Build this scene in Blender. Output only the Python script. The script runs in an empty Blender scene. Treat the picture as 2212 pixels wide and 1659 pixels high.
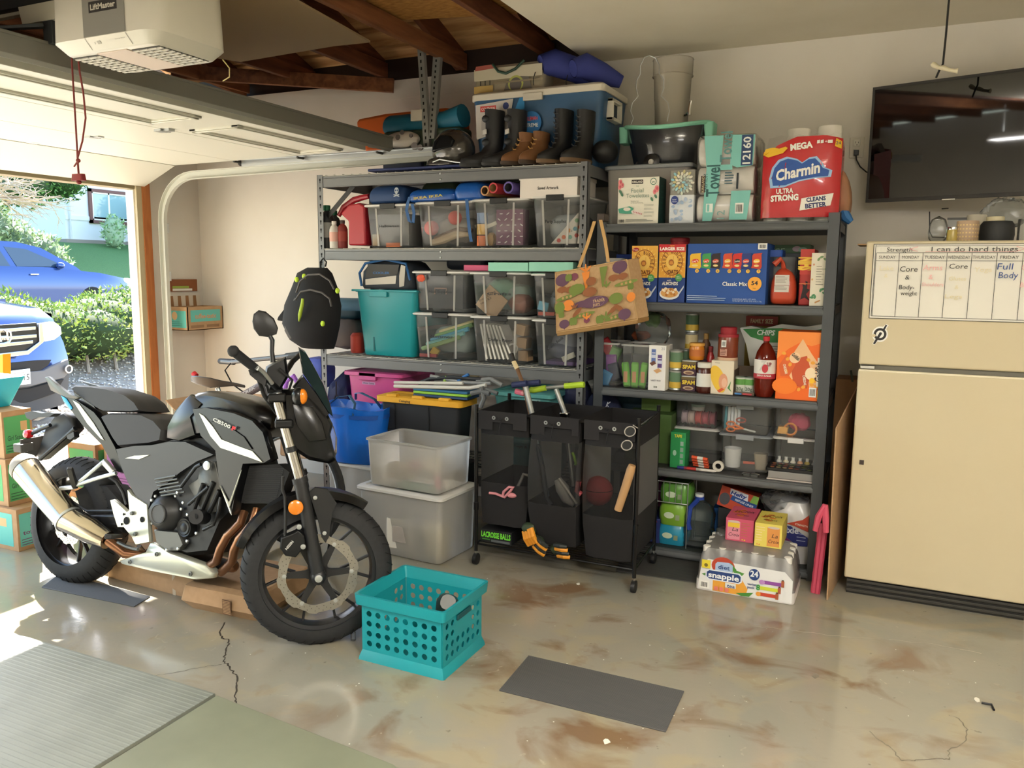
import bpy,bmesh,math,random
from mathutils import Vector as V,Matrix
random.seed(7)
S=bpy.context.scene
COL=S.collection
FPX,EYE=1751.0,1.54
YAW,PITCH,ROLL=map(math.radians,(25.03,7.87,0.54))
FW=V((-math.sin(YAW)*math.cos(PITCH),math.cos(YAW)*math.cos(PITCH),-math.sin(PITCH)))
_r=V((math.cos(YAW),math.sin(YAW),0));_u=_r.cross(FW)
RT=_r*math.cos(ROLL)+_u*math.sin(ROLL);UP=RT.cross(FW)
cam=bpy.data.cameras.new('camera');co=bpy.data.objects.new('camera',cam);COL.objects.link(co)
cam.sensor_width=36;cam.lens=36*FPX/2212;cam.clip_end=300
m3=Matrix((RT,UP,-FW)).transposed()
co.matrix_world=Matrix.Translation((0,0,EYE))@m3 .to_4x4()
S.camera=co
w=bpy.data.worlds.new('sky');S.world=w;w.use_nodes=True
nt=w.node_tree;sk=nt.nodes.new('ShaderNodeTexSky');sk.sky_type='NISHITA';sk.sun_disc=False
sk.sun_elevation=math.radians(40);sk.sun_rotation=math.radians(-55);sk.air_density=1.2
nt.links.new(sk.outputs[0],nt.nodes['Background'].inputs[0]);nt.nodes['Background'].inputs[1].default_value=0.33
SUN_DIR=V((1,-0.7,-1.03)).normalized()
sl=bpy.data.lights.new('sun','SUN');sl.energy=14.5;sl.angle=math.radians(0.6);sl.color=(1,0.93,0.82)
so=bpy.data.objects.new('sun',sl);COL.objects.link(so);so.location=(-12,8,12)
so.rotation_euler=SUN_DIR.to_track_quat('-Z','Y').to_euler()
for(lx,ly,e)in((0.9,0.6,34),(-1.6,-0.9,28)):  # unseen fill lamps added to brighten the room
 al=bpy.data.lights.new('added_fill_glow','AREA');al.shape='RECTANGLE';al.size=1.2;al.size_y=0.25
 al.energy=e;al.color=(1,0.97,0.93)
 ao=bpy.data.objects.new('added_fill_glow',al);COL.objects.link(ao);ao.location=(lx,ly,2.44)
 a2=al.copy();a2 .energy=e*1.35;ao=bpy.data.objects.new('added_fill_glow',a2);COL.objects.link(ao);ao.location=(lx,ly,2.53);ao.rotation_euler=(math.pi,0,0)  # upward copy of the fill lamp, added to brighten the ceiling
vs=S.view_settings;vs.view_transform='Standard';vs.look='None';vs.gamma=1;vs.exposure=1.53
vs.use_curve_mapping=False
S.cycles.transparent_max_bounces=32;S.cycles.max_bounces=10;S.cycles.diffuse_bounces=6
S.cycles.caustics_reflective=False;S.cycles.caustics_refractive=False
S.cycles.sample_clamp_indirect=6
def ray(x,y):return RT*((x-1106)/FPX)-UP*((y-829.5)/FPX)+FW
def py(x,y,Y):d=ray(x,y);t=Y/d.y;return V((d.x*t,Y,EYE+d.z*t))
def px(x,y,X):d=ray(x,y);t=X/d.x;return V((X,d.y*t,EYE+d.z*t))
def fl(x,y,z=0):d=ray(x,y);t=(z-EYE)/d.z;return V((d.x*t,d.y*t,z))
def lin(h):
 h=h.lstrip('#');c=[int(h[i:i+2],16)/255 for i in(0,2,4)]
 return tuple(((v/12.92)if v<=.04045 else((v+.055)/1.055)**2.4)for v in c)+(1,)
MATS={}
def mat(key,col=None,rough=.6,metal=0,kind=None,**k):
 """key alone fetches; a key starting with # is a plain printed / painted colour"""
 if key in MATS:return MATS[key]
 if col is None:
  col=key[:7]
  if key.endswith('g'):rough=.25
 m=bpy.data.materials.new(key.strip('#'));m.use_nodes=True;MATS[key]=m
 n=m.node_tree;b=n.nodes['Principled BSDF'];b.inputs['Base Color'].default_value=lin(col)
 b.inputs['Roughness'].default_value=rough;b.inputs['Metallic'].default_value=metal
 L=n.links.new;N=n.nodes.new
 out=n.nodes['Material Output']
 if 'coat' in k:b.inputs['Coat Weight'].default_value=k['coat'];b.inputs['Coat Roughness'].default_value=.05
 if 'spec' in k:b.inputs['Specular IOR Level'].default_value=k['spec']
 if kind=='noise':
  tc=N('ShaderNodeTexCoord');t=N('ShaderNodeTexNoise');t.inputs['Scale'].default_value=k.get('scale',8)
  t.inputs['Detail'].default_value=8;r=N('ShaderNodeValToRGB')
  r.color_ramp.elements[0].position=.3;r.color_ramp.elements[1].position=.7
  r.color_ramp.elements[0].color=lin(k.get('c2',col));r.color_ramp.elements[1].color=lin(col)
  mp=N('ShaderNodeMapping');mp.inputs['Scale'].default_value=k.get('stretch',(1,1,1))
  L(tc.outputs['Object'],mp.inputs[0]);L(mp.outputs[0],t.inputs['Vector'])
  L(t.outputs['Fac'],r.inputs[0]);L(r.outputs[0],b.inputs['Base Color'])
  if k.get('bump'):
   bp=N('ShaderNodeBump');bp.inputs['Strength'].default_value=k['bump'];bp.inputs['Distance'].default_value=k.get('bd',.01)
   L(t.outputs['Fac'],bp.inputs['Height']);L(bp.outputs[0],b.inputs['Normal'])
 if kind=='clear':
  n.nodes.remove(b)
  tr=N('ShaderNodeBsdfTransparent');tr.inputs[0].default_value=lin(k.get('tint','#f4f7f8'))
  df=N('ShaderNodeBsdfDiffuse');df.inputs[0].default_value=lin(col)
  tl=N('ShaderNodeBsdfTranslucent');tl.inputs[0].default_value=lin(col)
  a=N('ShaderNodeAddShader');mx0=N('ShaderNodeMixShader');mx0 .inputs[0].default_value=.5
  L(df.outputs[0],mx0 .inputs[1]);L(tl.outputs[0],mx0 .inputs[2])
  gl=N('ShaderNodeBsdfGlossy');gl.inputs['Roughness'].default_value=rough
  m1=N('ShaderNodeMixShader');m1 .inputs[0].default_value=k.get('milk',.15)
  L(tr.outputs[0],m1 .inputs[1]);L(mx0 .outputs[0],m1 .inputs[2])
  lw=N('ShaderNodeFresnel');lw.inputs[0].default_value=1.4
  m2=N('ShaderNodeMixShader');L(lw.outputs[0],m2 .inputs[0]);L(m1 .outputs[0],m2 .inputs[1]);L(gl.outputs[0],m2 .inputs[2])
  L(m2 .outputs[0],out.inputs[0])
 if kind=='wood':
  tc=N('ShaderNodeTexCoord');mp=N('ShaderNodeMapping');mp.inputs['Scale'].default_value=k.get('stretch',(1,8,8))
  t=N('ShaderNodeTexNoise');t.inputs['Scale'].default_value=k.get('scale',3);t.inputs['Detail'].default_value=10
  t.inputs['Distortion'].default_value=.6
  r=N('ShaderNodeValToRGB');r.color_ramp.elements[0].position=.35;r.color_ramp.elements[1].position=.68
  r.color_ramp.elements[0].color=lin(k['c2']);r.color_ramp.elements[1].color=lin(col)
  L(tc.outputs['Object'],mp.inputs[0]);L(mp.outputs[0],t.inputs['Vector']);L(t.outputs['Fac'],r.inputs[0]);L(r.outputs[0],b.inputs['Base Color'])
 return m
mat('wall_white','#dcd8d0',.85,kind='noise',c2='#d6d1c8',scale=3,bump=.04,bd=.002)
mat('ceil_white','#dcd6c6',.9,kind='noise',c2='#d4cdba',scale=2.5,bump=.06,bd=.002)
mat('rack_steel','#707274',.42,.3)
mat('rack_dark','#45484b',.45,.25)
mat('zinc','#b9bdbd',.35,.8)
mat('chrome','#d8d8d4',.12,1)
mat('black_plastic','#17181a',.42)
mat('black_gloss','#09090b',.28,coat=.12,spec=.4)
mat('black_matte','#1b1b1c',.85)
mat('dark_hole','#050505',.9)
mat('rubber','#1c1d1f',.75,kind='noise',c2='#242527',scale=60,bump=.1,bd=.001)
mat('cardboard','#b3926f',.9,kind='noise',c2='#aa8966',scale=30,bump=.05,bd=.001)
mat('cardboard_dark','#8f6c49',.9)
mat('clear','#eef2f4',.12,kind='clear',milk=.13,tint='#fdfefe')
mat('clear_milk','#fffdf8',.45,kind='clear',milk=.62,tint='#ffffff')
mat('clear_thin','#e8eef0',.1,kind='clear',milk=.05)
mat('film','#ffffff',.10,kind='clear',milk=.12,tint='#ffffff');mat('wrap_film','#f4f4f4',.12,kind='clear',milk=.42,tint='#ffffff')
mat('mesh_black','#070708',.8,kind='clear',milk=.38,tint='#d8d8d8')
mat('bag_clear','#e8eaea',.15,kind='clear',milk=.22)
mat('lid_white','#d9d8d4',.35);mat('lid_grey','#8b9094',.4)
BASE={}
TXT={}
def text_mesh(s,bold=0,res=2):
 k=(s,bold)
 if k in TXT:return TXT[k]
 c=bpy.data.curves.new('t','FONT');c.body=s;c.size=1;c.resolution_u=res;c.offset=bold
 o=bpy.data.objects.new('t',c);COL.objects.link(o)
 dg=bpy.context.evaluated_depsgraph_get();me=o.evaluated_get(dg).to_mesh()
 vs_=[v.co.copy()for v in me.vertices];fs=[tuple(p.vertices)for p in me.polygons]
 o.evaluated_get(dg).to_mesh_clear();bpy.data.objects.remove(o);bpy.data.curves.remove(c)
 xs=[v.x for v in vs_]or[0];TXT[k]=(vs_,fs,min(xs),max(xs));return TXT[k]
class G:
 def __init__(s):s.v=[];s.f=[];s.mi=[];s.mats=[];s.T=None;s.cur=0
 def m(s,key):
  if key not in s.mats:s.mats.append(key)
  s.cur=s.mats.index(key);return s
 def add(s,vs_,fs):
  o=len(s.v)
  for p in vs_:
   p=V(p);s.v.append(s.T@p if s.T else p)
  for f in fs:s.f.append([i+o for i in f]);s.mi.append(s.cur)
 def box(s,a,b):
  x0,y0,z0=a;x1,y1,z1=b
  s.add([(x0,y0,z0),(x1,y0,z0),(x1,y1,z0),(x0,y1,z0),(x0,y0,z1),(x1,y0,z1),(x1,y1,z1),(x0,y1,z1)],[(0,3,2,1),(4,5,6,7),(0,1,5,4),(1,2,6,5),(2,3,7,6),(3,0,4,7)]);return s
 def bar(s,p0,p1,w,h,up=(0,0,1)):
  p0=V(p0);p1=V(p1);d=(p1-p0).normalized();u=V(up);r=d.cross(u)
  if r.length<1e-4:r=d.cross(V((1,0,0)))
  r.normalize();u=r.cross(d);r*=w/2;u*=h/2
  s.add([p0-r-u,p0+r-u,p0+r+u,p0-r+u,p1-r-u,p1+r-u,p1+r+u,p1-r+u],[(0,1,2,3),(7,6,5,4),(0,4,5,1),(1,5,6,2),(2,6,7,3),(3,7,4,0)]);return s
 def loft(s,rings,cap0=True,cap1=True,close=True,wrap=False):
  n=len(rings[0]);vs_=[p for r in rings for p in r];fs=[]
  k=len(rings)
  for i in range(k if wrap else k-1):
   j2=(i+1)%k
   for j in range(n if close else n-1):
    a=i*n+j;b=i*n+(j+1)%n;c=j2*n+(j+1)%n;d=j2*n+j
    fs.append((a,b,c,d))
  if close and cap0 and not wrap:fs.append(tuple(reversed(range(n))))
  if close and cap1 and not wrap:fs.append(tuple(range((k-1)*n,k*n)))
  s.add(vs_,fs);return s
 def tube(s,pts,r,n=8,closed=False,caps=True):
  pts=[V(p)for p in pts];k=len(pts);rs=r if isinstance(r,(list,tuple))else[r]*k
  rings=[];prev=None
  for i in range(k):
   a=pts[i-1]if(i or closed)else pts[i];b=pts[(i+1)%k]if(i<k-1 or closed)else pts[i]
   d=(b-a).normalized()
   if prev is None:
    u=d.cross(V((0,0,1)));
    if u.length<.05:u=d.cross(V((1,0,0)))
   else:u=prev-d*prev.dot(d)
   u.normalize();prev=u;w_=d.cross(u)
   rings.append([pts[i]+(u*math.cos(q)+w_*math.sin(q))*rs[i]for q in(2*math.pi*j/n for j in range(n))])
  return s.loft(rings,caps,caps,wrap=closed)
 def cyl(s,p0,p1,r0,r1=None,n=20):return s.tube([p0,p1],[r0,r0 if r1 is None else r1],n)
 def lathe(s,o,prof,axis=(0,0,1),n=24,ref=None,caps=True,a0=0,a1=None):
  o=V(o);ax=V(axis).normalized();u=V(ref)if ref else(ax.cross(V((0,0,1)))if abs(ax.z)<.9 else V((1,0,0)))
  u=(u-ax*u.dot(ax)).normalized();w_=ax.cross(u);full=a1 is None
  rings=[[o+ax*z+(u*math.cos(q)+w_*math.sin(q))*r for q in((2*math.pi*j/n)if full else(a0+(a1-a0)*j/n)for j in range(n if full else n+1))]for r,z in prof]
  return s.loft(rings,caps,caps,close=full)
 def rr(s,secs,n=3,cap0=True,cap1=True):
  """rounded-rectangle sections: (z, cx, cy, hx, hy, rad)"""
  rings=[]
  for(z,cx,cy,hx,hy,rad)in secs:
   rad=min(rad,hx*.999,hy*.999);ring=[]
   for q,(sx,sy)in enumerate(((1,1),(-1,1),(-1,-1),(1,-1))):
    for k in range(n+1):
     a=math.pi/2*(q+k/n);ring.append(V((cx+sx*(hx-rad)+rad*math.cos(a),cy+sy*(hy-rad)+rad*math.sin(a),z)))
   rings.append(ring)
  return s.loft(rings,cap0,cap1)
 def prism(s,pts,ext,caps=True):
  pts=[V(p)for p in pts];e=V(ext);return s.loft([pts,[p+e for p in pts]],caps,caps)
 def poly(s,pts):s.add(pts,[tuple(range(len(pts)))]);return s
 def ball(s,c,r,n=12,k=8,nz=0,seed=0):
  c=V(c);r=V(r)if not isinstance(r,(int,float))else V((r,r,r));rnd=random.Random(seed)
  rings=[]
  for i in range(1,k):
   t=math.pi*i/k
   rings.append([c+V((r.x*math.sin(t)*math.cos(q),r.y*math.sin(t)*math.sin(q),-r.z*math.cos(t)))*1+V((rnd.uniform(-nz,nz),rnd.uniform(-nz,nz),rnd.uniform(-nz,nz)))for q in(2*math.pi*j/n for j in range(n))])
  return s.loft(rings)
 def make(s,name,key=None,parent=None,smooth=35,bevel=0,seg=2,base=None,sub=0,solid=0):
  me=bpy.data.meshes.new(name)
  b=BASE[parent]if parent is not None else(V(base)if base is not None else None)
  if b is None:
   xs=[p.x for p in s.v];ys=[p.y for p in s.v];zs=[p.z for p in s.v]
   b=V(((min(xs)+max(xs))/2,(min(ys)+max(ys))/2,min(zs)))
  me.from_pydata([p-b for p in s.v],[],s.f)
  keys=s.mats or[key]
  for k in keys:me.materials.append(mat(k)if isinstance(k,str)else k)
  if s.mats:me.polygons.foreach_set('material_index',s.mi)
  if smooth:me.shade_smooth();me.set_sharp_from_angle(angle=math.radians(smooth))
  o=bpy.data.objects.new(name,me);COL.objects.link(o)
  if parent is not None:o.parent=parent
  else:o.location=b
  BASE[o]=b
  if solid:q=o.modifiers.new('s','SOLIDIFY');q.thickness=solid;q.offset=0
  if bevel:q=o.modifiers.new('b','BEVEL');q.width=bevel;q.segments=seg;q.limit_method='ANGLE';q.angle_limit=math.radians(40)
  if sub:q=o.modifiers.new('u','SUBSURF');q.levels=sub;q.render_levels=sub
  return o
def tag(o,label,cat,group=None):
 o['label']=label;o['category']=cat
 if group:o['group']=group
 return o
def thing(name,label,cat,base,group=None):
 o=bpy.data.objects.new(name,None);COL.objects.link(o);o.location=base;BASE[o]=V(base)
 o.empty_display_size=.05
 return tag(o,label,cat,group)
def struct(o):o['kind']='structure';return o
def stuff(o):o['kind']='stuff';return o
def arc(c,r,a0,a1,n,u=(1,0,0),w_=(0,0,1)):
 c=V(c);u=V(u);w_=V(w_)
 return[c+u*(r*math.cos(a0+(a1-a0)*i/n))+w_*(r*math.sin(a0+(a1-a0)*i/n))for i in range(n+1)]
class Face:
 """flat print on a face: metres from the face's lower-left corner, each layer a hair above the last"""
 def __init__(s,O,R=(1,0,0),U=(0,0,1),w=1,h=1,lift=.0006):
  s.g=G();s.O=V(O);s.R=V(R).normalized();s.U=V(U).normalized();s.N=s.R.cross(s.U);s.L=lift;s.w=w;s.h=h;s.k=1
 def p(s,x,y):return s.O+s.R*(x*s.w)+s.U*(y*s.h)+s.N*s.L
 def up(s):s.L+=.00022
 def rect(s,x,y,w_,h_,c):s.up();s.g.m(c).poly([s.p(x,y),s.p(x+w_,y),s.p(x+w_,y+h_),s.p(x,y+h_)]);return s
 def pl(s,pts,c):s.up();s.g.m(c).poly([s.p(*q)for q in pts]);return s
 def ell(s,cx,cy,rx,ry,c,n=20,a=0):
  s.up();k=math.radians(a);rx*=s.k;ry*=s.k
  pts=[]
  for i in range(n):
   t=2*math.pi*i/n;X=rx*math.cos(t)*s.w;Y=ry*math.sin(t)*s.h
   pts.append(s.O+s.R*(cx*s.w+X*math.cos(k)-Y*math.sin(k))+s.U*(cy*s.h+X*math.sin(k)+Y*math.cos(k))+s.N*s.L)
  s.g.m(c).poly(pts);return s
 def text(s,t,x,y,h_,c,w_=None,bold=.0,a=0,al='c',sh=0):
  """h_: cap height and w_: width, as fractions of the face"""
  vs_,fs,x0,x1=text_mesh(t,bold);s.up();k=math.radians(a);H=h_*s.h/.7
  W_=H*(x1-x0);sx=1
  if w_:sx=w_*s.w/W_;W_=w_*s.w
  ox={'c':-W_/2,'l':0,'r':-W_}[al]
  out=[]
  for p_ in vs_:
   X=ox+(p_.x-x0)*H*sx+p_.y*H*sh;Y=(p_.y-.35)*H
   out.append(s.O+s.R*(x*s.w+X*math.cos(k)-Y*math.sin(k))+s.U*(y*s.h+X*math.sin(k)+Y*math.cos(k))+s.N*s.L)
  s.g.m(c).add(out,fs);return s
 def lines(s,x,y,w_,n,gap,c,th=.25,seed=1):
  r=random.Random(seed)
  for i in range(n):s.rect(x,y-i*gap,w_*r.uniform(.7,1),gap*th,c)
  return s
 def barcode(s,x,y,w_,h_):
  s.rect(x,y,w_,h_,'#eeeeea')
  for i in range(9):s.rect(x+w_*(.1+.09*i),y+h_*.15,w_*(.03+.03*(i%2)),h_*.7,'#222222')
  return s
 def done(s,parent,name='printed_artwork'):return s.g.make(name,None,parent,smooth=0)
def carton(name,label,cat,x0,x1,y0,y1,z0,z1,col,art=None,rot=0,group=None,bevel=.0015,side=None):
 """closed box; rot turns it about its front-left foot"""
 g=G();T=None
 if rot:T=Matrix.Translation((x0,y0,0))@Matrix.Rotation(math.radians(rot),4,'Z')@Matrix.Translation((-x0,-y0,0));g.T=T
 g.box((x0,y0,z0),(x1,y1,z1));o=tag(g.make(name,col,bevel=bevel),label,cat,group)
 def tr(p):return(T@V(p))if T else V(p)
 if art:
  a=tr((x0,y0,z0));b=tr((x1,y0,z0));F=Face(a,b-a,(0,0,1),(b-a).length,z1-z0);art(F);F.done(o)
 if side:
  a=tr((x1,y0,z0));b=tr((x1,y1,z0));F=Face(a,b-a,(0,0,1),(b-a).length,z1-z0);side(F);F.done(o,'printed_side')
 return o
XL,XR,YB,YF,ZC=-5.0,3.2,4.85,-3.0,2.80
def concrete():
 m=mat('concrete','#9b9384',.5);n=m.node_tree;b=n.nodes['Principled BSDF'];L=n.links.new;N=n.nodes.new
 tc=N('ShaderNodeTexCoord')
 def noise(sc,det=8,dist=0,off=(0,0,0),st=(1,1,1)):
  mp=N('ShaderNodeMapping');mp.inputs['Location'].default_value=off;mp.inputs['Scale'].default_value=st
  t=N('ShaderNodeTexNoise');t.inputs['Scale'].default_value=sc;t.inputs['Detail'].default_value=det;t.inputs['Distortion'].default_value=dist
  L(tc.outputs['Object'],mp.inputs[0]);L(mp.outputs[0],t.inputs['Vector']);return t.outputs['Fac']
 def ramp(s,p0,p1,c0='#000000',c1='#ffffff'):
  r=N('ShaderNodeValToRGB');r.color_ramp.elements[0].position=p0;r.color_ramp.elements[1].position=p1
  r.color_ramp.elements[0].color=lin(c0);r.color_ramp.elements[1].color=lin(c1);L(s,r.inputs[0]);return r.outputs[0]
 def mixc(f,a,c,fac=None):
  x=N('ShaderNodeMix');x.data_type='RGBA'
  if fac is not None:
   q=N('ShaderNodeMath');q.operation='MULTIPLY';q.inputs[1].default_value=fac;L(f,q.inputs[0]);f=q.outputs[0]
  L(f,x.inputs[0]);L(a,x.inputs[6])
  if isinstance(c,str):x.inputs[7].default_value=lin(c)
  else:L(c,x.inputs[7])
  return x.outputs[2]
 base=ramp(noise(1.1,8,.4),.35,.65,'#8d8c80','#9e9585')
 base=mixc(ramp(noise(2.6,10,1.2,(5,2,0)),.5,.66),base,'#a2977d',.8)
 br=ramp(noise(2.7,14,.7,(1.3,7.2,0),(1,1.3,1)),.53,.66)
 sx=N('ShaderNodeSeparateXYZ');L(tc.outputs['Object'],sx.inputs[0])
 def band(o,lo,hi,s):
  a=N('ShaderNodeMapRange');a.inputs[1].default_value=lo-s;a.inputs[2].default_value=lo;L(o,a.inputs[0])
  c=N('ShaderNodeMapRange');c.inputs[1].default_value=hi;c.inputs[2].default_value=hi+s;c.inputs[3].default_value=1;c.inputs[4].default_value=0;L(o,c.inputs[0])
  q=N('ShaderNodeMath');q.operation='MULTIPLY';L(a.outputs[0],q.inputs[0]);L(c.outputs[0],q.inputs[1]);return q.outputs[0]
 q=N('ShaderNodeMath');q.operation='MULTIPLY';L(band(sx.outputs[0],-1.5,.1,.5),q.inputs[0]);L(band(sx.outputs[1],2.1,3.6,.4),q.inputs[1])
 q2=N('ShaderNodeMath');q2 .operation='MULTIPLY';L(q.outputs[0],q2 .inputs[0]);L(br,q2 .inputs[1])
 base=mixc(q2 .outputs[0],base,'#74502c',.72)
 base=mixc(ramp(noise(9,6,.5,(3,3,0)),.6,.72),base,'#8a7457',.35)
 base=mixc(ramp(noise(24,3,0,(9,1,0)),.70,.76),base,'#5f5547',.5)
 base=mixc(ramp(noise(13,5,2,(2,9,0)),.68,.74),base,'#b7ae98',.45)
 L(base,b.inputs['Base Color'])
 rr_=ramp(noise(3,6),.3,.7,'#383838','#787878');L(rr_,b.inputs['Roughness'])
 bp=N('ShaderNodeBump');bp.inputs['Strength'].default_value=.12;bp.inputs['Distance'].default_value=.004
 L(noise(40,6),bp.inputs['Height']);L(bp.outputs[0],b.inputs['Normal'])
concrete()
def S_(name,*boxes,key='wall_white',parent=None,bevel=0):
 g=G()
 for a,b in boxes:g.box(a,b)
 o=g.make(name,key,parent,bevel=bevel,base=None if parent else(0,0,0))
 return struct(o)if parent is None else o
floor=S_('floor',((XL-.15,YF,-.12),(XR,YB,0)),key='concrete')
def crack(pts,wd,col='#3b352b'):
 g=G();g.m(col);rnd=random.Random(3);P=[fl(*p)for p in pts];fine=[]
 for a,b in zip(P,P[1:]):
  for k in range(5):fine.append(a.lerp(b,k/5)+V((rnd.uniform(-.006,.006),rnd.uniform(-.006,.006),0)))
 fine.append(P[-1])
 for a,b in zip(fine,fine[1:]):
  d=(b-a).normalized();n=V((-d.y,d.x,0))*wd*rnd.uniform(.5,1.2)
  g.poly([a-n+V((0,0,.0006)),b-n+V((0,0,.0006)),b+n+V((0,0,.0006)),a+n+V((0,0,.0006))])
 g.make('crack',None,floor,smooth=0)
crack([(486,1345),(474,1370),(480,1378),(492,1382),(494,1390),(484,1412),(482,1428),(495,1438),(500,1450),(513,1458),(510,1480),(508,1510),(515,1525)],.0035)
crack([(480,1436),(440,1440),(400,1448),(350,1458),(325,1460)],.001)
crack([(1880,1580),(1900,1600),(1930,1620),(1945,1645),(1990,1640),(2030,1640),(2048,1640),(2050,1620),(2085,1600),(2090,1575),(2070,1552),(2050,1545)],.0016,'#6b6455')
crack([(1625,1353),(1700,1360),(1790,1372),(1900,1381),(2010,1390),(2120,1412)],.0016,'#aba18b')
S_('wall_back',((XL-.15,YB,0),(XR,YB+.12,2.82)),((-3.17,YB-.004,2.70),(-1.74,YB+.01,2.82)))
S_('wall_right',((XR,YF,0),(XR+.12,YB+.12,ZC+.1)))
S_('wall_front',((XL-.15,YF-.12,0),(XR+.12,YF,ZC+.1)))
wl=S_('wall_left',((XL-.15,4.30,0),(XL,YB,2.85)),((XL-.15,YF,0),(XL,-.75,2.85)),((XL-.15,-.76,2.15),(XL,4.32,2.85)))
g=G();g.prism([(XL-.14,YF,2.84),(XL-.14,YB+.1,2.84),(XL-.14,1.0,4.15)],(.1,0,0));struct(g.make('wall_gable','cardboard_dark',base=(0,0,0)))
S_('ceiling',((-1.76,YF,ZC),(XR+.12,YB+.12,ZC+.016)),key='ceil_white')
mat('fir','#b9743f',.7,kind='wood',c2='#a5602f',stretch=(6,6,1),scale=4)
mat('timber','#7d4a2b',.75,kind='wood',c2='#5a301b',stretch=(7,1,7),scale=3)
mat('timber_pale','#94603a',.75,kind='wood',c2='#6f4125',stretch=(7,1,7),scale=3)
mat('sheathing','#d6aa78',.8,kind='wood',c2='#a87848',stretch=(1,9,9),scale=2.2)
mat('osb','#c4924f',.75,kind='noise',c2='#96642f',scale=22,stretch=(1,2.2,1))
mat('white_gloss','#e9e8e2',.45)
struct(S_('trim_1',((-5.05,4.232,0),(-4.992,4.262,2.10)),key='white_gloss',bevel=.003))
struct(S_('trim_2',((-4.992,4.240,0),(-4.968,4.285,2.13)),key='#b3a687'))
struct(S_('trim_3',((-5.0,4.285,0),(-4.962,4.355,2.15)),key='fir',bevel=.002))
struct(S_('trim_4',((-5.10,-.74,2.105),(-4.985,4.275,2.15)),key='#8d8163'))
roof=thing('roof','bare timber roof framing of dark trusses under pale boards','roof',(0,0,2.8));struct(roof)
del roof['category'];del roof['label']
SL=.335
def rz(y):return 2.86+(YB-y)*SL
for x in(-2.05,-2.66,-3.27,-3.88,-4.49):
 g=G();g.bar((x,YB,rz(YB)+.04),(x,1.0,rz(1.0)+.04),.038,.14);g.make('rafter','timber',roof,bevel=.003)
 g=G();g.bar((x+.04,4.84,2.885),(x+.04,YF+.3,2.885),.038,.10);g.make('joist','timber_pale' if x in(-2.66,-4.49)else 'timber',roof,bevel=.003)
 g=G();g.bar((x,3.7,2.93),(x,3.0,rz(3.0)),.036,.088);g.make('web_brace','timber',roof,bevel=.003)
 g=G();g.bar((x,2.6,2.93),(x,3.0,rz(3.0)),.036,.088);g.make('web_brace','timber',roof,bevel=.003)
y=YB+.05;bi=0;bm_=None
while y>.95:
 g=G();wd=.155+.03*((bi*7)%3)/2
 dy=math.sqrt(1/(1+SL*SL))*wd;z0=rz(y)+.112
 g.add([(-5.15,y,z0),(-1.70,y,z0),(-1.70,y-dy,z0+dy*SL),(-5.15,y-dy,z0+dy*SL),(-5.15,y,z0+.02),(-1.70,y,z0+.02),(-1.70,y-dy,z0+.02+dy*SL),(-5.15,y-dy,z0+.02+dy*SL)],[(0,1,2,3),(7,6,5,4),(0,4,5,1),(1,5,6,2),(2,6,7,3),(3,7,4,0)])
 g.make('roof_board','sheathing',roof);y-=dy+.028;bi+=1
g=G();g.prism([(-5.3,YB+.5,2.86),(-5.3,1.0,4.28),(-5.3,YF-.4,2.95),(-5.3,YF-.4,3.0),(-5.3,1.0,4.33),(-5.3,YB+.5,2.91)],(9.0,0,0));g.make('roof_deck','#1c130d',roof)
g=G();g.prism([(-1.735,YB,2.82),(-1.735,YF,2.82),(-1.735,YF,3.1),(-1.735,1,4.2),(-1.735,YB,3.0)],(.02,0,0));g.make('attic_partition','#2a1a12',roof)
g=G();g.box((-5.15,YB+.02,2.815),(-1.7,YB+.06,3.05));g.make('sky_gap_blocker','#2a1a12',roof)  # dark board added to shut out sky in the gap above the wall
g=G();g.bar((-4.86,YB,2.80),(-4.86,YF,2.80),.09,.16);g.make('header_beam','timber',roof,bevel=.004)
a,b=py(372,155,4.3),py(850,185,4.82);g=G();g.bar(a,b,.04,.09);g.make('ledger','timber_pale',roof,bevel=.003)
a,b=py(455,172,4.5),py(530,205,4.82);g=G();g.bar(a,b,.03,.05);g.make('ledger','timber_pale',roof,bevel=.003)
def sheet(name,pts,z,key,label,th=.012):
 P=[fl(x,y_,z)for x,y_ in pts];g=G();g.prism(P,(0,0,th));o=g.make(name,key,bevel=.001);tag(o,label,'board');return o
sheet('plywood_sheet',[(430,120),(520,134),(722,100),(800,92),(625,-6),(440,-60)],2.822,'#b39a72','pale tan board lying across the open joists above the door opener')
sheet('strand_board',[(795,12),(870,44),(1118,30),(1064,-14),(780,-30)],2.945,'osb','orange brown strand board laid over the joists beside the ceiling edge')
for(lx,ly)in((0.9,0.6),(-1.6,-0.9)):  # fixture bodies made up to go with the added fill lamps
 t=thing('added_fill_light','added unseen white fill light %s'%('right of the ceiling edge' if lx>0 else 'by the front wall'),'light',(lx,ly,2.8))
 g=G();g.rr([(2.46,lx,ly,.62,.05,.02),(2.51,lx,ly,.62,.05,.02)]);g.make('housing','white_gloss',t);g=G();g.cyl((lx-.5,ly,2.51),(lx-.5,ly,2.8),.004,n=6);g.make('hanging_wire','zinc',t);g=G();g.cyl((lx+.5,ly,2.51),(lx+.5,ly,2.8),.004,n=6);g.make('hanging_wire','zinc',t)
gd=thing('door_1','','',(-4,2,2.2));struct(gd);del gd['label'];del gd['category']
mat('door_paint','#d5d4c8',.45)
YD0,YD1=-.62,4.31
xs=[-3.03,-3.57,-4.11,-4.65];zt=2.28
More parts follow.
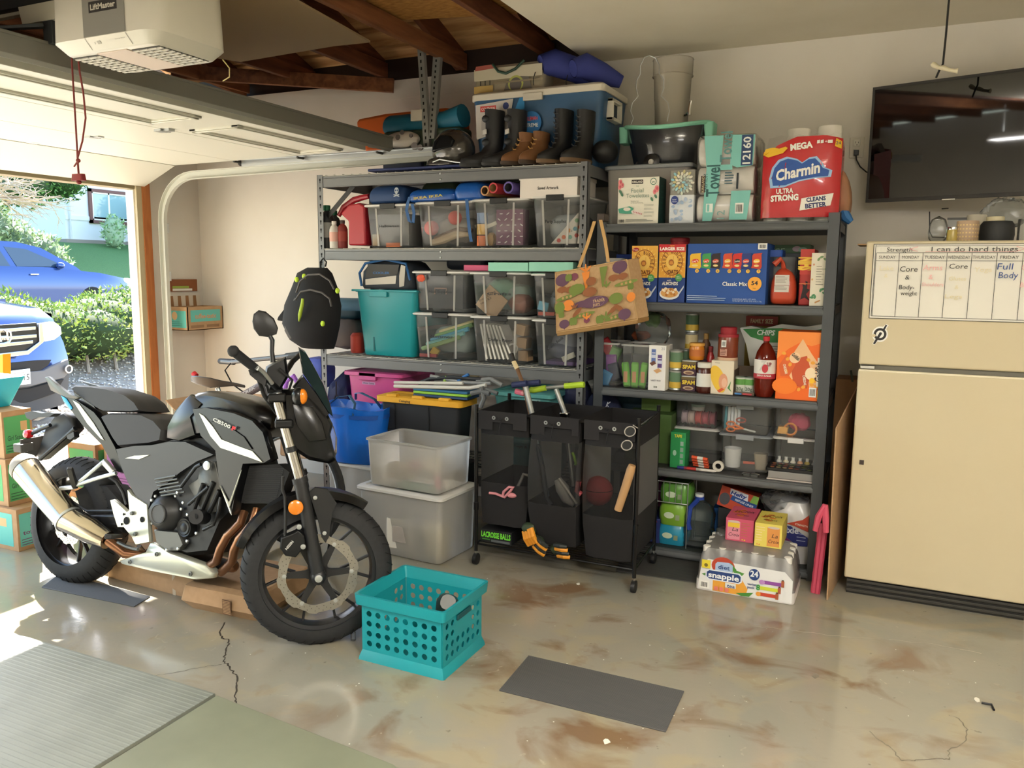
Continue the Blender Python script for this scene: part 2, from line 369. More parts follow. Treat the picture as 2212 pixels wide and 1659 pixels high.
def door_section(p0,p1,th=.045,emb=True):
 """p0,p1 : (x,z) underside corners; panel with raised embossed rectangles"""
 g=G();a=V((p0[0],0,p0[1]));b=V((p1[0],0,p1[1]));d=(b-a);ln=d.length;d.normalize();n=V((d.z,0,-d.x))
 if n.z>0:n=-n
 def P(s,y,h):q=a+d*s+n*h;return V((q.x,y,q.z))
 def blk(s0,s1,y0,y1,h0,h1):
  g.add([P(s0,y0,h0),P(s1,y0,h0),P(s1,y1,h0),P(s0,y1,h0),P(s0,y0,h1),P(s1,y0,h1),P(s1,y1,h1),P(s0,y1,h1)],[(0,3,2,1),(4,5,6,7),(0,1,5,4),(1,2,6,5),(2,3,7,6),(3,0,4,7)])
 blk(.002,ln-.002,YD0,YD1,-th,0)
 o=g.make('door_section','door_paint',gd,bevel=.002)
 for y0,y1 in((-.5,.9),(1.1,3.07),(3.31,4.2))if emb else():
  g=G()
  for(s0,s1,ya,yb)in((.09,.135,y0,y1),(ln-.155,ln-.11,y0,y1),(.09,ln-.11,y0,y0+.045),(.09,ln-.11,y1-.045,y1)):
   blk(s0,s1,ya,yb,-.002,.011)
   blk(s0+.009,s1-.009,ya+.009,yb-.009,.011,.017)
  g.make('embossed_frame','door_paint',o,bevel=.004)
 return o
for i in range(3):door_section((xs[i],zt-.006*i),(xs[i+1],zt-.006*(i+1)),emb=i==0)
door_section((-4.65,zt-.02),(-4.965,2.125),emb=False)
for xj in(-3.57,-4.11,-4.65):
 for yj in(0.4,1.8,3.25):
  g=G();g.box((xj-.05,yj-.028,zt-.018),(xj-.012,yj+.028,zt-.004));g.box((xj+.012,yj-.02,zt-.018),(xj+.05,yj+.02,zt-.004));g.cyl((xj,yj-.035,zt-.012),(xj,yj+.035,zt-.012),.007,n=8);g.make('hinge','zinc',gd)
g=G();prof=[(-2.83,2.345),(-2.83,2.275),(-2.855,2.262),(-2.88,2.275),(-2.885,2.33),(-3.0,2.338)]
g.prism([(x_,YD0,z_)for x_,z_ in prof],(0,YD1-YD0,0));g.box((-2.825,YD0,2.338),(-3.03,YD1,2.35));g.make('strut','#74736a',gd,bevel=.002)
for xj in(-2.95,-3.57,-4.11):
 for yy in(4.31,):
  g=G();g.box((xj-.03,yy-.05,2.29),(xj+.03,yy+.01,2.36));g.cyl((xj,yy,2.265),(xj,4.42,2.265),.008,n=8);g.make('roller_bracket','#4a4a45',gd,bevel=.002)
  g=G();g.cyl((xj,4.375,2.265),(xj,4.40,2.265),.024,n=16);g.make('roller','black_plastic',gd)
tr=thing('door_track','white steel garage door track curving up from the jamb along the back wall','track',(-4.88,4.4,0))
path=[(-4.885,0.02),(-4.885,1.88)]+[(-4.885+.32*(1-math.cos(t)),1.88+.32*math.sin(t))for t in[math.pi/2*k/8 for k in range(1,9)]]+[(-2.42,2.235)]
for yy,nm in((4.40,'rail'),):
 g=G();pr=[(-.025,0),(-.025,.004),(.025,.004),(.025,0)]
 pts=[V((x_,yy,z_))for x_,z_ in path]
 rings=[]
 for i,p in enumerate(pts):
  d=(pts[min(i+1,len(pts)-1)]-pts[max(i-1,0)]).normalized();n=V((-d.z,0,d.x))
  rings.append([p+n*a_+V((0,b_,0))for a_,b_ in((-.028,0),(-.028,-.03),(-.024,-.03),(-.024,-.004),(.024,-.004),(.024,-.03),(.028,-.03),(.028,0))])
 g.loft(rings);g.make(nm,'#c9cbc2',tr,smooth=20)
g=G();g.box((-4.1,4.372,2.232),(-2.40,4.376,2.285));g.box((-4.1,4.36,2.28),(-2.40,4.40,2.285));g.make('reinforcing_angle','zinc',tr)
for zz in(.5,1.45,1.8):g=G();g.box((-4.95,4.40,zz),(-4.87,4.43,zz+.07));g.make('track_bracket','zinc',tr,bevel=.002)
for(xa,ya,za,xb,yb,zb,wd)in(tuple(py(907,92,4.41))+tuple(py(922,332,4.41))+(.04,),tuple(py(944,112,4.5))+tuple(py(930,300,4.41))+(.05,)):
 g=G();a=V((xa,ya,za));b=V((xb,yb,zb))
 g.bar(a,b,wd,.003,up=(0,1,0));g.bar(a+V((wd/2,.015,0)),b+V((wd/2,.015,0)),.003,.03,up=(0,1,0));o=g.make('hanger_angle','#8a8a86',tr)
 g=G();g.m('dark_hole');n=16;r_=V((1,0,0))
 for k in range(n):
  c=a.lerp(b,(k+.7)/n)+V((0,-.0025,0));g.poly([c+V((-.005,0,-.009)),c+V((.005,0,-.009)),c+V((.005,0,.009)),c+V((-.005,0,.009))])
 stuff(g.make('punched_holes',None,o,smooth=0))
op=thing('door_opener','white and grey garage door opener motor hanging below the roof','door opener',(-2.4,2.0,2.25))
ocx,ocy=-2.385,2.085
g=G();g.rr([(2.248,ocx,ocy,.205,.125,.03),(2.252,ocx,ocy,.212,.135,.035),(2.283,ocx,ocy,.248,.165,.06),(2.50,ocx,ocy,.248,.165,.08),(2.56,ocx,ocy,.21,.13,.06)],n=4)
g.make('housing','opener_white' if mat('opener_white','#c9c6ba',.35)else 0,op)
fy=ocy-.1655
F=Face((py(180,60,fy).x,fy,2.2845),w=py(270,60,fy).x-py(180,60,fy).x,h=.20);F.rect(0,0,1,1,'#7d7b74');F.rect(.16,.36,.68,.17,'#26221f');F.text('LiftMaster',.5,.445,.085,'#b9b4a6',.6,.03);F.rect(1.0,-.0,.012,1,'#6d6b64')
F.done(op,'front_panel')
a=V((py(180,60,fy).x,ocy-.1365,2.2535));
F=Face(a,(1,0,0),V((0,-.028,.0295)),.19,.04);F.rect(.985,0,.02,1,'#8d8a80');F.rect(0,0,.015,1,'#a19e94');F.text('P',.18,.5,.2,'#8a877d');F.rect(.24,.4,.08,.25,'#aaa79c');F.text('security+',.8,.62,.09,'#77746a',.25)
F.done(op,'printed_marks')
for sx in(-1,1):
 g=G();g.m('#3a3935').box((ocx+sx*.14-.062,ocy-.105,2.2455),(ocx+sx*.14+.062,ocy+.105,2.249))
 g.m('#d6d3ca')
 for k in range(9):yy=ocy-.098+k*.0235;g.box((ocx+sx*.14-.062,yy,2.2425),(ocx+sx*.14+.062,yy+.011,2.247))
 for k in range(3):xx=ocx+sx*.14-.04+k*.038;g.box((xx,ocy-.1,2.2415),(xx+.006,ocy+.1,2.245))
 g.make('lamp_grille',None,op)
g=G();g.box((ocx-.07,ocy-.118,2.2445),(ocx+.07,ocy+.118,2.2485));g.make('lamp_cover','#d9c9bf',op,bevel=.001)
g=G();g.tube([OPp for OPp in(V((-2.13,2.2,2.25)),V((-2.12,2.22,2.225)),V((-2.15,2.25,2.205)),V((-2.2,2.27,2.20)))],.002,6);g.make('antenna_wire','#b5a263',op)
g=G()
for k in range(2):g.tube([V((-2.12,1.98+.02*k,2.49)),V((-2.16,1.96+.02*k,2.56)),V((-2.25,1.95,2.62)),V((-2.3,2.0,2.84))],.0035,6)
g.make('power_cord','#d8d5ca',op)
ry=2.085
g=G();g.box((-5.0,ry-.02,2.485),(ocx-.2,ry+.02,2.53));g.make('drive_rail','#23272a',op,bevel=.002)
g=G();g.box((-4.98,ry-.012,2.462),(ocx-.25,ry+.012,2.474));g.make('drive_chain','#9c9a90',op)
g=G();g.rr([(2.42,-2.86,ry,.10,.025,.01),(2.48,-2.86,ry,.11,.03,.01)]);g.make('trolley','#b9b6a8',op)
g=G();g.box((-2.85,ry-.02,2.34),(-2.80,ry+.02,2.43));g.bar((-2.83,ry-.03,2.40),(-3.02,1.80,2.335),.035,.012);g.make('door_arm','#2a2e30',op,bevel=.002)
cord=thing('release_cord','red emergency release cord hanging in a long loop with a knotted handle','cord',(-2.95,2.1,1.95))
def cp(x,y_,Y=2.12):return py(x,y_,Y)
g=G();g.tube([cp(154,112),cp(158,180),cp(163,260),cp(167,330)],.0035,6);g.make('cord_strand','#7c2f2b',cord)
g=G();g.tube([cp(168,118),cp(172,155),cp(180,200),cp(185,255),cp(178,305),cp(168,340)],.0035,6);g.make('cord_strand','#7c2f2b',cord)
g=G();g.tube([cp(167,325),cp(168,350),cp(170,378)],.004,6);g.ball(cp(169,347),(.009,.008,.008));g.tube([cp(168,348),cp(160,360)],.003,6);g.make('knot','#7c2f2b',cord)
a=cp(170,383);g=G();g.rr([(a.z-.013,a.x,a.y,.030,.012,.006),(a.z+.012,a.x,a.y,.027,.010,.006)]);g.ball(a+V((0,0,-.018)),(.010,.009,.008));g.make('pull_handle','#7c1f22',cord)
def terr(x):
 P=[(-5.15,-.02),(-9.6,-.40),(-10.3,-.30),(-12,.12),(-13.6,.3),(-16,.34),(-20,.5),(-30,2.6),(-75,5.0)]
 for(a,za),(b,zb)in zip(P,P[1:]):
  if x>=b:t=(x-a)/(b-a);return za+(zb-za)*max(0,t)
 return P[-1][1]
def ground(name,x0,x1,y0,y1,key,dz=0,nx=12):
 g=G();rows=[]
 for i in range(nx+1):
  x=x0+(x1-x0)*i/nx;rows.append([V((x,y0,terr(x)+dz)),V((x,y1,terr(x)+dz))])
 g.loft(rows,close=False);rows2=[[p-V((0,0,.15))for p in r]for r in rows]
 o=g.make(name,key,base=(0,0,0));return struct(o)
mat('driveway','#b5aea2',.9,kind='noise',c2='#a59d90',scale=6,bump=.1)
mat('soil','#b0a596',.95,kind='noise',c2='#8f8272',scale=10,bump=.4,bd=.02)
mat('lawn','#4d7a3c',.95,kind='noise',c2='#38602c',scale=30,bump=.5,bd=.02)
mat('asphalt','#7c7b78',.9,kind='noise',c2='#6c6b68',scale=20)
mat('stone','#c9c4ba',.9)
ground('driveway',-5.0,-10.2,-9,5.0,'driveway')
ground('gravel_bed',-5.0,-13.4,5.0,24,'soil',-.005)
ground('driveway_apron',-10.2,-13.4,-9,5.0,'driveway',-.002)
ground('street',-13.4,-20.5,-9,45,'asphalt')
ground('front_lawn',-20.5,-75,-9,90,'lawn')
rnd=random.Random(5)
def scatter(name,key,n,reg,r0,r1,flat=.6,label='',cat=''):
 g=G();ks=key if isinstance(key,list)else[key]
 for i in range(n):
  x=rnd.uniform(reg[0],reg[1]);y=rnd.uniform(reg[2],reg[3]);r=rnd.uniform(r0,r1);c=V((x,y,terr(x)+r*flat*.5));a=rnd.uniform(0,6.28)
  g.m(rnd.choice(ks));p=[c+V((math.cos(a+t)*r*rnd.uniform(.7,1.1),math.sin(a+t)*r*rnd.uniform(.7,1.1),0))for t in(0,1.57,3.14,4.71)]
  g.add(p+[c+V((0,0,r*flat)),c-V((0,0,r*flat))],[(0,1,4),(1,2,4),(2,3,4),(3,0,4),(1,0,5),(2,1,5),(3,2,5),(0,3,5)])
 return tag(stuff(g.make(name,None,smooth=0)),label,cat)
mat('stone2','#a8a6a6',.9);mat('stone3','#dad5c8',.9)
scatter('gravel',['stone','stone2','stone3'],7000,(-12.3,-7.4,5.2,12.5),.012,.032,.6,'loose grey and white gravel covering the ground below the hedge','gravel')
scatter('fallen_leaves',['#a8674a','#b9825a','#8f4f3a','#c9b04a'],500,(-10.0,-7.0,5.4,8.2),.02,.05,.15,'scattered red brown fallen leaves lying on the gravel','leaves')
def foliage(name,blobs,n,size,keys,label,cat,seed=1,parent=None,hang=0):
 rn=random.Random(seed);g=G();tot=sum(b[1].x*b[1].y*b[1].z for b in blobs)
 for c,r in blobs:
  k=int(n*r.x*r.y*r.z/tot)
  for i in range(k):
   d=V((rn.gauss(0,1),rn.gauss(0,1),rn.gauss(0,1))).normalized();q=rn.uniform(.72,1.06)
   p=c+V((d.x*r.x*q,d.y*r.y*q,d.z*r.z*q));s_=size*rn.uniform(.6,1.4)
   u=V((rn.uniform(-1,1),rn.uniform(-1,1),rn.uniform(-.3,1)))+d*.7;u.normalize();w_=u.cross(V((rn.uniform(-1,1),rn.uniform(-1,1),rn.uniform(-1,1)))).normalized()
   g.m(keys[rn.randrange(len(keys))]);g.add([p-w_*s_*.3,p+w_*s_*.3,p+u*s_],[(0,1,2)])
 o=g.make(name,None,parent,smooth=0)
 return o
mat('hedge_core','#2b3d1c',.95)
def bush(name,label,cat,blobs,n,size,keys,seed,core='hedge_core',group=None):
 base=V((blobs[0][0].x,blobs[0][0].y,terr(blobs[0][0].x)));t=thing(name,label,cat,base,group)
 g=G()
 for i,(c,r)in enumerate(blobs):g.ball(c,r*.86,14,9,nz=.03,seed=i)
 g.make('branch_mass',core,t);o=foliage('foliage',blobs,n,size,keys,'','',seed,t);stuff(o);return t
hk=['#a9b95a','#96ac50','#bcc766','#76914a','#5f7c40']
bl=[]
for y in[5.0+.55*i for i in range(17)]:
 top=1.08+.05*math.sin(y*1.9)+(-.15 if 8<y<9 else.06 if y>9.4 else 0);z0=terr(-12)
 bl.append((V((-12.0+.2*math.sin(y*3),y,(z0+top)/2)),V((1.1,.75,(top-z0)/2+.08))))
bush('juniper_hedge','low sprawling yellow green juniper hedge between driveway and street','hedge',bl,42000,.06,hk,4)
g=G()
for i in range(14):y=6.5+i*.5;g.tube([V((-11.2,y,terr(-11.2))),V((-11.5,y+.2,terr(-11.5)+.3)),V((-12,y+.35,.7))],[.03,.022,.01],6)
tag(g.make('hedge_stem','soil'),'bare brown juniper stems under the hedge beside the gravel','hedge')
bl=[(V((-23.5,12.9+.85*i,3.0+.3*math.sin(i*1.3)-(i*.28))),V((1.0,.9,1.0)))for i in range(5)]
bush('flowering_shrub','pale green shrub with white blossom behind the dark blue car','shrub',bl,7000,.13,['#9fb078','#cfd9a4','#eceed2','#7d9362'],9,'#4d5f3a')
bl=[(V((-27.5,17.5+1.3*i,4.2+.3*i)),V((1.0,1.0,.9)))for i in range(3)]
bush('evergreen_shrub','dark green shrub against the grey house wall','shrub',bl,3500,.14,['#4f7a35','#3d642c','#6a9447'],12,'#26401c')
tree=thing('bare_tree','leafless tree with pale twiggy branches above the blue car','tree',(-25,14,1.3));rn=random.Random(21);g=G();g2=G()
def twig(p,d,L_,r,dep):
 q=p+d*L_;(g if dep>2 else g2).tube([p,p+d*L_*.5+V((rn.uniform(-.1,.1),rn.uniform(-.1,.1),rn.uniform(-.05,.05)))*L_,q],[r,r*.8,r*.6],4 if dep<3 else 6,caps=False)
 if dep==0:return
 for k in range(4 if dep>1 else 3):
  dd=(d+V((rn.uniform(-.8,.8),rn.uniform(-.9,.9),rn.uniform(-.5,.45)))).normalized();twig(q if k<2 else p+d*L_*.6,dd,L_*.68,r*.6,dep-1)
twig(V((-25,13.0,1.3)),V((0,.15,1)).normalized(),2.2,.14,5);twig(V((-25,13.2,2.6)),V((.1,.8,.5)).normalized(),1.8,.08,4);twig(V((-25,13.2,3.2)),V((.3,.9,.1)).normalized(),1.9,.08,4)
g.make('trunk','#8a7765',tree);stuff(g2 .make('twigs','#b5a48f',tree))
house=thing('house','pale blue white bungalow with a brown framed window across the street','house',(-30,28,2.6))
mat('siding','#dfe4e8',.8);mat('glass_dark','#8fb0b8',.08,spec=.9)
hy0=22.15
g=G();g.box((-38,hy0,2.68),(-30,44,7.2));g.make('wall','siding',house)
g=G();g.box((-38,hy0-.02,2.0),(-29.96,44,2.68));g.make('foundation','#8f8a84',house)
g=G();g.box((-30.0,hy0,3.45),(-29.95,44,3.62));g.make('belly_band','siding',house)
a=px(188,409,-30);b=px(290,484,-30);y0,y1,z0,z1=a.y,a.y+3.0,b.z-.08,a.z+.05
g=G();f_=.13
for q in((y0,z0,y1,z0+f_),(y0,z1-f_,y1,z1),(y0,z0,y0+f_,z1),(y1-f_,z0,y1,z1)):g.box((-29.99,q[0],q[1]),(-29.90,q[2],q[3]))
wf=g.make('window_frame','#6e4a45',house)
g=G();m_=y0+.9
for q in((y0+f_,z0+f_,y1-f_,z0+f_+.06),(y0+f_,z1-f_-.06,y1-f_,z1-f_),(y0+f_,z0+f_,y0+f_+.06,z1-f_),(m_,z0+f_,m_+.07,z1-f_)):g.box((-29.97,q[0],q[1]),(-29.92,q[2],q[3]))
g.make('sash','white_gloss',wf);g=G();g.box((-29.96,y0+f_,z0+f_),(-29.95,y1-f_,z1-f_));g.make('pane','glass_dark',wf)
g=G();g.tube([V((-29.9,hy0+.45,6.8)),V((-29.9,hy0+.15,4.6)),V((-29.9,hy0+.15,2.7))],.035,6);g.make('downspout','#c9ced2',house)
g=G();g.prism([(-29.2,hy0-.7,7.1),(-29.2,45,7.1),(-29.2,45,7.3),(-29.2,hy0-.7,7.3)],(-10,0,0));g.make('roof','#7d6a5c',house)
h2=thing('house','grey house half hidden behind the bare branches at the left edge','house',(-40,20,3))
g=G();g.box((-48,10,2.5),(-40,29,8));g.make('wall','#6f7b88',h2);g=G();g.box((-40.0,25.2,4.2),(-39.93,26.9,7.2));g.make('door','#8c5a4c',h2)
bl=[(V((-28.6,25.6,3.3)),V((.6,.9,1.5)))];bush('climbing_plant','leafy green climber growing up the wall by the house window','plant',bl,1500,.14,['#6c9a6a','#88b07c'],31,'#55785a')
bl=[(V((-28.8,23.4,3.0)),V((.35,.5,.7)))];bush('young_shrub','small thin green shrub below the house window','plant',bl,300,.14,['#7ba06e','#98b98a'],32,'#8aa386')
def carbody(name,label,profile,half,xf,key,base,rot):
 """profile: list of (s, zlow, zbelt, zroof(None), halfscale)"""
 t=thing(name,label,'car',base);return t
mat('car_blue','#2c4a86',.18,.4,coat=1);mat('car_navy','#3a5390',.12,.45,coat=1);mat('car_glass','#2f4152',.05,spec=1);mat('tyre','#1a1a1b',.8)
cx=-18.0;t=thing('car','blue wagon parked on the street behind the hedge, seen from the side','car',(cx-.9,12.5,terr(-18)))
zg=terr(-18)
sec=[(9.0,.62,1.0,.80),(9.3,.35,1.12,.88),(10.3,.30,1.18,.92),(12.9,.30,1.12,.92),(14.2,.32,1.0,.90),(15.0,.38,.86,.80),(15.25,.5,.74,.66)]
g=G();rings=[]
for(y,zl,zh,hw)in sec:
 r_=[]
 for(a,b)in((-1,0),(-1.0,.35),(-1.0,.75),(-.92,1),(.92,1),(1.0,.75),(1.0,.35),(1,0)):r_.append(V((cx-.9+a*hw,y,zg+zl+(zh-zl)*b)))
 rings.append(r_)
g.loft(rings);g.make('body','car_blue',t,smooth=40)
cab=[(8.9,1.10,.02),(9.4,1.62,.50),(10.8,1.72,.52),(12.2,1.70,.52),(12.8,1.58,.40),(13.7,1.14,.02)]
g=G();rings=[]
for(y,z,k)in cab:rings.append([V((cx-.9-.80,y,zg+1.05)),V((cx-.9-.80+.16,y,zg+z)),V((cx-.9+.80-.16,y,zg+z)),V((cx-.9+.80,y,zg+1.05))])
g.loft(rings);g.make('cabin','car_blue',t,smooth=30)
def quad(t,name,pts,key,off=.012):
 g=G();P=[V((cx-.9+.80+(z-1.05)*(-.16/.62)+off,y,zg+z))for y,z in pts];g.poly(P[::-1]);g.add([p-V((.01,0,0))for p in P],[tuple(range(len(P)))]);return g.make(name,key,t,smooth=0)
quad(t,'side_window',[(9.6,1.14),(9.85,1.55),(10.65,1.60),(10.65,1.14)],'car_glass');quad(t,'side_window',[(10.8,1.14),(10.8,1.60),(11.75,1.59),(11.95,1.14)],'car_glass');quad(t,'side_window',[(12.1,1.14),(11.9,1.58),(12.4,1.54),(13.15,1.22),(13.2,1.14)],'car_glass')
g=G();g.ball((cx-.02,13.1,zg+1.17),(.12,.09,.08));g.make('wing_mirror','car_blue',t)
for yy in(12.3,10.9):g=G();g.box((cx+.03,yy,zg+.95),(cx+.06,yy+.2,zg+.98));g.make('door_handle','chrome',t,bevel=.005)
g=G();g.ball((cx-.2,15.05,zg+.78),(.12,.2,.09));g.make('headlight','white_gloss',t)
for yy in(10.1,13.9):g=G();g.lathe((cx-.10,yy,zg+.33),[(.2,-.1),(.33,-.1),(.34,0),(.33,.12),(.2,.12)],(1,0,0),20);g.make('wheel','tyre',t)
X0=-9.3;Yc=6.03;zg=terr(-10);t=thing('car','dark blue sport utility car facing the garage on the sunny driveway, chrome grille','car',(X0-1,Yc,zg))
def C_(y,z,d=0):return V((X0-d,Yc+y,z))
rows=[(-.02,-.17,.78),(.0,.0,.86),(.02,.22,.92),(.05,.42,.93),(.10,.60,.92),(.22,.90,.88),(.45,1.03,.86),(1.5,1.13,.84),(1.55,.9,.95)]
g=G();rings=[]
for d,z,hw in rows:
 rings.append([C_(-hw,z,d+.38),C_(-hw*.94,z,d+.12),C_(-hw*.6,z,d+.0),C_(0,z,d-.04),C_(hw*.6,z,d),C_(hw*.94,z,d+.12),C_(hw,z,d+.38)])
g.loft(rings[2:],close=False);g.make('front_body','car_navy',t,smooth=50);g=G();g.loft(rings[:3],close=False);g.make('lower_fascia','#2b2d32',t,smooth=50)
g=G()
for sy in(-1,1):
 g.loft([[C_(sy*.93,-.3,.5),C_(sy*.93,.95,.5),C_(sy*.93,1.1,1.5),C_(sy*.93,-.3,1.5)],[C_(sy*.93,-.3,1.5),C_(sy*.93,1.1,1.5),C_(sy*.93,1.12,4.6),C_(sy*.93,-.3,4.6)]],close=True)
g.box((X0-4.7,Yc-.93,-.25),(X0-1.4,Yc+.93,1.12));g.make('side_body','car_navy',t)
g=G();g.loft([[C_(-.86,1.1,1.5),C_(-.66,1.68,2.3),C_(.66,1.68,2.3),C_(.86,1.1,1.5)],[C_(-.86,1.1,4.6),C_(-.66,1.68,4.4),C_(.66,1.68,4.4),C_(.86,1.1,4.6)]]);g.make('cabin','car_glass',t)
def fp(x,y_,d=0):q=px(x,y_,X0+.06+d);return q
def plate_(name,pts,key,d=.0,th=.03,bevel=.006):g=G();g.prism([fp(x,y_,d)for x,y_ in pts],(-th,0,0));return g.make(name,key,t,bevel=bevel)
plate_('grille_recess',[(-60,706),(80,697),(88,740),(60,758),(-60,770)],'black_gloss',.0,.05)
for(ya,yb,x1)in((711,705,78),(728,722,80),(744,735,72)):plate_('grille_bar',[(-60,ya+4),(x1,yb),(x1,yb+7),(-60,ya+13)],'chrome',.02,.03)
plate_('grille_surround',[(-60,770),(60,757),(86,738),(84,700),(92,697),(96,738),(62,766),(-60,782)],'chrome',.03,.03)
g=G();P=[fp(x,y_,.06)for x,y_ in[(-14,715),(-8,712),(14,712),(22,718),(24,730),(20,738),(8,742),(-10,742)]];g.tube(P,.012,6,closed=True);
for pts in([(-2,716),(2,738)],[(14,715),(17,735)],[(0,728),(15,727)]):g.tube([fp(x,y_,.06)for x,y_ in pts],.014,6)
g.make('badge','chrome',t)
plate_('headlight',[(88,700),(118,695),(132,706),(134,722),(118,734),(97,738),(90,722)],'glass_head' if mat('glass_head','#e4ebf2',.1,coat=1)else 0,.01,.1,.01)
plate_('air_intake',[(-60,792),(82,778),(112,777),(104,790),(88,800),(-60,812)],'black_matte',.02,.03)
plate_('lower_bumper',[(-60,812),(95,800),(110,792),(148,776),(152,800),(140,815),(66,835),(-60,850)],'#5a5c60',.02,.06,.01)
plate_('chin_valance',[(-60,850),(66,838),(140,818),(120,850),(60,870),(-60,880)],'black_matte',-.02,.06,.01)
g=G();c=fp(147,797,.05);g.lathe(c,[(.030,-.02),(.052,.0),(.052,.02),(.036,.02)],(1,0,0),20,caps=False);g.make('fog_lamp','chrome',t);g=G();g.cyl(c-V((.01,0,0)),c+V((.004,0,0)),.036);g.make('fog_lens','#3a3d42',t)
pl=plate_('licence_plate',[(1,804),(65,796),(67,829),(1,838)],'#dfe0d8',.06,.012,.002)
a=fp(1,838,.062);b=fp(67,829,.062);c=fp(1,804,.062);F=Face(a,b-a,c-a,(b-a).length,(c-a).length)
F.text('California',.5,.82,.09,'#a8433f',.5,sh=.3);F.text('7CFK915',.5,.48,.40,'#33353a',.88);F.text('- - - - - - - -',.5,.1,.08,'#33353a',.6);F.rect(.93,.08,.012,.85,'#8a8c88');F.done(pl,'lettering')
def sp(x0,x1,yt,yb,Y):
 m=(yt+yb)/2;q=(x0+x1)/2
 return py(x0,m,Y).x,py(x1,m,Y).x,py(q,yb,Y).z,py(q,yt,Y).z
RX0,RX1,RY0,RY1=-3.325,-1.525,4.20,4.80
rack=thing('wire_rack','wide grey steel rack with wire decks along the back wall, holding clear bins','shelving',(-2.42,4.5,0))
LV=[2.118,1.668,0.998,0.33]
for(x,sx)in((RX0,1),(RX1,-1)):
 for(y,sy)in((RY0,1),(RY1,-1)):
  g=G();g.box((min(x,x+sx*.042),min(y,y+sy*.003),0),(max(x,x+sx*.042),max(y,y+sy*.003),2.13));g.box((min(x,x+sx*.003),min(y,y+sy*.042),0),(max(x,x+sx*.003),max(y,y+sy*.042),2.13))
  p=g.make('post','rack_steel',rack)
  if sy>0:
   g=G();g.m('dark_hole')
   for k in range(41):
    z=.05+k*.051;c=x+sx*.023;yy=y-.0008
    g.poly([(c-.0055,yy,z+.004),(c+.0055,yy,z+.004),(c+.0055,yy,z+.016),(c-.0055,yy,z+.016)]);g.poly([(c-.0025,yy,z-.010),(c+.0025,yy,z-.010),(c+.0025,yy,z+.004),(c-.0025,yy,z+.004)])
   stuff(g.make('keyhole_slots',None,p,smooth=0))
for li,zl in enumerate(LV):
 for(y,s)in((RY0+.004,1),(RY1-.004,-1)):
  g=G();a,b=(y,y+s*.0025)if s>0 else(y+s*.0025,y)
  g.box((RX0+.03,a,zl-.062),(RX1-.03,b,zl));g.box((RX0+.03,min(y,y+s*.02),zl-.064),(RX1-.03,max(y,y+s*.02),zl-.061));g.box((RX0+.03,min(y,y+s*.025),zl-.012),(RX1-.03,max(y,y+s*.025),zl-.010));o=g.make('beam','rack_steel',rack)
  if s>0:
   for dz in(.014,.048):
    g=G();c=V(((RX0+RX1)/2-.01,y,zl-dz));g.lathe(c,[(.006,0),(.006,.003),(.003,.005)],(0,-1,0),10);g.make('rivet','zinc',o)
 for x in(RX0+.004,RX1-.004):
  g=G();g.box((x-.0015,RY0+.03,zl-.062),(x+.0015,RY1-.03,zl));g.make('side_rail','rack_steel',rack)
 g=G();n=9
 for k in range(n):y=RY0+.012+k*(RY1-RY0-.024)/(n-1);g.bar((RX0+.03,y,zl+.004),(RX1-.03,y,zl+.004),.005,.005)
 for k in range(27):x=RX0+.06+k*(RX1-RX0-.12)/26;g.bar((x,RY0+.006,zl+.0085),(x,RY1-.01,zl+.0085),.0035,.0035)
 stuff(g.make('wire_deck','#b4b3ac',rack,smooth=0))
 g=G();g.box((RX0+.05,4.49,zl-.03),(RX1-.05,4.51,zl-.004));g.make('deck_support','rack_dark',rack)
for yy,x_ in((4.24,.25),(4.5,.35)):g=G();g.bar((RX0+.03,yy,1.86),(RX0+x_,yy,2.06),.03,.004,up=(0,1,0));g.make('corner_brace','black_plastic',rack)
QX0,QX1,QY0,QY1=-1.472,-0.252,4.212,4.80
rk=thing('boltless_rack','charcoal steel pantry rack with particle board shelves beside the refrigerator','shelving',(-.86,4.5,0))
QL=[1.800,1.388,.918,.500,.055]
for(x,sx)in((QX0,1),(QX1,-1)):
 for(y,sy)in((QY0,1),(QY1,-1)):
  g=G();g.box((min(x,x+sx*.055),min(y,y+sy*.003),0),(max(x,x+sx*.055),max(y,y+sy*.003),1.835));g.box((min(x,x+sx*.003),min(y,y+sy*.042),0),(max(x,x+sx*.003),max(y,y+sy*.042),1.835));g.make('post','rack_dark',rk)
for zl in QL:
 for(y,s)in((QY0,1),(QY1,-1)):
  g=G();yy=y+s*.004;pr=[(0,-.046),(-.004,-.043),(-.006,-.034),(-.006,-.022),(-.001,-.017),(-.001,-.012),(-.004,-.010),(-.004,-.002),(.02,-.002),(.02,-.046)]
  g.prism([(QX0+.05,yy+s*a,zl+b)for a,b in pr],(QX1-QX0-.10,0,0));g.make('shelf_beam','#55585a',rk,smooth=50)
 for x in(QX0+.006,QX1-.010):g=G();g.box((x,QY0+.03,zl-.046),(x+.004,QY1-.03,zl-.004));g.make('side_beam','rack_dark',rk)
 g=G();g.box((QX0+.012,QY0+.02,zl-.012),(QX1-.012,QY1-.02,zl));g.make('shelf_board','#2e2d2c' if zl>.1 else '#262b28',rk)
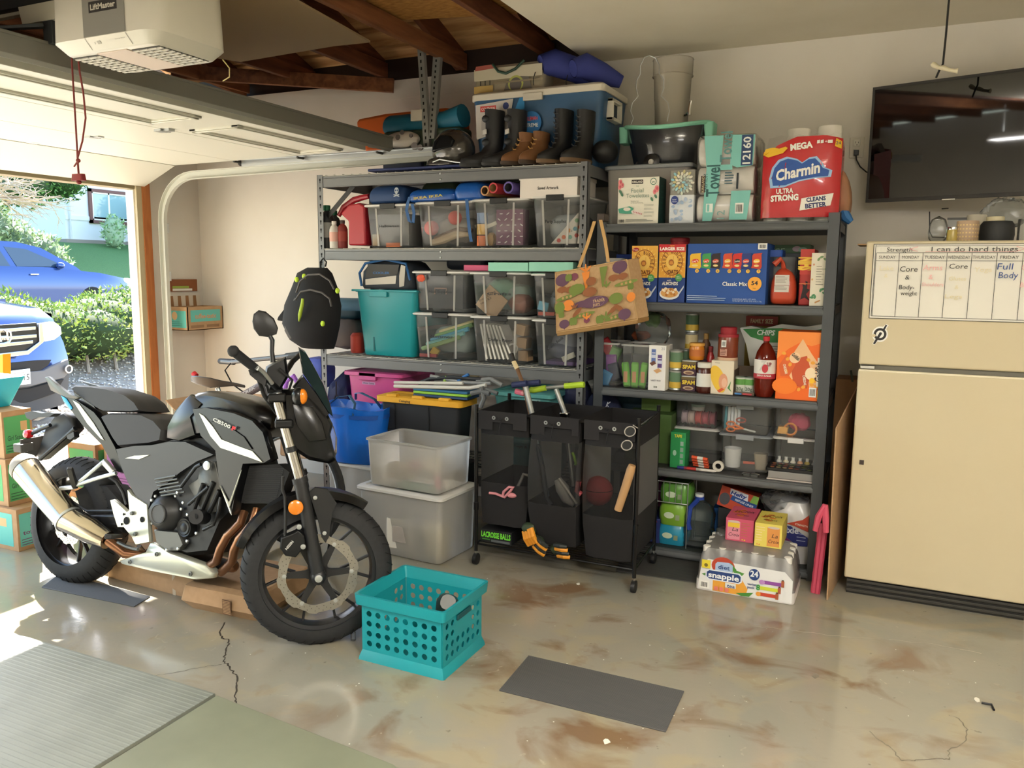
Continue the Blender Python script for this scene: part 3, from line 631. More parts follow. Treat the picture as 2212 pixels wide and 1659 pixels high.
def tbox(name,label,cat,x0,x1,y0,y1,z0,z1,key,taper=.03,rad=.03,lid=None,lid_h=.025,group=None,open_=False,latch=None,rot=0,ribs=True,lid_over=.012,tx=None):
 """tapered moulded tub with rim / lid / latches, standing at z0"""
 cx,cy,hx,hy=(x0+x1)/2,(y0+y1)/2,(x1-x0)/2,(y1-y0)/2;T=None
 if rot:T=Matrix.Translation((cx,cy,0))@Matrix.Rotation(math.radians(rot),4,'Z')@Matrix.Translation((-cx,-cy,0))
 t=thing(name,label,cat,(cx,cy,z0),group);zr=z1-(lid_h if lid else.012)
 def NG():g=G();g.T=T;return g
 g=NG();secs=[(z0+.004,cx,cy,hx-taper-.006,hy-taper*.7-.006,rad*.8),(z0+.012,cx,cy,hx-taper,hy-taper*.7,rad),(zr,cx,cy,hx-.008,hy-.008,rad)]
 clear=key.startswith('clear')
 g.rr(secs,4,True,False)
 if not clear:g.rr([(zr,cx,cy,hx-.012,hy-.012,rad),(z0+.02,cx,cy,hx-taper-.006,hy-taper*.7-.006,rad)],4,False,True)
 g.make('tub',key,t)
 rk_='clear_milk' if clear else key
 g=NG();rg=[(zr-.004,cx,cy,hx,hy,rad),(zr+.006,cx,cy,hx,hy,rad),(zr+.006,cx,cy,hx-.014,hy-.014,rad),(zr-.004,cx,cy,hx-.014,hy-.014,rad)]
 if open_ or not lid:g.rr(rg+[rg[0]],4,False,False);g.make('rim',rk_,t,smooth=20)
 if ribs:
  n=2
  for k in range(n):
   g=NG();f_=-.55+1.1*k/(n-1);xa=cx+f_*(hx-taper);xb=cx+f_*(hx-.01)
   g.add([(xa-.006,cy-hy+taper*.7-.003,z0+.012),(xa+.006,cy-hy+taper*.7-.003,z0+.012),(xb+.006,cy-hy+.005,zr-.01),(xb-.006,cy-hy+.005,zr-.01),(xa-.006,cy-hy+taper*.7+.001,z0+.012),(xa+.006,cy-hy+taper*.7+.001,z0+.012),(xb+.006,cy-hy+.009,zr-.01),(xb-.006,cy-hy+.009,zr-.01)],[(0,1,2,3),(0,4,5,1),(1,5,6,2),(3,2,6,7),(4,0,3,7)])
   g.make('wall_rib',rk_,t)
 if lid:
  g=NG();lo=lid_over;g.rr([(zr,cx,cy,hx+lo*.2,hy+lo*.2,rad),(zr+.003,cx,cy,hx+lo*.5,hy+lo*.5,rad),(z1-.006,cx,cy,hx+lo*.5,hy+lo*.5,rad),(z1,cx,cy,hx-.004,hy-.004,rad),(z1,cx,cy,hx-.03,hy-.03,rad*.7),(z1-.006,cx,cy,hx-.036,hy-.036,rad*.7)],4);g.make('lid',lid,t)
 if latch:
  g=NG();w_=min(.055,hx*.35);g.box((cx-w_,cy-hy-.010,zr-.014),(cx+w_,cy-hy+.002,z1+.002));g.make('latch',latch,t,bevel=.003)
 return t
def blob(name,label,cat,c,r,key,seed=1,nz=.012,group=None,flat=True):
 g=G();g.ball(c,r,16,10,nz=nz,seed=seed);o=g.make(name,key,sub=1);
 return tag(o,label,cat,group)
def can(name,label,c,r,h,key,top='zinc',band=None,art=None,group=None,cat='can'):
 x,y,z=c;t=thing(name,label,cat,c,group)
 g=G();g.lathe(c,[(r*.94,0),(r,.002),(r,.006),(r*.975,.008),(r*.975,h-.008),(r,h-.006),(r,h-.002),(r*.95,h),(r*.9,h-.004)],n=24);g.make('tin',top,t)
 g=G();g.lathe(c,[(r*.982,.01),(r*.982,h-.01)],n=24,caps=False);l_=g.make('paper_label',key,t)
 if band:
  g=G();g.lathe(c,[(r*.99,h*band[0]),(r*.99,h*band[1])],n=24,caps=False);g.make('label_band',band[2],t)
 if art:
  F=Face((x-r*.7,y-r-.0005,z),(1,0,0),(0,0,1),r*1.4,h);art(F);F.done(t)
 return t
def jar(name,label,c,prof,key,cap=None,capkey=None,cat='jar',band=None,art=None,group=None,n=24):
 t=thing(name,label,cat,c,group);g=G();g.lathe(c,prof,n=n);g.make('glass' if 'jar' in name else 'body',key,t)
 if cap:g=G();g.lathe(V(c),cap,n=n);g.make('cap',capkey,t,bevel=.001)
 if band:
  for bd in(band if isinstance(band,list)else[band]):g=G();g.lathe(V(c),[(bd[0],bd[1]),(bd[0],bd[2])],n=n,caps=False);g.make('paper_label',bd[3],t)
 if art:x,y,z=c;F=Face((x-art[0],y-art[1]-.001,z),(1,0,0),(0,0,1),2*art[0],art[2]);art[3](F);F.done(t)
 return t
ZA=1.800
x0,x1,_,z1=sp(1315,1500,370,470,4.5)
t=tbox('storage_bin','frosted storage bin with pink contents behind the towelette box, topmost pantry shelf','bin',x0,x1,4.42,4.80,ZA,2.13,'clear_milk',.02,lid='lid_grey',ribs=False)
blob('fabric_bundle','soft pink bundle inside the frosted bin behind the towelettes','fabric',((x0+x1)/2,4.60,1.95),(.20,.12,.135),'#c77f86',3)
zt=2.131
a,b=py(1340,300,4.52),py(1524,300,4.52);cx=(a.x+b.x)/2;hw=(b.x-a.x)/2;cy=4.63
t=thing('beverage_tub','glossy dark grey oval tub with mint green rim standing on the frosted bin','tub',(cx,cy,zt))
def oval(z,k,wav=0,n=36):return[V((cx+hw*k*math.cos(q),cy+.155*k*math.sin(q),z+wav*(abs(math.cos(q))**2)))for q in(2*math.pi*i/n for i in range(n))]
zr=py(1430,274,4.48).z
g=G();g.loft([oval(zt,.74),oval(zt+.02,.78),oval(zr-.01,.98,.03),oval(zr,.96,.03),oval(zt+.03,.74)]);g.make('tub','tub_grey' if mat('tub_grey','#33353a',.15,coat=.6)else 0,t)
g=G();R_=oval(zr,1.0,.03);g.tube(R_,.012,8,closed=True);g.make('rim','#8fd6bd',t)
for s in(-1,1):g=G();g.rr([(zr-.06,cx+s*hw*1.02,cy,.022,.05,.01),(zr+.03,cx+s*hw*1.0,cy,.028,.06,.01)]);g.make('side_handle','#8fd6bd',t,bevel=.004)
c=py(1407,350,4.485);g=G();g.lathe(c,[(.045,.02),(.045,0),(.03,-.004)],(0,1,0),24);g.make('drain_boss','black_gloss',t);g=G();g.lathe(c+V((0,-.012,.0)),[(.014,0),(.016,.006),(.008,.02)],(0,1,0),16);g.make('drain_plug','#d8d6cf',t)
t=thing('wire_stand','bent silver wire frame of three stacked loops standing on the dark tub','wire frame',py(1405,262,4.56))
pts=[(1363,268),(1368,256),(1362,240),(1366,222),(1378,208),(1374,190),(1376,172),(1383,160),(1383,142),(1392,124),(1403,120),(1416,125),(1424,140),(1424,158),(1433,172),(1434,190),(1428,207),(1443,222),(1446,240),(1441,262)]
g=G();P=[py(x,y_,4.56)for x,y_ in pts];g.tube(P,.003,6);g.make('wire','zinc',t)
c=py(1448,265,4.68);ztop=py(1450,131,4.68).z;h=ztop-zt-.15;c=V((c.x+.005,4.68,zt+.15))
t=thing('drink_dispenser','tall clear drink dispenser with a silver tap behind the wire frame','dispenser',c)
g=G();g.lathe(c,[(.075,0),(.088,.01),(.098,h*.5),(.100,h*.52),(.104,h*.78),(.110,h*.80),(.112,h)],n=32,caps=False);g.make('jar','clear_frost' if mat('clear_frost','#fbf4e4',.15,kind='clear',milk=.42,tint='#ffffff')else 0,t)
g=G();g.tube([c+V((.112*math.cos(q),.112*math.sin(q),h*.80))for q in[2*math.pi*k/24 for k in range(24)]],.003,6,closed=True);g.tube([c+V((.112*math.cos(q),.112*math.sin(q),h))for q in[2*math.pi*k/24 for k in range(24)]],.003,6,closed=True);g.make('rim_bead','clear_frost',t)
g=G();p=py(1478,250,4.60);g.tube([p,p+V((.02,-.02,.004)),p+V((.035,-.03,.015))],.009,8);g.tube([p+V((.035,-.03,-.004)),p+V((.035,-.03,.03)),p+V((.042,-.03,.07))],[.012,.009,.008],8);g.make('tap','chrome',t)
g=G();g.lathe((c.x,c.y,zt),[(.05,0),(.05,.15)],n=24);g.make('stand','clear_frost',t)
def art(F):
 F.rect(.33,.86,.28,.09,'#2b2326');F.text('KIRKLAND',.47,.905,.045,'#e8e4da',.25,.02)
 F.ell(.86,.90,.075,.075,'#3f7d63');F.ell(.86,.90,.06,.06,'#efeade');F.text('w',.86,.9,.07,'#3f7d63')
 for cx_,cy_,r in((.05,.90,.07),(.10,.84,.06),(.04,.80,.06),(.95,.74,.08),(.9,.68,.06)):F.ell(cx_,cy_,r*.7,r,'#e58a8f',10);F.ell(cx_+.01,cy_+.01,r*.35,r*.5,'#cf5f6a',8)
 for cx_,cy_ in((.06,.70),(.10,.64),(.93,.58),(.84,.52)):F.ell(cx_,cy_,.03,.05,'#4e7f66',8,30)
 F.text('THE',.48,.81,.025,'#6f9a86');F.text('Facial',.48,.72,.09,'#7f9a8d',.3);F.text('Towelettes',.49,.61,.09,'#7f9a8d',.56)
 F.text('Sensitive Skin\n& Makeup Removing',.48,.49,.025,'#8a8f88',.3)
 F.pl([(.02,.33),(.14,.35),(.30,.38),(.40,.34),(.36,.22),(.20,.22),(.05,.24)],'#4fa58b');F.ell(.24,.32,.09,.04,'#e9e2d8');F.ell(.48,.24,.14,.05,'#ece2dc',16,-14)
 for k in range(6):F.ell(.40+.04*k,.26-.01*k,.014,.018,'#d98c94',6)
 for k in range(4):F.lines(.66,.40-.075*k,.24,2,.022,'#b5b8b0',.4,k)
 F.text('180',.115,.065,.06,'#2f3a35',.13,.02);F.lines(.22,.085,.7,2,.03,'#7b827d',.4)
def sideg(F):F.lines(.2,.8,.5,5,.12,'#1c4b43',.3);F.text('180',.5,.1,.06,'#2f6a5e')
X0,X1,_,_=sp(1335,1423,382,474,4.26);Z1=py(1380,383,4.26).z
carton('tissue_carton','white towelettes carton with pink roses and a dark green side','box',X0,X1,4.26,4.40,ZA,Z1,'#e9e6d8',art,side=lambda F:(F.rect(0,0,1,1,'#173f39'),sideg(F)))
X0,X1,_,_=sp(1446,1498,420,476,4.27);zm=py(1470,421,4.27).z;zt_=py(1470,367,4.27).z
def art(F):
 for i in range(40):
  q=i*2.4;r=.05+.42*math.sqrt(i/40);F.ell(.5+r*math.cos(q),.5+r*math.sin(q),.085,.05,['#8fc3cf','#cfd6c8','#c9c08c','#a9b5b0','#e4e0d2'][i%5],8,math.degrees(q))
def art2(F):
 rn=random.Random(4)
 for i in range(26):F.ell(rn.uniform(.08,.92),rn.uniform(.08,.92),rn.uniform(.05,.1),rn.uniform(.04,.08),['#b3c6df','#d6e0ea','#9fb6d4'][i%3],7,rn.uniform(0,90))
 F.ell(.22,.82,.15,.15,'#2b3f86');F.text('facial\ntissue',.22,.84,.05,'#dfe4ee')
carton('tissue_box','cube tissue box with a blue flower print, lower of the stacked pair','box',X0,X1,4.27,4.40,ZA,zm,'#dde3ea',art2)
carton('tissue_box','cube tissue box with a teal and sand petal pattern, upper of the stacked pair','box',X0+.002,X1,4.27,4.40,zm+.0005,zt_,'#8f8d86',art)
def roll(c,r,l,axis,parent=None,key='#fbf8f0',label=None,group=None,name='paper_roll'):
 t=thing(name,label,'paper roll',c,group)if label else parent
 g=G();g.lathe(c,[(r*.35,0),(r*.96,0),(r,.006),(r,l-.006),(r*.96,l),(r*.35,l)],axis,28,caps=False);g.lathe(c,[(r*.35,0),(r*.35,l)],axis,16,caps=False);g.make('paper' if label else 'paper_roll',key,t);return t
X0,X1,_,_=sp(1503,1630,288,470,4.27);H=py(1565,290,4.27).z-ZA;W_=X1-X0
t=thing('paper_towel_pack','tall pack of paper towel rolls in clear and mint printed film','paper towels',((X0+X1)/2,4.4,ZA))
for r_ in range(3):
 for c_ in range(1):
  rr_=H/6-.001
  for yy in(4.28+rr_,4.28+3*rr_):roll(V((X0+.008,yy,ZA+.002+rr_*(2*r_+1))),rr_-.003,W_-.016,(1,0,0),t)
g=G()
rn=random.Random(2);ring=[]
for z_,k in((0,.97),(.02,1),(H*.31,1.0),(H*.335,.985),(H*.36,1.0),(H*.64,1.0),(H*.665,.985),(H*.69,1.0),(H-.02,1.0),(H,.93)):
 ring.append((ZA+.001+z_,(X0+X1)/2,4.28+H/3,W_/2*k+.004,H/3*k+.001,.03))
g.rr(ring,4);g.make('film_wrap','film',t)
F=Face((X0,4.276,ZA),(1,0,0),(0,0,1),W_,H,.002);c1='#7fc4bd';
F.pl([(.12,.995),(.45,.99),(.42,.62),(.40,.36),(.30,.02),(.14,.02),(.16,.40),(.18,.62)],c1);F.pl([(.60,.99),(.98,.98),(.96,.64),(.70,.62),(.58,.66)],c1);F.pl([(.62,.36),(.95,.36),(.90,.03),(.60,.03)],c1);F.pl([(.40,.66),(.62,.66),(.62,.60),(.38,.60)],c1)
F.text('Towel',.30,.48,.15,'#2f5f60',.36*H/W_*1.0,.02,a=90);F.text('PREMIUM',.17,.46,.05,'#3a6465',.30,a=90);F.text('Towel',.50,.86,.13,'#5b8f8e',.34*H/W_,.02,a=90)
F.rect(.09,.35,.08,.19,'#3a2a2a');F.text('KIRKLAND',.13,.445,.03,'#d9c9a0',.27,a=90)
F.rect(.76,.64,.19,.34,'#28436b');F.text('12',.85,.71,.085,'#e9ece8',.16,.02,a=90);F.text('160',.85,.87,.085,'#e9ece8',.26,.02,a=90)
F.rect(.70,.38,.035,.18,'#2b3338');F.lines(.5,.56,.16,5,.03,'#3b5f6e',.4);F.barcode(.70,.10,.14,.12);F.rect(.2,.12,.12,.10,'#dfe8e4');F.rect(.22,.13,.04,.08,c1);F.text('12',.46,.09,.09,'#7fa8a6',a=90)
F.done(t)
X0,X1,_,_=sp(1646,1816,300,470,4.28);W_=X1-X0;H=py(1740,296,4.28).z-ZA
t=thing('toilet_paper_pack','large red pack of toilet rolls with a blue cloud lettered label','toilet paper',((X0+X1)/2,4.4,ZA))
rw=W_/6
for zz in(0,.11,.22):
 for k in range(3):roll(V((X0+rw*(2*k+1),4.36,ZA+.002+zz)),rw-.003,.108,(0,0,1),t)
def fr(x,y_,d=0):
 u=(x-.5)*2;v=(y_-.5)*2
 return V((X0+x*W_,4.29-.055*(1-min(1,u*u))**.5*(1-.3*v*v)-d,ZA+.018+y_*(H-.018)))
nx,nz_=16,14;rn=random.Random(8);outline_t=lambda x:.90+.10*min(1,max(0,(x-.18)/.25))-(.06 if x<.18 else 0)-.04*max(0,(x-.8)/.2)
g=G();rows=[]
for j in range(nz_+1):rows.append([fr(i/nx,j/nz_*outline_t(i/nx),rn.uniform(-.003,.003))for i in range(nx+1)])
g.loft(rows,close=False)
rows=[[rows[j][0]for j in range(nz_+1)],[V((X0,4.45,rows[j][0].z))for j in range(nz_+1)]];g.loft(rows,close=False)
rows2=[[fr(1,j/nz_*outline_t(1))for j in range(nz_+1)],[V((X1,4.45,ZA+.018+j/nz_*.9*(H-.018)))for j in range(nz_+1)]];g.loft(rows2,close=False);g.make('red_film','red_film' if mat('red_film','#c0282e',.25,coat=.4)else 0,t)
class Puff:
 def __init__(s):s.g=G();s.L=.002
 def pl(s,pts,c):
  s.L+=.0006;n=[]
  for i in range(len(pts)):
   a,b=pts[i-1],pts[i]
   for k in range(1,4):n.append((a[0]+(b[0]-a[0])*k/3,a[1]+(b[1]-a[1])*k/3))
  cx_=sum(p[0]for p in n)/len(n);cy_=sum(p[1]for p in n)/len(n);s.g.m(c);C=fr(cx_,cy_,s.L);O=[fr(x,y_,s.L)for x,y_ in n];M_=[fr((x+cx_)/2,(y_+cy_)/2,s.L)for x,y_ in n];k=len(n)
  s.g.add(O+M_+[C],[(i,(i+1)%k,k+(i+1)%k,k+i)for i in range(k)]+[(k+i,k+(i+1)%k,2*k)for i in range(k)]);return s
 def text(s,tx,x,y_,h,c,w_=None,bold=0,a=0,sh=0):
  vs_,fs,x0_,x1_=text_mesh(tx,bold);s.L+=.0006;k=math.radians(a);hh=h*(H)/.7;WW=hh*(x1_-x0_);sx=(w_*W_/WW)if w_ else 1;out=[]
  for p in vs_:
   X=((p.x-(x0_+x1_)/2)*hh*sx+p.y*hh*sh);Y=(p.y-.35)*hh;out.append(fr(x+(X*math.cos(k)-Y*math.sin(k))/W_,y_+(X*math.sin(k)+Y*math.cos(k))/H,s.L))
  s.g.m(c).add(out,fs);return s
P=Puff()
cl=[(.16,.40),(.14,.50),(.17,.62),(.24,.70),(.34,.73),(.46,.70),(.52,.66),(.60,.71),(.68,.72),(.74,.66),(.78,.60),(.86,.57),(.85,.50),(.70,.49),(.50,.46),(.32,.40)]
cx_,cy_=.5,.57;P.pl([(cx_+(x-cx_)*1.10,cy_+(y_-cy_)*1.16)for x,y_ in cl],'#9fc4ea');P.pl(cl,'#2b56a5')
P.text('Charmin',.46,.565,.13,'#f3f1ea',.56,.035,10,.15);P.text('MEGA',.50,.88,.075,'#f3f1ea',.28,.05,6)
for k in range(2):P.pl([(.69+.045*k,.90),(.725+.045*k,.903),(.725+.045*k,.945),(.69+.045*k,.94)],'#f3f1ea')
P.pl([(.82,.90),(.88,.90),(.88,.94),(.82,.94)],'#f3f1ea');P.text('+',.80,.92,.04,'#f3f1ea')
P.text('ULTRA',.32,.33,.06,'#f3f1ea',.22,.03,2);P.text('STRONG',.32,.245,.07,'#f3f1ea',.36,.05,2)
P.pl([(.0,.80),(.04,.87),(.14,.88),(.22,.86),(.30,.88),(.33,.86),(.27,.80),(.18,.78),(.08,.76)],'#e8b92c');P.pl([(.91,.86),(.99,.83),(.99,.92),(.92,.96)],'#e8b92c');P.text('24',.95,.90,.04,'#2b3a6a')
P.pl([(.52,.08),(.90,.14),(.93,.29),(.54,.23)],'#efebe2');P.text('CLEANS',.72,.22,.05,'#2a3566',.24,.04,6);P.text('BETTER',.72,.145,.055,'#2a3566',.26,.04,6)
P.g.make('printed_artwork',None,t,smooth=0)
g=G();rn=random.Random(5);rows=[]
for j in range(5):rows.append([fr(.04+.92*i/12,.80+.25*j/4,-.006-.02*j)+V((0,0,.006*math.sin(i*2+j)))for i in range(13)])
g.loft(rows,close=False);g.make('clear_film_top','film',t)
for px_,pt,nm in((1722,278,'left'),(1790,271,'right')):
 c=py(px_,320,4.52);zt_=py(px_,pt,4.52).z
 roll(V((c.x,4.56,zt_-.105)),.058,.105,(0,0,1),label='white toilet roll standing above the red pack, %s one of the two'%nm,name='toilet_roll')
 g=G();g.rr([(ZA,c.x,4.56,.058,.058,.05),(zt_-.107,c.x,4.56,.058,.058,.05)]);tag(g.make('toilet_roll_sleeve','film'),'clear sleeve of spare rolls behind the red pack, %s column'%nm,'packaging')
a=py(1822,400,4.5);g=G();g.rr([(ZA+.02,a.x+.005,4.5,.03,.10,.02),(ZA+.10,a.x,4.5,.05,.12,.03),(ZA+.22,a.x-.01,4.5,.04,.11,.03),(ZA+.27,a.x-.03,4.5,.02,.09,.01)]);o=tag(g.make('plastic_wrapped_pack','#a77b5c',sub=1),'brown and blue plastic pack wedged behind the red pack at the rack end','pack')
g=G();P_=[py(x,y_,4.42)for x,y_ in((1815,385),(1818,420),(1820,450),(1828,470),(1838,480))];g.tube(P_,[.012,.022,.02,.026,.016],8);g.make('twisted_tail','#2f6fae',o)
ZB=1.388
roll(V((py(1328,590,4.5).x,4.5,ZB)),.06,.235,(0,0,1),label='white kitchen roll standing behind the shopping bag on the pantry rack',name='kitchen_roll')
c=py(1350,600,4.62);carton('blue_tub','small royal blue tub behind the cereal, next to the kitchen roll','tub',c.x-.05,c.x+.06,4.6,4.7,ZB,ZB+.26,'#23408f')
def cereal(F,larger):
 F.rect(0,.43,1,.57,'#e9b14a' if not larger else '#e8a83c');F.rect(0,0,1,.43,'#1c3f86')
 for i in range(20):
  q=i*2*math.pi/20;F.pl([(.5+.40*math.cos(q-.06),.70+.23*math.sin(q-.06)),(.5+.50*math.cos(q),.70+.29*math.sin(q)),(.5+.40*math.cos(q+.06),.70+.23*math.sin(q+.06))],'#f6d36a')
 F.ell(.5,.70,.40,.235,'#a4581d',28);F.ell(.5,.70,.375,.22,'#e9b14a',28);F.ell(.5,.70,.22,.13,'#f0c766',24)
 s='HONEY BUNCHES'
 for i,ch in enumerate(s):
  q=math.radians(205-230*i/(len(s)-1));F.text(ch,.5+.30*math.cos(q),.70+.178*math.sin(q),.062,'#6b3514',.07 if ch!=' ' else None,.02,math.degrees(q)-90)
 F.ell(.48,.69,.10,.055,'#a9642a',12);F.ell(.48,.695,.07,.02,'#d9933f',10);F.ell(.48,.675,.075,.02,'#d9933f',10);F.rect(.55,.73,.015,.07,'#d9933f')
 F.text('of',.30,.535,.035,'#6b3514',sh=.3);F.text('OATS',.55,.53,.065,'#6b3514',.40,.03)
 F.ell(.16,.93,.13,.035,'#a8252c',16,10);F.text('Post',.16,.93,.035,'#f0e6d8')
 if larger:F.rect(0,.87,1,.13,'#c2232a');F.text('LARGER SIZE',.5,.925,.05,'#f6f0e6',.92,.05);F.text('NEW',.5,.975,.025,'#f2b544')
 F.ell(.78,.43,.13,.065,'#4e9a51',18);F.text('HEART\nHEALTHY',.78,.45,.018,'#e9f0e2',.16)
 F.text('with',.42,.385,.03,'#f2f0ea');F.text('ALMONDS',.46,.33,.055,'#f2f0ea',.60,.03)
 F.ell(.45,.15,.38,.10,'#dfe3ea',20);F.ell(.45,.165,.33,.08,'#d7a15b',20)
 rn=random.Random(3)
 for i in range(20):F.ell(.45+rn.uniform(-.26,.26),.18+rn.uniform(-.05,.06),.05,.025,['#b8742f','#e9d9b8','#c98a3d','#f1e7cf'][i%4],7,rn.uniform(0,90))
 F.pl([(.80,.17),(.99,.30),(.99,.26),(.83,.14)],'#c3ccd8');F.lines(.06,.035,.3,1,.02,'#9db0d4')
for(a,b,tp,lg,lb)in((1364,1421,531,0,'cereal carton, orange and blue, partly hidden by the shopping bag'),(1423,1481,528,1,'cereal carton with a red larger size banner beside the blue chips box')):
 X0,X1,_,_=sp(a,b,530,650,4.25);Z1=py((a+b)/2,tp,4.25).z;carton('cereal_box',lb,'cereal box',X0,X1-.002,4.25,4.32,ZB,Z1,'#1c3f86',lambda F,lg=lg:cereal(F,lg))
c=V(((X0+X1)/2,4.40,ZB));jar('red_tin','round red tin lid showing behind the larger cereal carton',c,[(.05,0),(.05,.325)],'#a8232a',[(.052,.32),(.052,.338),(.045,.343)],'#8c1c22','tin')
def chips(F):
 cols=[('#e9b92f','#d8452f','Lay\'s'),('#3f9a55','#d8452f','Lay\'s'),('#2c2226','#c8452f','Lay\'s'),('#cf4a2c','#e8b23a','Cheetos'),('#cf2f26','#201d20','Doritos'),('#26397a','#d8452f','Doritos'),('#c8402a','#f0c23a','Fritos')]
 xs_=[.10,.245,.365,.515,.635,.745,.875];num=['8','6','6','12','12','7','7']
 for(c1,c2,tx),x,nm in zip(cols,xs_,num):
  w2=.065 if x>.2 else.08
  F.pl([(x-w2,.60),(x+w2*.8,.58),(x+w2,.62),(x+w2*.85,.82),(x+w2,.845),(x-w2*.6,.83),(x-w2*.85,.80),(x-w2*.8,.65)],c1);F.ell(x,.71,w2*.62,.035,c2,14,10);F.text(tx,x,.71,.03,'#f3efe4',w2,.02,8);F.ell(x,.635,w2*.5,.02,'#e9cf8a',8)
  F.ell(x+.03,.545,.025,.032,'#e8b84a',16);F.text(nm,x+.03,.545,.03,'#2a3046')
 F.text('Classic Mix',.62,.335,.065,'#eef0f0',.31,.015);F.ell(.865,.34,.085,.115,'#f0a93c',28);F.text('54',.865,.355,.065,'#2e2a2e',.08,.03);F.text('bags',.865,.27,.02,'#7a5a2a')
 F.rect(.885,.90,.11,.10,'#e9e9e4');F.barcode(.89,.905,.10,.085);F.lines(.02,.12,.52,3,.033,'#a9bfe0',.35);F.text('54 INDIVIDUAL BAGS, 1 OZ. EACH\nTOTAL NET WT. 54 OZ. (3 LB. 6 OZ.) 1.5 kg',.78,.085,.022,'#c9d6ea',.36)
X0,X1,_,_=sp(1484,1656,526,651,4.25);Z1=py(1570,526,4.25).z
carton('chips_box','large blue box of assorted chips bags, middle of the second pantry shelf','box',X0,X1,4.25,4.50,ZB,Z1,'#1f4f9c',chips)
X0,X1,Z0,Z1=sp(1594,1752,514,544,4.62)
def art(F):F.text('Glitter',.45,.5,.5,'#a9c9a0',.4,sh=.3);F.ell(.82,.5,.06,.32,'#b7a1a8');F.ell(.9,.4,.06,.3,'#8fb09a');F.rect(.02,.3,.1,.5,'#9fbfb0')
o=carton('flat_carton','flat dark green carton lying high up behind the chips box','box',X0,X1,4.60,4.78,ZB+.265,ZB+.265+.045,'#4c6a4a',art)
carton('stacked_carton','dim grey carton under the flat green one at the rear of the shelf','box',X0+.02,X1-.02,4.60,4.78,ZB,ZB+.264,'#5a5f63')
c=py(1690,600,4.40);t=thing('storage_jar','clear square jar with a blue lid behind the orange bread bag','jar',(c.x-.01,4.42,ZB));g=G();g.rr([(ZB,c.x-.01,4.42,.075,.07,.02),(ZB+.24,c.x-.01,4.42,.075,.07,.02)]);g.make('glass','clear',t);g=G();g.rr([(ZB+.241,c.x-.055,4.42,.055,.07,.015),(ZB+.275,c.x-.055,4.42,.055,.07,.015)]);g.make('lid','#1f4a9e',t)
X0,X1,_,_=sp(1662,1719,560,653,4.26);cx=(X0+X1)/2;hw=(X1-X0)/2;zt_=py(1690,563,4.26).z
t=thing('bread_bag','orange red bread bag with a knotted top and white nutrition panel','bread',(cx,4.33,ZB))
g=G();g.rr([(ZB,cx,4.33,hw*.92,.055,.03),(ZB+.02,cx,4.33,hw,.065,.035),(ZB+.13,cx,4.33,hw*.98,.065,.035),(ZB+.165,cx,4.33,hw*.6,.05,.03),(ZB+.185,cx-.005,4.33,hw*.25,.02,.01)]);g.make('bag','bread_film' if mat('bread_film','#bf4a31',.25)else 0,t,sub=1)
g=G();g.tube([V((cx-.005,4.33,ZB+.18)),V((cx-.01,4.32,zt_-.01)),V((cx-.02,4.31,zt_+.01)),V((cx-.05,4.30,zt_-.02))],[.012,.010,.012,.016],8);g.make('knot','bread_film',t)
F=Face((cx-hw*.6,4.264,ZB+.065),w=hw*1.1,h=.085);F.rect(0,0,1,1,'#cfcac2');F.lines(.06,.88,.85,5,.08,'#8f8a84',.35);F.rect(0,.38,1,.02,'#7a2f22');F.lines(.06,.3,.85,3,.08,'#8f8a84',.35);F.done(t)
X0,X1,_,_=sp(1727,1757,538,654,4.30);Z1=py(1740,538,4.30).z
def art(F):F.rect(0,.55,1,.45,'#b83a34');F.text('SHIN',.5,.75,.38,'#e9c14a',.7,.06,a=90)if False else F.text('SHIN',.45,.74,.45*.55,'#e6bf45',1.0,.06,a=90);F.pl([(.15,.10),(.3,.32),(.25,.38),(.5,.36),(.45,.44),(.62,.42),(.6,.30),(.8,.28),(.55,.2),(.85,.08),(.45,.14)],'#1f1215');F.rect(0,.38,1,.012,'#e08a4a')
carton('noodle_pack','narrow red noodle pack with yellow lettering beside the bread bag','noodles',X0,X1,4.30,4.52,ZB,Z1,'#a52f2c',art,bevel=.006)
X0,X1,_,_=sp(1751,1790,546,654,4.25);Z1=py(1770,546,4.25).z
def art(F):
 for x,y_,a in((.55,.92,20),(.75,.88,-30),(.4,.88,60),(.85,.70,10),(.7,.32,20),(.8,.25,-20),(.6,.3,70),(.2,.2,40),(.12,.16,-10),(.3,.17,80)):F.ell(x,y_,.12,.022,'#7d9a6d' if y_>.5 else '#4f8a5f',8,a)
 for k in range(8):F.rect(.3,.74-.048*k,.42 if k%2 else.3,.010,'#8a8578')
 F.ell(.15,.78,.05,.02,'#c98a6a');F.ell(.1,.5,.05,.02,'#c9a06a');F.pl([(.3,.08),(.6,.12),(.62,.10),(.32,.05)],'#c08a52')
carton('herb_carton','slim cream carton printed with green herbs at the right end of the shelf','box',X0,X1,4.25,4.45,ZB,Z1,'#ded8c6',art)
ZC3=.918
def cbin(name,label,a,b,tp,Y,dep,z,lidk='lid_grey',key='clear',h=None,cat='bin',group='clear bins on the pantry rack',**k):
 X0,X1,_,_=sp(a,b,tp,tp+60,Y);Z1=h+z if h else py((a+b)/2,tp,Y).z
 return tbox(name,label,cat,X0,X1,Y,Y+dep,z,Z1,key,.012,.02,lid=lidk,lid_h=.012,group=group,ribs=False,**k),(X0,X1,Z1)
t,(X0,X1,Z1)=cbin('storage_bin','clear open bin of blue and purple snack wrappers, leftmost on the pantry shelf',1284,1338,738,4.24,.22,ZC3,None)
rn=random.Random(1)
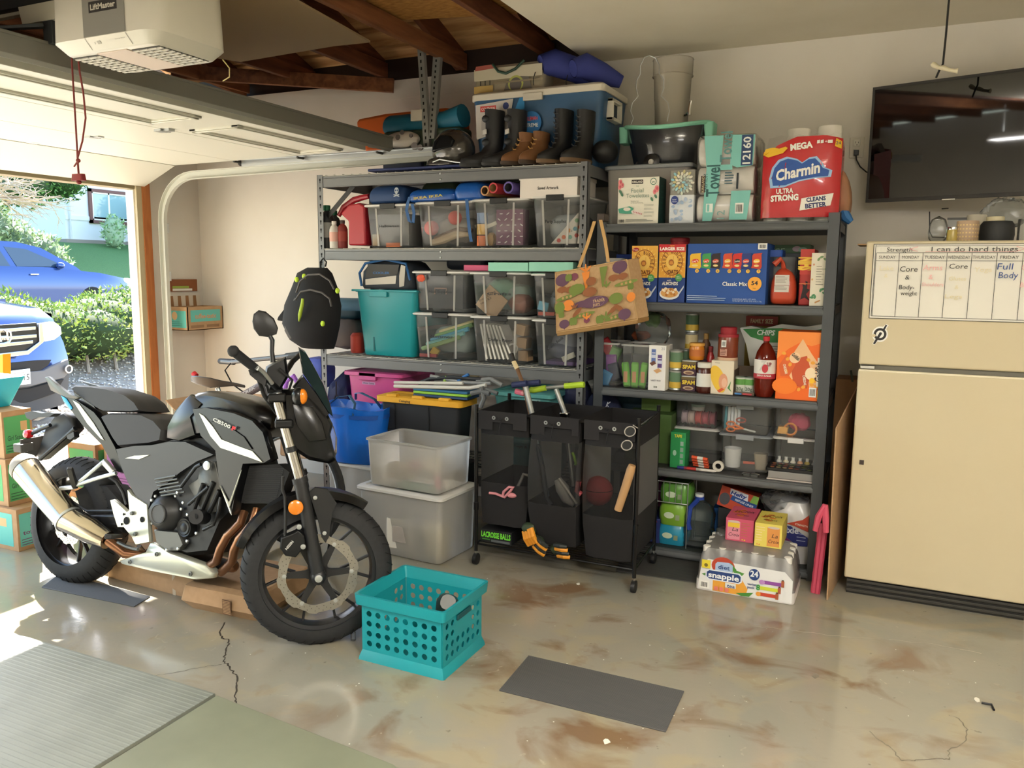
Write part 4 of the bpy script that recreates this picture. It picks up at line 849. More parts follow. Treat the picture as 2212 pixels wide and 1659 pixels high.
for i,(c_,nm)in enumerate((('#3f86b8','sky blue'),('#2c2f52','navy'),('#7a3f8a','purple'),('#6fa35a','leaf green'),('#a8343a','crimson'))):
 g=G();x=X0+.03+(X1-X0-.06)*rn.random();z=ZC3+.03+.045*i;a=rn.uniform(-.6,.6);c=V((x,4.31+.01*i,z));g.T=Matrix.Translation(c)@Matrix.Rotation(a,4,'Y');g.rr([(-.05,0,0,.03,.002,.002),(-.04,0,0,.032,.012,.01),(.04,0,0,.032,.012,.01),(.05,0,0,.03,.002,.002)]);tag(g.make('snack_pouch',c_+'g'),'%s snack pouch inside the leftmost clear pantry bin'%nm,'snack')
t,(X0,X1,Z1)=cbin('storage_bin','clear open bin with green snack pouches beside the white bar carton',1339,1404,742,4.225,.22,ZC3,None)
for i in range(3):
 x=X0+.028+.045*i;g=G();g.T=Matrix.Translation((x,4.26+.012*i,ZC3+.07))@Matrix.Rotation(.12*(i-1),4,'Y');g.rr([(-.065,0,0,.018,.002,.002),(-.055,0,0,.02,.013,.01),(.06,0,0,.02,.013,.01),(.07,0,0,.016,.002,.002)]);o=tag(g.make('snack_pouch','#6fb83fg'),'bright green snack pouch in the clear bin, %s of three'%('left','middle','right')[i],'snack','green pouches in the clear bin');g=G();g.T=Matrix.Translation((x,4.246+.012*i,ZC3+.06));g.rr([(-.03,0,0,.011,.001,.001),(.03,0,0,.011,.001,.001)]);g.make('window','#c98f5a',o)
X0,X1,_,_=sp(1401,1438,746,836,4.225);Z1=py(1420,746,4.225).z
def art(F):
 F.text('20',.82,.93,.06,'#9a9aa8');
 for x,y0_,c_ in((.28,.62,'#5b6fae'),(.65,.50,'#5b3f7a')):F.rect(x-.14,y0_,.28,.30,'#b9c3d8');F.rect(x-.12,y0_+.01,.24,.28,c_);F.rect(x-.12,y0_+.10,.24,.07,'#c9cfe4');F.rect(x-.10,y0_+.20,.2,.02,'#dfe0ea')
 F.pl([(.06,.60),(.32,.66),(.45,.60),(.2,.54)],'#6b4334');F.pl([(.3,.44),(.6,.50),(.78,.44),(.5,.38)],'#c79a6a');F.text('VARIETY PACK',.45,.22,.035,'#4a4658',.6,.01);F.barcode(.30,.05,.3,.06);F.lines(.3,.17,.4,1,.03,'#aaa',.4)if False else None
carton('bar_carton','tall white snack bar carton with two purple bars printed on it','box',X0,X1,4.225,4.36,ZC3,Z1,'#e6e4e2',art)
def at(px_,Y):return py(px_,790,Y).x
def gc(F):F.rect(.1,.1,.8,.3,'#d3b45a');F.text('green\nbeans',.5,.75,.12,'#2f4a34')
for(x,Y,z0_,lb)in((1461,4.31,0,'lower can of vegetables with green label beside the bar carton'),(1461,4.31,.108,'upper can of vegetables with green label beside the bar carton'),(1481,4.40,.0,'lower can standing just behind the vegetable cans'),(1481,4.40,.108,'second can up, just behind the vegetable cans'),(1492,4.52,.19,'can with yellow corn label on the rear stack'),(1492,4.52,.298,'topmost can with green label on the rear stack')):
 can('food_can',lb,(at(x,Y),Y,ZC3+z0_),.0365,.106,'#5d7d62' if z0_!=.19 else '#c9b98f',band=(.12,.42,'#cfae45'),art=None)
g=G();g.box((at(1492,4.52)-.04,4.48,ZC3),(at(1492,4.52)+.11,4.56,ZC3+.189));tag(g.make('rear_carton','#6d6a60',bevel=.002),'dull grey carton holding up the rear cans','box')
def spam(F):F.rect(0,0,1,1,'#3c1f33');F.rect(0,.80,1,.2,'#6a5a30');F.text('SPAM',.5,.62,.26,'#e0c43a',.9,.05);F.ell(.5,.22,.38,.14,'#b9a184');F.ell(.5,.2,.25,.08,'#7a5a4a')
Xs=at(1491,4.31)
for k in(0,1):
 z_=ZC3+.083*k;t=thing('meat_tin','rounded square luncheon meat tin, %s of the two in front'%('lower','upper')[k],'tin',(Xs,4.31,z_));g=G();g.rr([(z_,Xs,4.31,.044,.028,.018),(z_+.081,Xs,4.31,.044,.028,.018)]);g.make('tin','#4a2740',t);g=G();g.rr([(z_+.076,Xs,4.31,.046,.030,.02),(z_+.082,Xs,4.31,.046,.030,.02)]);g.make('rim','zinc',t);F=Face((Xs-.038,4.2815,z_),w=.076,h=.076);spam(F);F.done(t)
for k in(0,1):
 z_=ZC3+.083*k;g=G();g.rr([(z_,Xs+.03,4.39,.044,.028,.018),(z_+.081,Xs+.03,4.39,.044,.028,.018)]);tag(g.make('meat_tin','#3a2034'),'luncheon meat tin in the second row, %s one'%('lower','upper')[k],'tin')
jar('peach_jar','amber plastic fruit jar standing on the luncheon meat tins',(at(1504,4.33),4.33,ZC3+.167),[(.036,0),(.040,.01),(.040,.06),(.036,.075)],'#c67a24g',[(.041,.074),(.041,.088),(.036,.09)],'#d9a04a',band=(.0405,.02,.055,'#b8682c'))
jar('sauce_bottle','small brown sauce bottle behind the amber jar',(at(1523,4.46),4.46,ZC3+.10),[(.025,0),(.025,.14),(.012,.17)],'#5a3a1c',[(.014,.168),(.014,.20)],'#8a6a34','bottle')
g=G();g.rr([(ZC3,at(1523,4.46),4.46,.028,.028,.02),(ZC3+.0995,at(1523,4.46),4.46,.028,.028,.02)]);tag(g.make('tin','#8a7a5a'),'plain tin under the small brown sauce bottle','tin')
jar('ketchup_bottle','red sauce bottle standing behind the dark spread jar',(at(1534,4.40),4.40,ZC3+.10),[(.024,0),(.026,.03),(.020,.08),(.010,.11)],'#a52a2ag',[(.013,.105),(.013,.135)],'#7a1a1e','bottle')
g=G();g.box((at(1534,4.40)-.03,4.37,ZC3),(at(1534,4.40)+.03,4.43,ZC3+.0995));tag(g.make('tea_carton','#6a4a34',bevel=.002),'small dark carton below the red sauce bottle','box')
jar('spread_jar','brown spread jar with white lid between the luncheon tins and the fruit carton',(at(1523,4.27),4.27,ZC3),[(.036,0),(.040,.008),(.041,.02),(.041,.12),(.034,.135)],'#4a1c12g',[(.038,.134),(.039,.158),(.036,.16)],'#dedbd2',band=(.0415,.035,.105,'#d9d8d2'))
X0,X1,_,_=sp(1536,1585,779,838,4.25);Z1=py(1560,779,4.25).z
def art(F):F.ell(.32,.45,.30,.42,'#e3b93a',20,20);F.ell(.55,.38,.20,.24,'#d99a7a',16);F.ell(.60,.35,.12,.14,'#e3b59a',14);F.pl([(.30,.10),(.5,.2),(.62,.15),(.4,.05)],'#c8542f');F.pl([(.75,.2),(.9,.42),(.85,.2),(.95,.08)],'#4f8a4a');F.lines(.15,.92,.3,1,.05,'#8a8270')
carton('fruit_carton','cream carton with yellow fruit artwork under the spice jar','box',X0,X1,4.25,4.36,ZC3,Z1,'#ddd2bd',art)
jar('spice_jar','large paprika jar with red lid standing on the cream carton',(at(1571,4.31),4.31,Z1),[(.048,0),(.052,.01),(.052,.12),(.046,.135)],'#7c3a24g',[(.040,.134),(.042,.14),(.042,.168),(.038,.172)],'#96202a',band=[(.0525,.12,.135,'#96202a'),(.0525,.0,.015,'#c9a78a')])
c=V((at(1571,4.31),4.31,Z1));F=Face((c.x-.03,c.y-.054,Z1+.02),w=.05,h=.09);F.rect(.1,.55,.5,.4,'#c9c4ba');F.barcode(.12,.57,.45,.36);F.rect(0,.05,.7,.4,'#b98a7a');F.lines(.05,.4,.6,4,.09,'#6b3a2c',.4);F.done(bpy.data.objects[c and 'spice_jar'])
X0,X1,_,_=sp(1589,1630,780,838,4.26)
t=thing('cup_tray','open dark tray of green and white food cups beside the soda bottle','tray',((X0+X1)/2,4.32,ZC3));g=G();g.box((X0-.012,4.26,ZC3),(X1+.01,4.27,ZC3+.018));g.box((X0-.012,4.26,ZC3),(X0-.005,4.40,ZC3+.13));g.box((X1+.003,4.26,ZC3),(X1+.01,4.40,ZC3+.13));g.box((X0-.012,4.40,ZC3),(X1+.01,4.41,ZC3+.14));g.box((X0-.012,4.26,ZC3),(X1+.01,4.41,ZC3+.003));g.make('tray','#5a4a3a',t);F=Face((X0-.012,4.26,ZC3),w=X1-X0+.02,h=.018);F.rect(.1,.2,.3,.5,'#3f7ab8');F.rect(.45,.2,.4,.5,'#b8434a');F.done(t)
for k in range(2):
 c=V((X0+.022+.045*k,4.305,ZC3+.0035));jar('food_cup','green banded food cup in the dark tray, %s one'%('left','right')[k],c,[(.026,0),(.032,.085)],'#cfd3c8',[(.033,.085),(.033,.09)],'#9aa59a','cup',band=[(.0318,.05,.08,'#5f9a4a')],art=(.018,.032,.05,lambda F:F.text('20g',.5,.6,.35,'#2f4a34')))
t=thing('chips_bag','green and white chips bag leaning behind the soda bottle','chips bag',py(1690,780,4.55))
pts=[(1598,708),(1622,704),(1650,710),(1690,700),(1740,706),(1776,700),(1772,722),(1760,790),(1620,790),(1612,745)]
g=G();P1=[py(x,y_,4.52)for x,y_ in pts];P2=[p+V((0,.06,0))for p in P1];C_1=[p.lerp(V((P1[0].x+.28,4.49,p.z)),.15)+V((0,-.02,0))for p in P1]
g.loft([P1,P2]);g.make('bag','chip_white' if mat('chip_white','#cfd2cc',.3)else 0,t)
F=Face(py(1598,790,4.519),w=(py(1776,790,4.519)-py(1598,790,4.519)).x,h=py(1690,700,4.519).z-py(1690,790,4.519).z)
F.pl([(.02,.90),(.20,.93),(.50,.96),(.80,.90),(.99,.98),(.97,.78),(.6,.62),(.35,.60),(.12,.72)],'#2f7f3a');F.ell(.62,.82,.09,.12,'#a8322c');F.ell(.78,.80,.1,.09,'#7fae4a');F.text('CHIPS',.3,.84,.12,'#dfe8d8',.22,.03,sh=.2);F.rect(.3,.15,.14,.22,'#9aa09a');F.lines(.28,.5,.3,4,.06,'#8a8f8a',.4);F.done(t)
X0,X1,Z0,Z1=sp(1611,1680,683,720,4.68)
def art(F):F.rect(0,.86,1,.14,'#9a3a34');F.text('FAMILY SIZE',.5,.93,.06,'#d9c9a0',.7,.03)
carton('family_box','yellow and red family size carton at the back, above the chips bag','box',X0,X1,4.68,4.76,ZC3,Z1,'#b09a4a',art)
c=V((at(1653,4.27),4.27,ZC3));t=thing('soda_bottle','red cherry soda bottle with a white label beside the orange carton','bottle',c);hb=py(1655,727,4.27).z-ZC3
g=G();g.lathe(c,[(.030,0),(.040,.004),(.050,.03),(.053,.05),(.054,hb*.38),(.053,hb*.62),(.045,hb*.74),(.025,hb*.86),(.014,hb*.90),(.014,hb*.95)],n=28);g.make('body','soda' if mat('soda','#8f2a18',.05,kind='clear',milk=.8,tint='#b8421f')else 0,t)
g=G();g.lathe(c,[(.016,hb*.93),(.016,hb),(.013,hb*1.005)],n=16);g.make('cap','#b5232b',t)
g=G();g.lathe(c,[(.0548,hb*.32),(.0548,hb*.63)],n=28,caps=False);g.make('paper_label','#e2ddd6',t)
g=G();g.lathe(c,[(.0552,hb*.32),(.0552,hb*.40)],n=28,caps=False);g.make('label_band','#b83340',t)
F=Face((c.x-.045,c.y-.0565,c.z+hb*.36),w=.09,h=hb*.29);F.text('7',.38,.62,.55,'#c9c4c0',.26,.03,sh=.25);F.ell(.58,.45,.17,.24,'#b8303c');F.text('UP',.8,.7,.2,'#8a3a44',.25,.04);F.text('ZERO SUGAR',.55,.05,.09,'#e8e4de',.8,.02);F.done(t)
X0,X1,_,_=sp(1678,1776,717,855,4.235);Z1=py(1725,717,4.235).z
def art(F):
 F.pl([(0,.60),(.25,.75),(.5,.85),(.75,.80),(1,.86),(1,1),(0,1)],'#ef8a3a');F.pl([(.30,.62),(.55,.90),(.75,.70),(.98,.5),(.98,.2),(.75,.2),(.7,.35),(.35,.30),(.2,.45)],'#e9b98a')
 F.pl([(.40,.60),(.66,.66),(.78,.42),(.70,.18),(.40,.22),(.34,.42)],'#c4512a');F.pl([(.05,.50),(.20,.66),(.42,.52),(.30,.36),(.1,.34)],'#d9622c');F.ell(.40,.62,.12,.08,'#f0c9a0',14,-30);F.ell(.76,.40,.12,.09,'#f2dcb8',14)
 for i,(x,y_)in enumerate(((.15,.68),(.24,.60),(.30,.52),(.22,.42),(.70,.60),(.80,.56),(.62,.20),(.52,.16),(.86,.30),(.9,.22),(.80,.24),(.12,.28))):F.ell(x,y_,.05,.025,'#e9a23a',8,i*35)
 F.ell(.20,.20,.28,.12,'#f07d22');F.text('CHEDDAR',.20,.45,.035,'#f3e6cf',.24,.03,a=-75);F.text('CHEDDAR',.64,.30,.035,'#f3e6cf',.24,.03,a=-80)
 F.rect(.90,.22,.10,.42,'#e9e2d2');F.text('Goldfish',.93,.42,.09,'#2a2222',.36*1.25,.02,a=90,sh=.2);F.text('Goldfish',.42,.64,.05,'#2a2222',.2,.02,a=-40)
 F.ell(.80,.30,.06,.04,'#f2c12f');F.barcode(.75,.06,.16,.14);F.rect(.93,.04,.07,.13,'#e8c33a')
carton('cracker_carton','big orange cracker carton at the right end of the third pantry shelf','box',X0,X1,4.235,4.42,ZC3,Z1,'#ec6a1c',art)
t=blob('produce_bag','clear bag of leafy greens and orange packets behind the clear bins','bag',py(1412,712,4.55),(.11,.06,.10),'bag_clear',4,.02)
blob('leafy_greens','pale green leaves inside the clear bag behind the bins','greens',py(1410,690,4.56),(.05,.03,.045),'#6f9a4a',6,.012)
blob('orange_packet','dull orange packet in the clear bag behind the bins','packet',py(1385,725,4.60),(.06,.03,.03),'#a8542f',7,.006)
c=py(1400,760,4.58);carton('rear_box','dark box under the clear bag of greens','box',c.x-.12,c.x+.13,4.52,4.62,ZC3,ZC3+.155,'#4a4844')
ZD=.500
def pk(n,lb,cat,a,b,t_,Y,dep,z,col,art=None,zt=None,**k):
 X0,X1,_,_=sp(a,b,t_,t_+60,Y);Z1=zt if zt else py((a+b)/2,t_,Y).z
 return carton(n,lb,cat,X0,X1,Y,Y+dep,z,Z1,col,art,**k)
pk('green_carton','dark green carton lying on its side behind the black sorter cart','box',1352,1450,893,4.32,.30,ZD,'#3f5a26')
pk('green_carton','olive green carton on top of the larger green one','box',1385,1448,862,4.42,.30,py(1400,893,4.32).z+.001,'#56702c')
pk('teal_carton','dark teal blue carton stacked behind the green cartons','box',1322,1390,858,4.48,.25,ZD,'#16384a')
a=py(1290,880,4.30)
t=blob('anchor_bag','navy fabric bag printed with white anchors behind the cart','bag',a+V((.0,.1,-.12)),(.13,.10,.22),'navy_cloth' if mat('navy_cloth','#1c2444',.85)else 0,5,.01)
F=Face(a+V((-.12,-.015,-.10)),w=.22,h=.18,lift=.0)
for x,y_,an in((.2,.75,0),(.55,.85,20),(.85,.7,-20),(.35,.4,-30),(.7,.35,10),(.15,.15,15),(.9,.2,0)):F.text('J',x-.03,y_,.16,'#b9bfcc',None,.01,an);F.text('L',x+.04,y_,.16,'#b9bfcc',None,.01,an-30)
F.done(t)
t,(X0,X1,Z1)=cbin('craft_bin','shallow grey lidded bin under the bin of pink spools, left on the craft shelf',1453,1552,925,4.40,.30,ZD,'lid_white')
zz=Z1
t,(X0,X1,Z1)=cbin('craft_bin','clear bin of pink ribbon spools on the left stack of the craft shelf',1455,1553,862,4.40,.30,zz+.001,None)
for i,c_ in enumerate(('#b9a3a8','#c9b3a8','#c2554f','#a83a4a','#8f2a3f')):
 c=V((X0+.035+.038*i,4.47,zz+.05));t=thing('ribbon_spool','ribbon spool in the pink spool bin, %s from the left'%('first','second','third','fourth','fifth')[i],'spool',c);g=G();g.lathe(c,[(.036,0),(.040,.002),(.040,.005),(.034,.007),(.034,.026),(.040,.028),(.040,.032),(.036,.034)],(1,0,0),20);g.make('ribbon',c_,t)
jar('tape_tin','round white lidded tin on the ribbon spools',(X0+.12,4.47,zz+.092),[(.035,0),(.036,.02)],'#cfcfca',[(.038,.02),(.038,.032),(.034,.034)],'#9fb5a8','tin')
t,(X0,X1,Z1)=cbin('craft_bin','clear lidded bin with a white cup, lower middle of the craft shelf',1553,1664,940,4.30,.32,ZD,'lid_grey',latch='lid_grey');zz=Z1
jar('white_cup','white plastic cup standing inside the lower middle craft bin',(X0+.06,4.38,ZD+.014),[(.040,0),(.046,.10),(.044,.10),(.038,.004)],'#d9d9d6',cat='cup')
g=G();g.rr([(ZD+.014,X1-.05,4.37,.03,.02,.01),(ZD+.10,X1-.055,4.37,.035,.025,.015)]);tag(g.make('bead_bag','#8f8370'),'small bag of brown beads inside the lower middle craft bin','bag')
g=G();g.bar((X0+.12,4.36,ZD+.045),(X0+.18,4.36,ZD+.047),.012,.012);tag(g.make('clothes_peg','#c8573f'),'red orange peg in the lower middle craft bin','peg')
t,(X0,X1,Z1)=cbin('craft_bin','clear lidded bin holding orange scissors, upper middle of the craft shelf',1554,1665,874,4.30,.32,zz+.001,'lid_grey',latch='lid_grey')
sc=thing('scissors','orange handled scissors inside the upper middle craft bin','scissors',(X0+.10,4.34,zz+.03));c=V((X0+.085,4.325,zz+.035))
for d in(.014,-.014):g=G();g.tube([c+V((-.028+.022*math.cos(q),0,d+.013*math.sin(q)))for q in[k*math.pi/6 for k in range(12)]],.0045,6,closed=True);g.tube([c+V((-.008,0,d*.8)),c+V((.03,0,-.004)),c+V((.04,0,-.006))],[.006,.006,.003],6);g.make('handle','#e0742a',sc)
g=G();g.bar(c+V((.035,0,-.006)),c+V((.10,0,-.018)),.003,.009);g.make('blade','zinc',sc)
g=G();g.tube([c+V((.02+.024*math.cos(q),.02,.035+.012*math.sin(q)))for q in[k*math.pi/6 for k in range(12)]],.004,6,closed=True);tag(g.make('scissor_handle','#a8452f'),'dull red scissor handles behind the orange scissors','scissors')
for i,c_ in enumerate(('#2f8a94','#d9d9d4','#cfd3d6','#dcdcd8','#c9cdd0')):g=G();x=X0+.022+.017*i;g.cyl((x,4.35,zz+.02),(x+.002,4.36,zz+.115),.0075,n=10);g.cyl((x+.002,4.36,zz+.115),(x+.0025,4.362,zz+.135),.0078,n=10);tag(g.make('marker',c_),'%s marker standing upright in the upper middle craft bin'%('teal','first white','second white','third white','fourth white')[i],'marker')
t,(X0,X1,Z1)=cbin('craft_bin','low clear bin of small paint bottles, lower right of the craft shelf',1668,1768,947,4.34,.30,ZD+.001,'lid_white',latch='lid_white');zz=Z1
rn=random.Random(3)
for i in range(6):
 c=V((X0+.03+.035*i,4.40,ZD+.02));jar('paint_bottle','little %s paint bottle in the lower right craft bin'%('white','cream','ivory','peach','yellow','grey')[i],c,[(.012,0),(.014,.01),(.014,.045),(.007,.055)],['#d9d9d2','#d9cfb0','#dfd9c9','#d9a27a','#d6bb4a','#a9a9a6'][i],[(.008,.054),(.008,.07)],'#dfdfda','bottle',n=12)
t,(X0,X1,Z1)=cbin('craft_bin','clear bin with pink and orange stencils, upper right of the craft shelf',1667,1778,880,4.33,.30,zz+.001,'lid_grey',key='clear_milk' if False else 'clear')
blob('pink_cutter','crumpled pink felt piece in the upper right craft bin','felt',(X0+.13,4.42,zz+.075),(.055,.03,.05),'#c23f5f',2,.012)
g=G();g.tube([V((X0+.09+.03*math.cos(q),4.37,zz+.04+.03*math.sin(q)))for q in[k*math.pi/8 for k in range(16)]],.006,6,closed=True);tag(g.make('tape_ring','#e08a3a'),'orange ring in the upper right craft bin','ring')
g=G();g.rr([(zz+.015,X0+.05,4.38,.025,.02,.005),(zz+.05,X0+.055,4.38,.025,.02,.005)]);tag(g.make('glue_block','#d9a04a'),'small amber block in the upper right craft bin','block')
pk('tape_box','green upright tape carton on the craft shelf','box',1448,1481,934,4.255,.10,ZD,'#1f8a4c',lambda F:(F.rect(.62,.05,.3,.8,'#2fa05f'),[F.rect(.66,.12+.17*k,.2,.12,'#8aa59a')for k in range(4)],F.text('TAPE',.5,.9,.08,'#e3cf3a',.5,.03),F.ell(.3,.42,.12,.08,'#9fc4ae')),bevel=.002)
c0=py(1494,975,4.27)
for i in range(4):g=G();a=V((c0 .x+.002,4.27+.016*i,ZD+.014+.019*(3-i)*.9));g.cyl(a,a+V((.085,0,-.006)),.0095,n=12);g.m('#e8e4de').cyl(a+V((.03,0,-.002)),a+V((.07,0,-.005)),.0099,n=12)if False else None;o=tag(g.make('glue_stick','#d9532c'),'orange glue stick, %s of the pack of four on the craft shelf'%('first','second','third','fourth')[i],'glue');g=G();g.cyl(a+V((.03,0,-.002)),a+V((.06,0,-.0045)),.0099,n=12);g.make('paper_label','#d9d6d0',o)
c=py(1552,985,4.262);t=thing('tape_roll','roll of white tape leaning on the clear craft bin','tape',V((c.x,4.262,ZD)));g=G();r_=.029;c=V((c.x,4.262,ZD+r_+.001));g.lathe(c,[(.016,0),(r_,0),(r_,.018),(.016,.018),(.016,0)],(0,1,0),24,caps=False);g.make('roll','#d6d0c4',t)
for(pa,pb,k1,k2,lb)in(((1464,990),(1520,1000),'#24307a','#e6e4de','white marker with a dark blue cap lying at the front of the craft shelf'),((1478,1000),(1548,1008),'#b8302c','#d9d3cc','red and white pen lying below the blue capped marker')):
 Y=4.235;a=py(*pa,Y);b=py(*pb,Y);a.z=b.z=ZD+.009;b.x=max(b.x,a.x+.12);t=thing('marker_pen',lb,'pen',(a+b)/2);g=G();g.cyl(a,a.lerp(b,.38),.0085,n=12);g.make('cap',k1,t);g=G();g.tube([a.lerp(b,.38),a.lerp(b,.9),b],[.0078,.0078,.004],12);g.make('barrel',k2,t)
c=py(1622,1016,4.25);t=thing('pocket_tool','chrome folding pocket tool lying on the craft shelf edge','tool',V((c.x,4.245,ZD)));g=G();g.rr([(ZD,c.x,4.25,.042,.012,.01),(ZD+.012,c.x,4.25,.046,.014,.012),(ZD+.016,c.x,4.25,.036,.008,.007)]);g.make('body','chrome',t);g=G();g.box((c.x-.002,4.233,ZD+.001),(c.x+.001,4.267,ZD+.0168));g.make('hinge_slot','dark_hole',t)
pk('sketch_pad','white sketch pad under the paint tray at the shelf edge','pad',1654,1770,1030,4.232,.20,ZD,'#cfc3bd',zt=ZD+.006)
pk('paint_case','grey paint case on the sketch pad','case',1658,1766,1005,4.238,.17,ZD+.0065,'#8c8a88',zt=ZD+.045,bevel=.004)
X0,X1,_,_=sp(1654,1766,1000,1010,4.238);t=thing('paint_palette','black palette lid with small dull paint wells on the grey case','palette',((X0+X1)/2,4.3,ZD+.046));g=G();g.rr([(ZD+.046,(X0+X1)/2,4.32,(X1-X0)/2,.085,.01),(ZD+.060,(X0+X1)/2,4.32,(X1-X0)/2,.085,.01)]);g.make('tray','black_plastic',t,bevel=.002)
rn=random.Random(5)
for j in range(3):
 for i in range(7):g=G();c=V((X0+.03+.03*i,4.262+.045*j,ZD+.0605));g.lathe(c,[(.011,0),(.011,.0015)],n=10);g.make('paint_well',rn.choice(['#7a3f34','#5f6a3f','#8a7a5a','#4a4f5a','#99623f']),t)
ZE=.055
pk('soda_case','dark blue soda carton seen through the cart, left on the floor shelf','box',1360,1425,1118,4.28,.25,ZE,'#1d2b6a',lambda F:(F.ell(.72,.80,.2,.22,'#b8343f',20,30),F.ell(.8,.72,.2,.18,'#1d2b6a',20),F.text('pepsi',.6,.40,.14,'#b9c4e0',.5,.02),F.rect(.1,.1,.3,.12,'#2f8ab0')))
for(tp,z0_,z1_,c_,w_,lb)in((1135,ZE,.165,'#2b93b5',(1424,1472),'blue and white wipes pack, bottom of the green stack'),(1090,.166,.285,'#7fae3a',(1428,1476),'lime green soft pack in the middle of the stack'),(1060,.286,.40,'#5f9a3f',(1430,1482),'green baby wipes pack at the top of the stack')):
 X0,X1,_,_=sp(w_[0],w_[1],tp,tp+30,4.27);cx=(X0+X1)/2;g=G();h_=z1_-z0_;hx=(X1-X0)/2+.02
 g.rr([(z0_,cx,4.36,hx*.9,.075,.03),(z0_+h_*.3,cx,4.36,hx,.085,.04),(z0_+h_*.7,cx,4.36,hx,.085,.04),(z1_,cx,4.36,hx*.88,.07,.03)]);o=tag(g.make('wipes_pack',c_+'g'),lb,'pack');F=Face((cx-hx*.7,4.272,z0_+h_*.25),w=hx*1.4,h=h_*.5);F.ell(.35,.5,.25,.3,'#cfe0c4');F.rect(.66,.1,.2,.5,'#8a9a7a');F.done(o)
t=thing('wire_basket','chrome wire basket rim around the stacked green packs','basket',py(1440,1065,4.3));g=G();a=py(1395,1052,4.26);b=py(1486,1060,4.26);z_=.40
for z_ in(.30,.415):g.tube([V((a.x,4.262,z_)),V((b.x,4.262,z_)),V((b.x,4.47,z_)),V((a.x,4.47,z_))],.003,6,closed=True)
for k in range(8):x=a.x+(b.x-a.x)*k/7;g.tube([V((x,4.262,.30)),V((x,4.262,.415))],.002,5)
for(x,y_)in((a.x,4.262),(b.x,4.262),(b.x,4.47),(a.x,4.47)):g.tube([V((x,y_,ZE)),V((x,y_,.415))],.003,6)
g.make('wire','zinc',t)
pk('pink_carton','pink and navy carton on the rear of the floor shelf behind the basket','box',1422,1462,1035,4.60,.12,ZE,'#8a4a6a',lambda F:F.rect(.6,.5,.3,.3,'#2b3a8a'))
pk('blue_bucket','plain blue carton standing between the water jug and the seltzer boxes','box',1538,1600,1100,4.45,.2,ZE,'#14508f')
c=V((py(1508,1150,4.36).x,4.36,ZE));h=py(1505,1073,4.30).z-ZE;t=thing('water_jug','large clear water jug with blue handle and white cap on the floor shelf','jug',c);g=G();secs=[(0,.07,.07),(.02,.085,.085),(.05,.082,.082),(.06,.087,.087),(.09,.082,.082),(.10,.087,.087),(.13,.083,.083),(.22,.088,.088),(.27,.075,.075),(.31,.03,.03),(.33,.022,.022)]
g.rr([(c.z+z_,c.x,c.y,hx,hy,min(hx,hy)*.7)for z_,hx,hy in[(s_[0]*h/.36,s_[1],s_[2])for s_ in secs]],5);g.make('jug','jug_clear' if mat('jug_clear','#a9b8ba',.05,kind='clear',milk=.16,tint='#dfe8e8')else 0,t)
g=G();g.tube([c+V((-.005,-.03,h*.90)),c+V((-.03,-.085,h*.80)),c+V((-.035,-.095,h*.5)),c+V((-.03,-.09,h*.38))],[.014,.013,.012,.014],8);g.make('handle','#1f3f9a',t);g=G();g.lathe(c+V((0,0,h*.90)),[(.026,0),(.026,h*.06)],n=16);g.make('neck','#1f3f9a',t);g=G();g.lathe(c+V((0,0,h*.96)),[(.024,0),(.024,h*.05)],n=20);g.make('cap','#d9dadb',t)
g=G();a=py(1550,1082,4.38);t=thing('liner_box','tilted orange and blue bin liner box above the seltzer cartons','box',a);T=Matrix.Translation(a)@Matrix.Rotation(math.radians(13),4,'Y');g.T=T;L_=(py(1632,1100,4.38)-a).length;g.box((0,0,-.02),(L_,.10,.095));o=g.make('box','#b8452a',t,bevel=.001)
R3=T.to_3x3();F=Face(T@V((0,0,-.02)),R3@V((1,0,0)),R3@V((0,0,1)),L_,.115);F.pl([(.30,.45),(1,.30),(1,.62),(.34,.72)],'#1f4a8a');F.ell(.16,.4,.14,.3,'#4a4a50');F.pl([(.8,.62),(1,.62),(1,1),(.85,1)],'#7aa84a');F.pl([(.26,.70),(.75,.62),(.72,.95),(.24,.98)],'#d9dce4');F.text('Hefty',.48,.80,.18,'#22408a',.42,.04,sh=.2);F.text('REFUSE LINER',.68,.5,.10,'#dfe4ec',.5,.02,-4);F.done(t)
pk('dark_box','black box holding up the tilted liner box','box',1550,1640,1108,4.40,.2,ZE,'#1a1b1e',zt=.27)
g=G();rn=random.Random(2);c=py(1695,1085,4.40)
t=thing('clear_sack','crumpled clear plastic sack stuffed under the craft shelf','plastic bag',c);g.ball(c,(.13,.10,.07),22,14,nz=.014,seed=4);g.make('film','bag_clear',t);
X0,X1,_,_=sp(1668,1752,1108,1200,4.27);cx=(X0+X1)/2
t=thing('paper_plate_sack','white sack with red and blue band and white lettering, right end of the floor shelf','pack',(cx,4.36,ZE));g=G();g.rr([(ZE,cx,4.38,.10,.09,.05),(ZE+.10,cx,4.38,.115,.10,.06),(ZE+.25,cx,4.38,.11,.10,.06),(ZE+.315,cx,4.38,.07,.07,.05)]);g.make('sack','#c9c7c6g',t)
F=Face((cx-.075,4.277,ZE+.08),w=.155,h=.20,lift=.004);F.pl([(0,.62),(.45,.60),(1,.35),(1,.12),(.7,.10),(.3,.30),(0,.36)],'#27307a');F.pl([(.3,.66),(.8,.80),(1,.95),(1,.50),(.55,.62)],'#b8422c');F.text('Dixie',.40,.50,.16,'#d9dce6',.6,.03);F.text('STRENGTH',.78,.66,.05,'#e6d9c9',.4,.02,-6);F.pl([(0,.34),(.3,.3),(.5,.2),(.1,.22)],'#7a2f6a');F.lines(.65,.42,.3,3,.09,'#b9c4e0',.2);F.done(t)
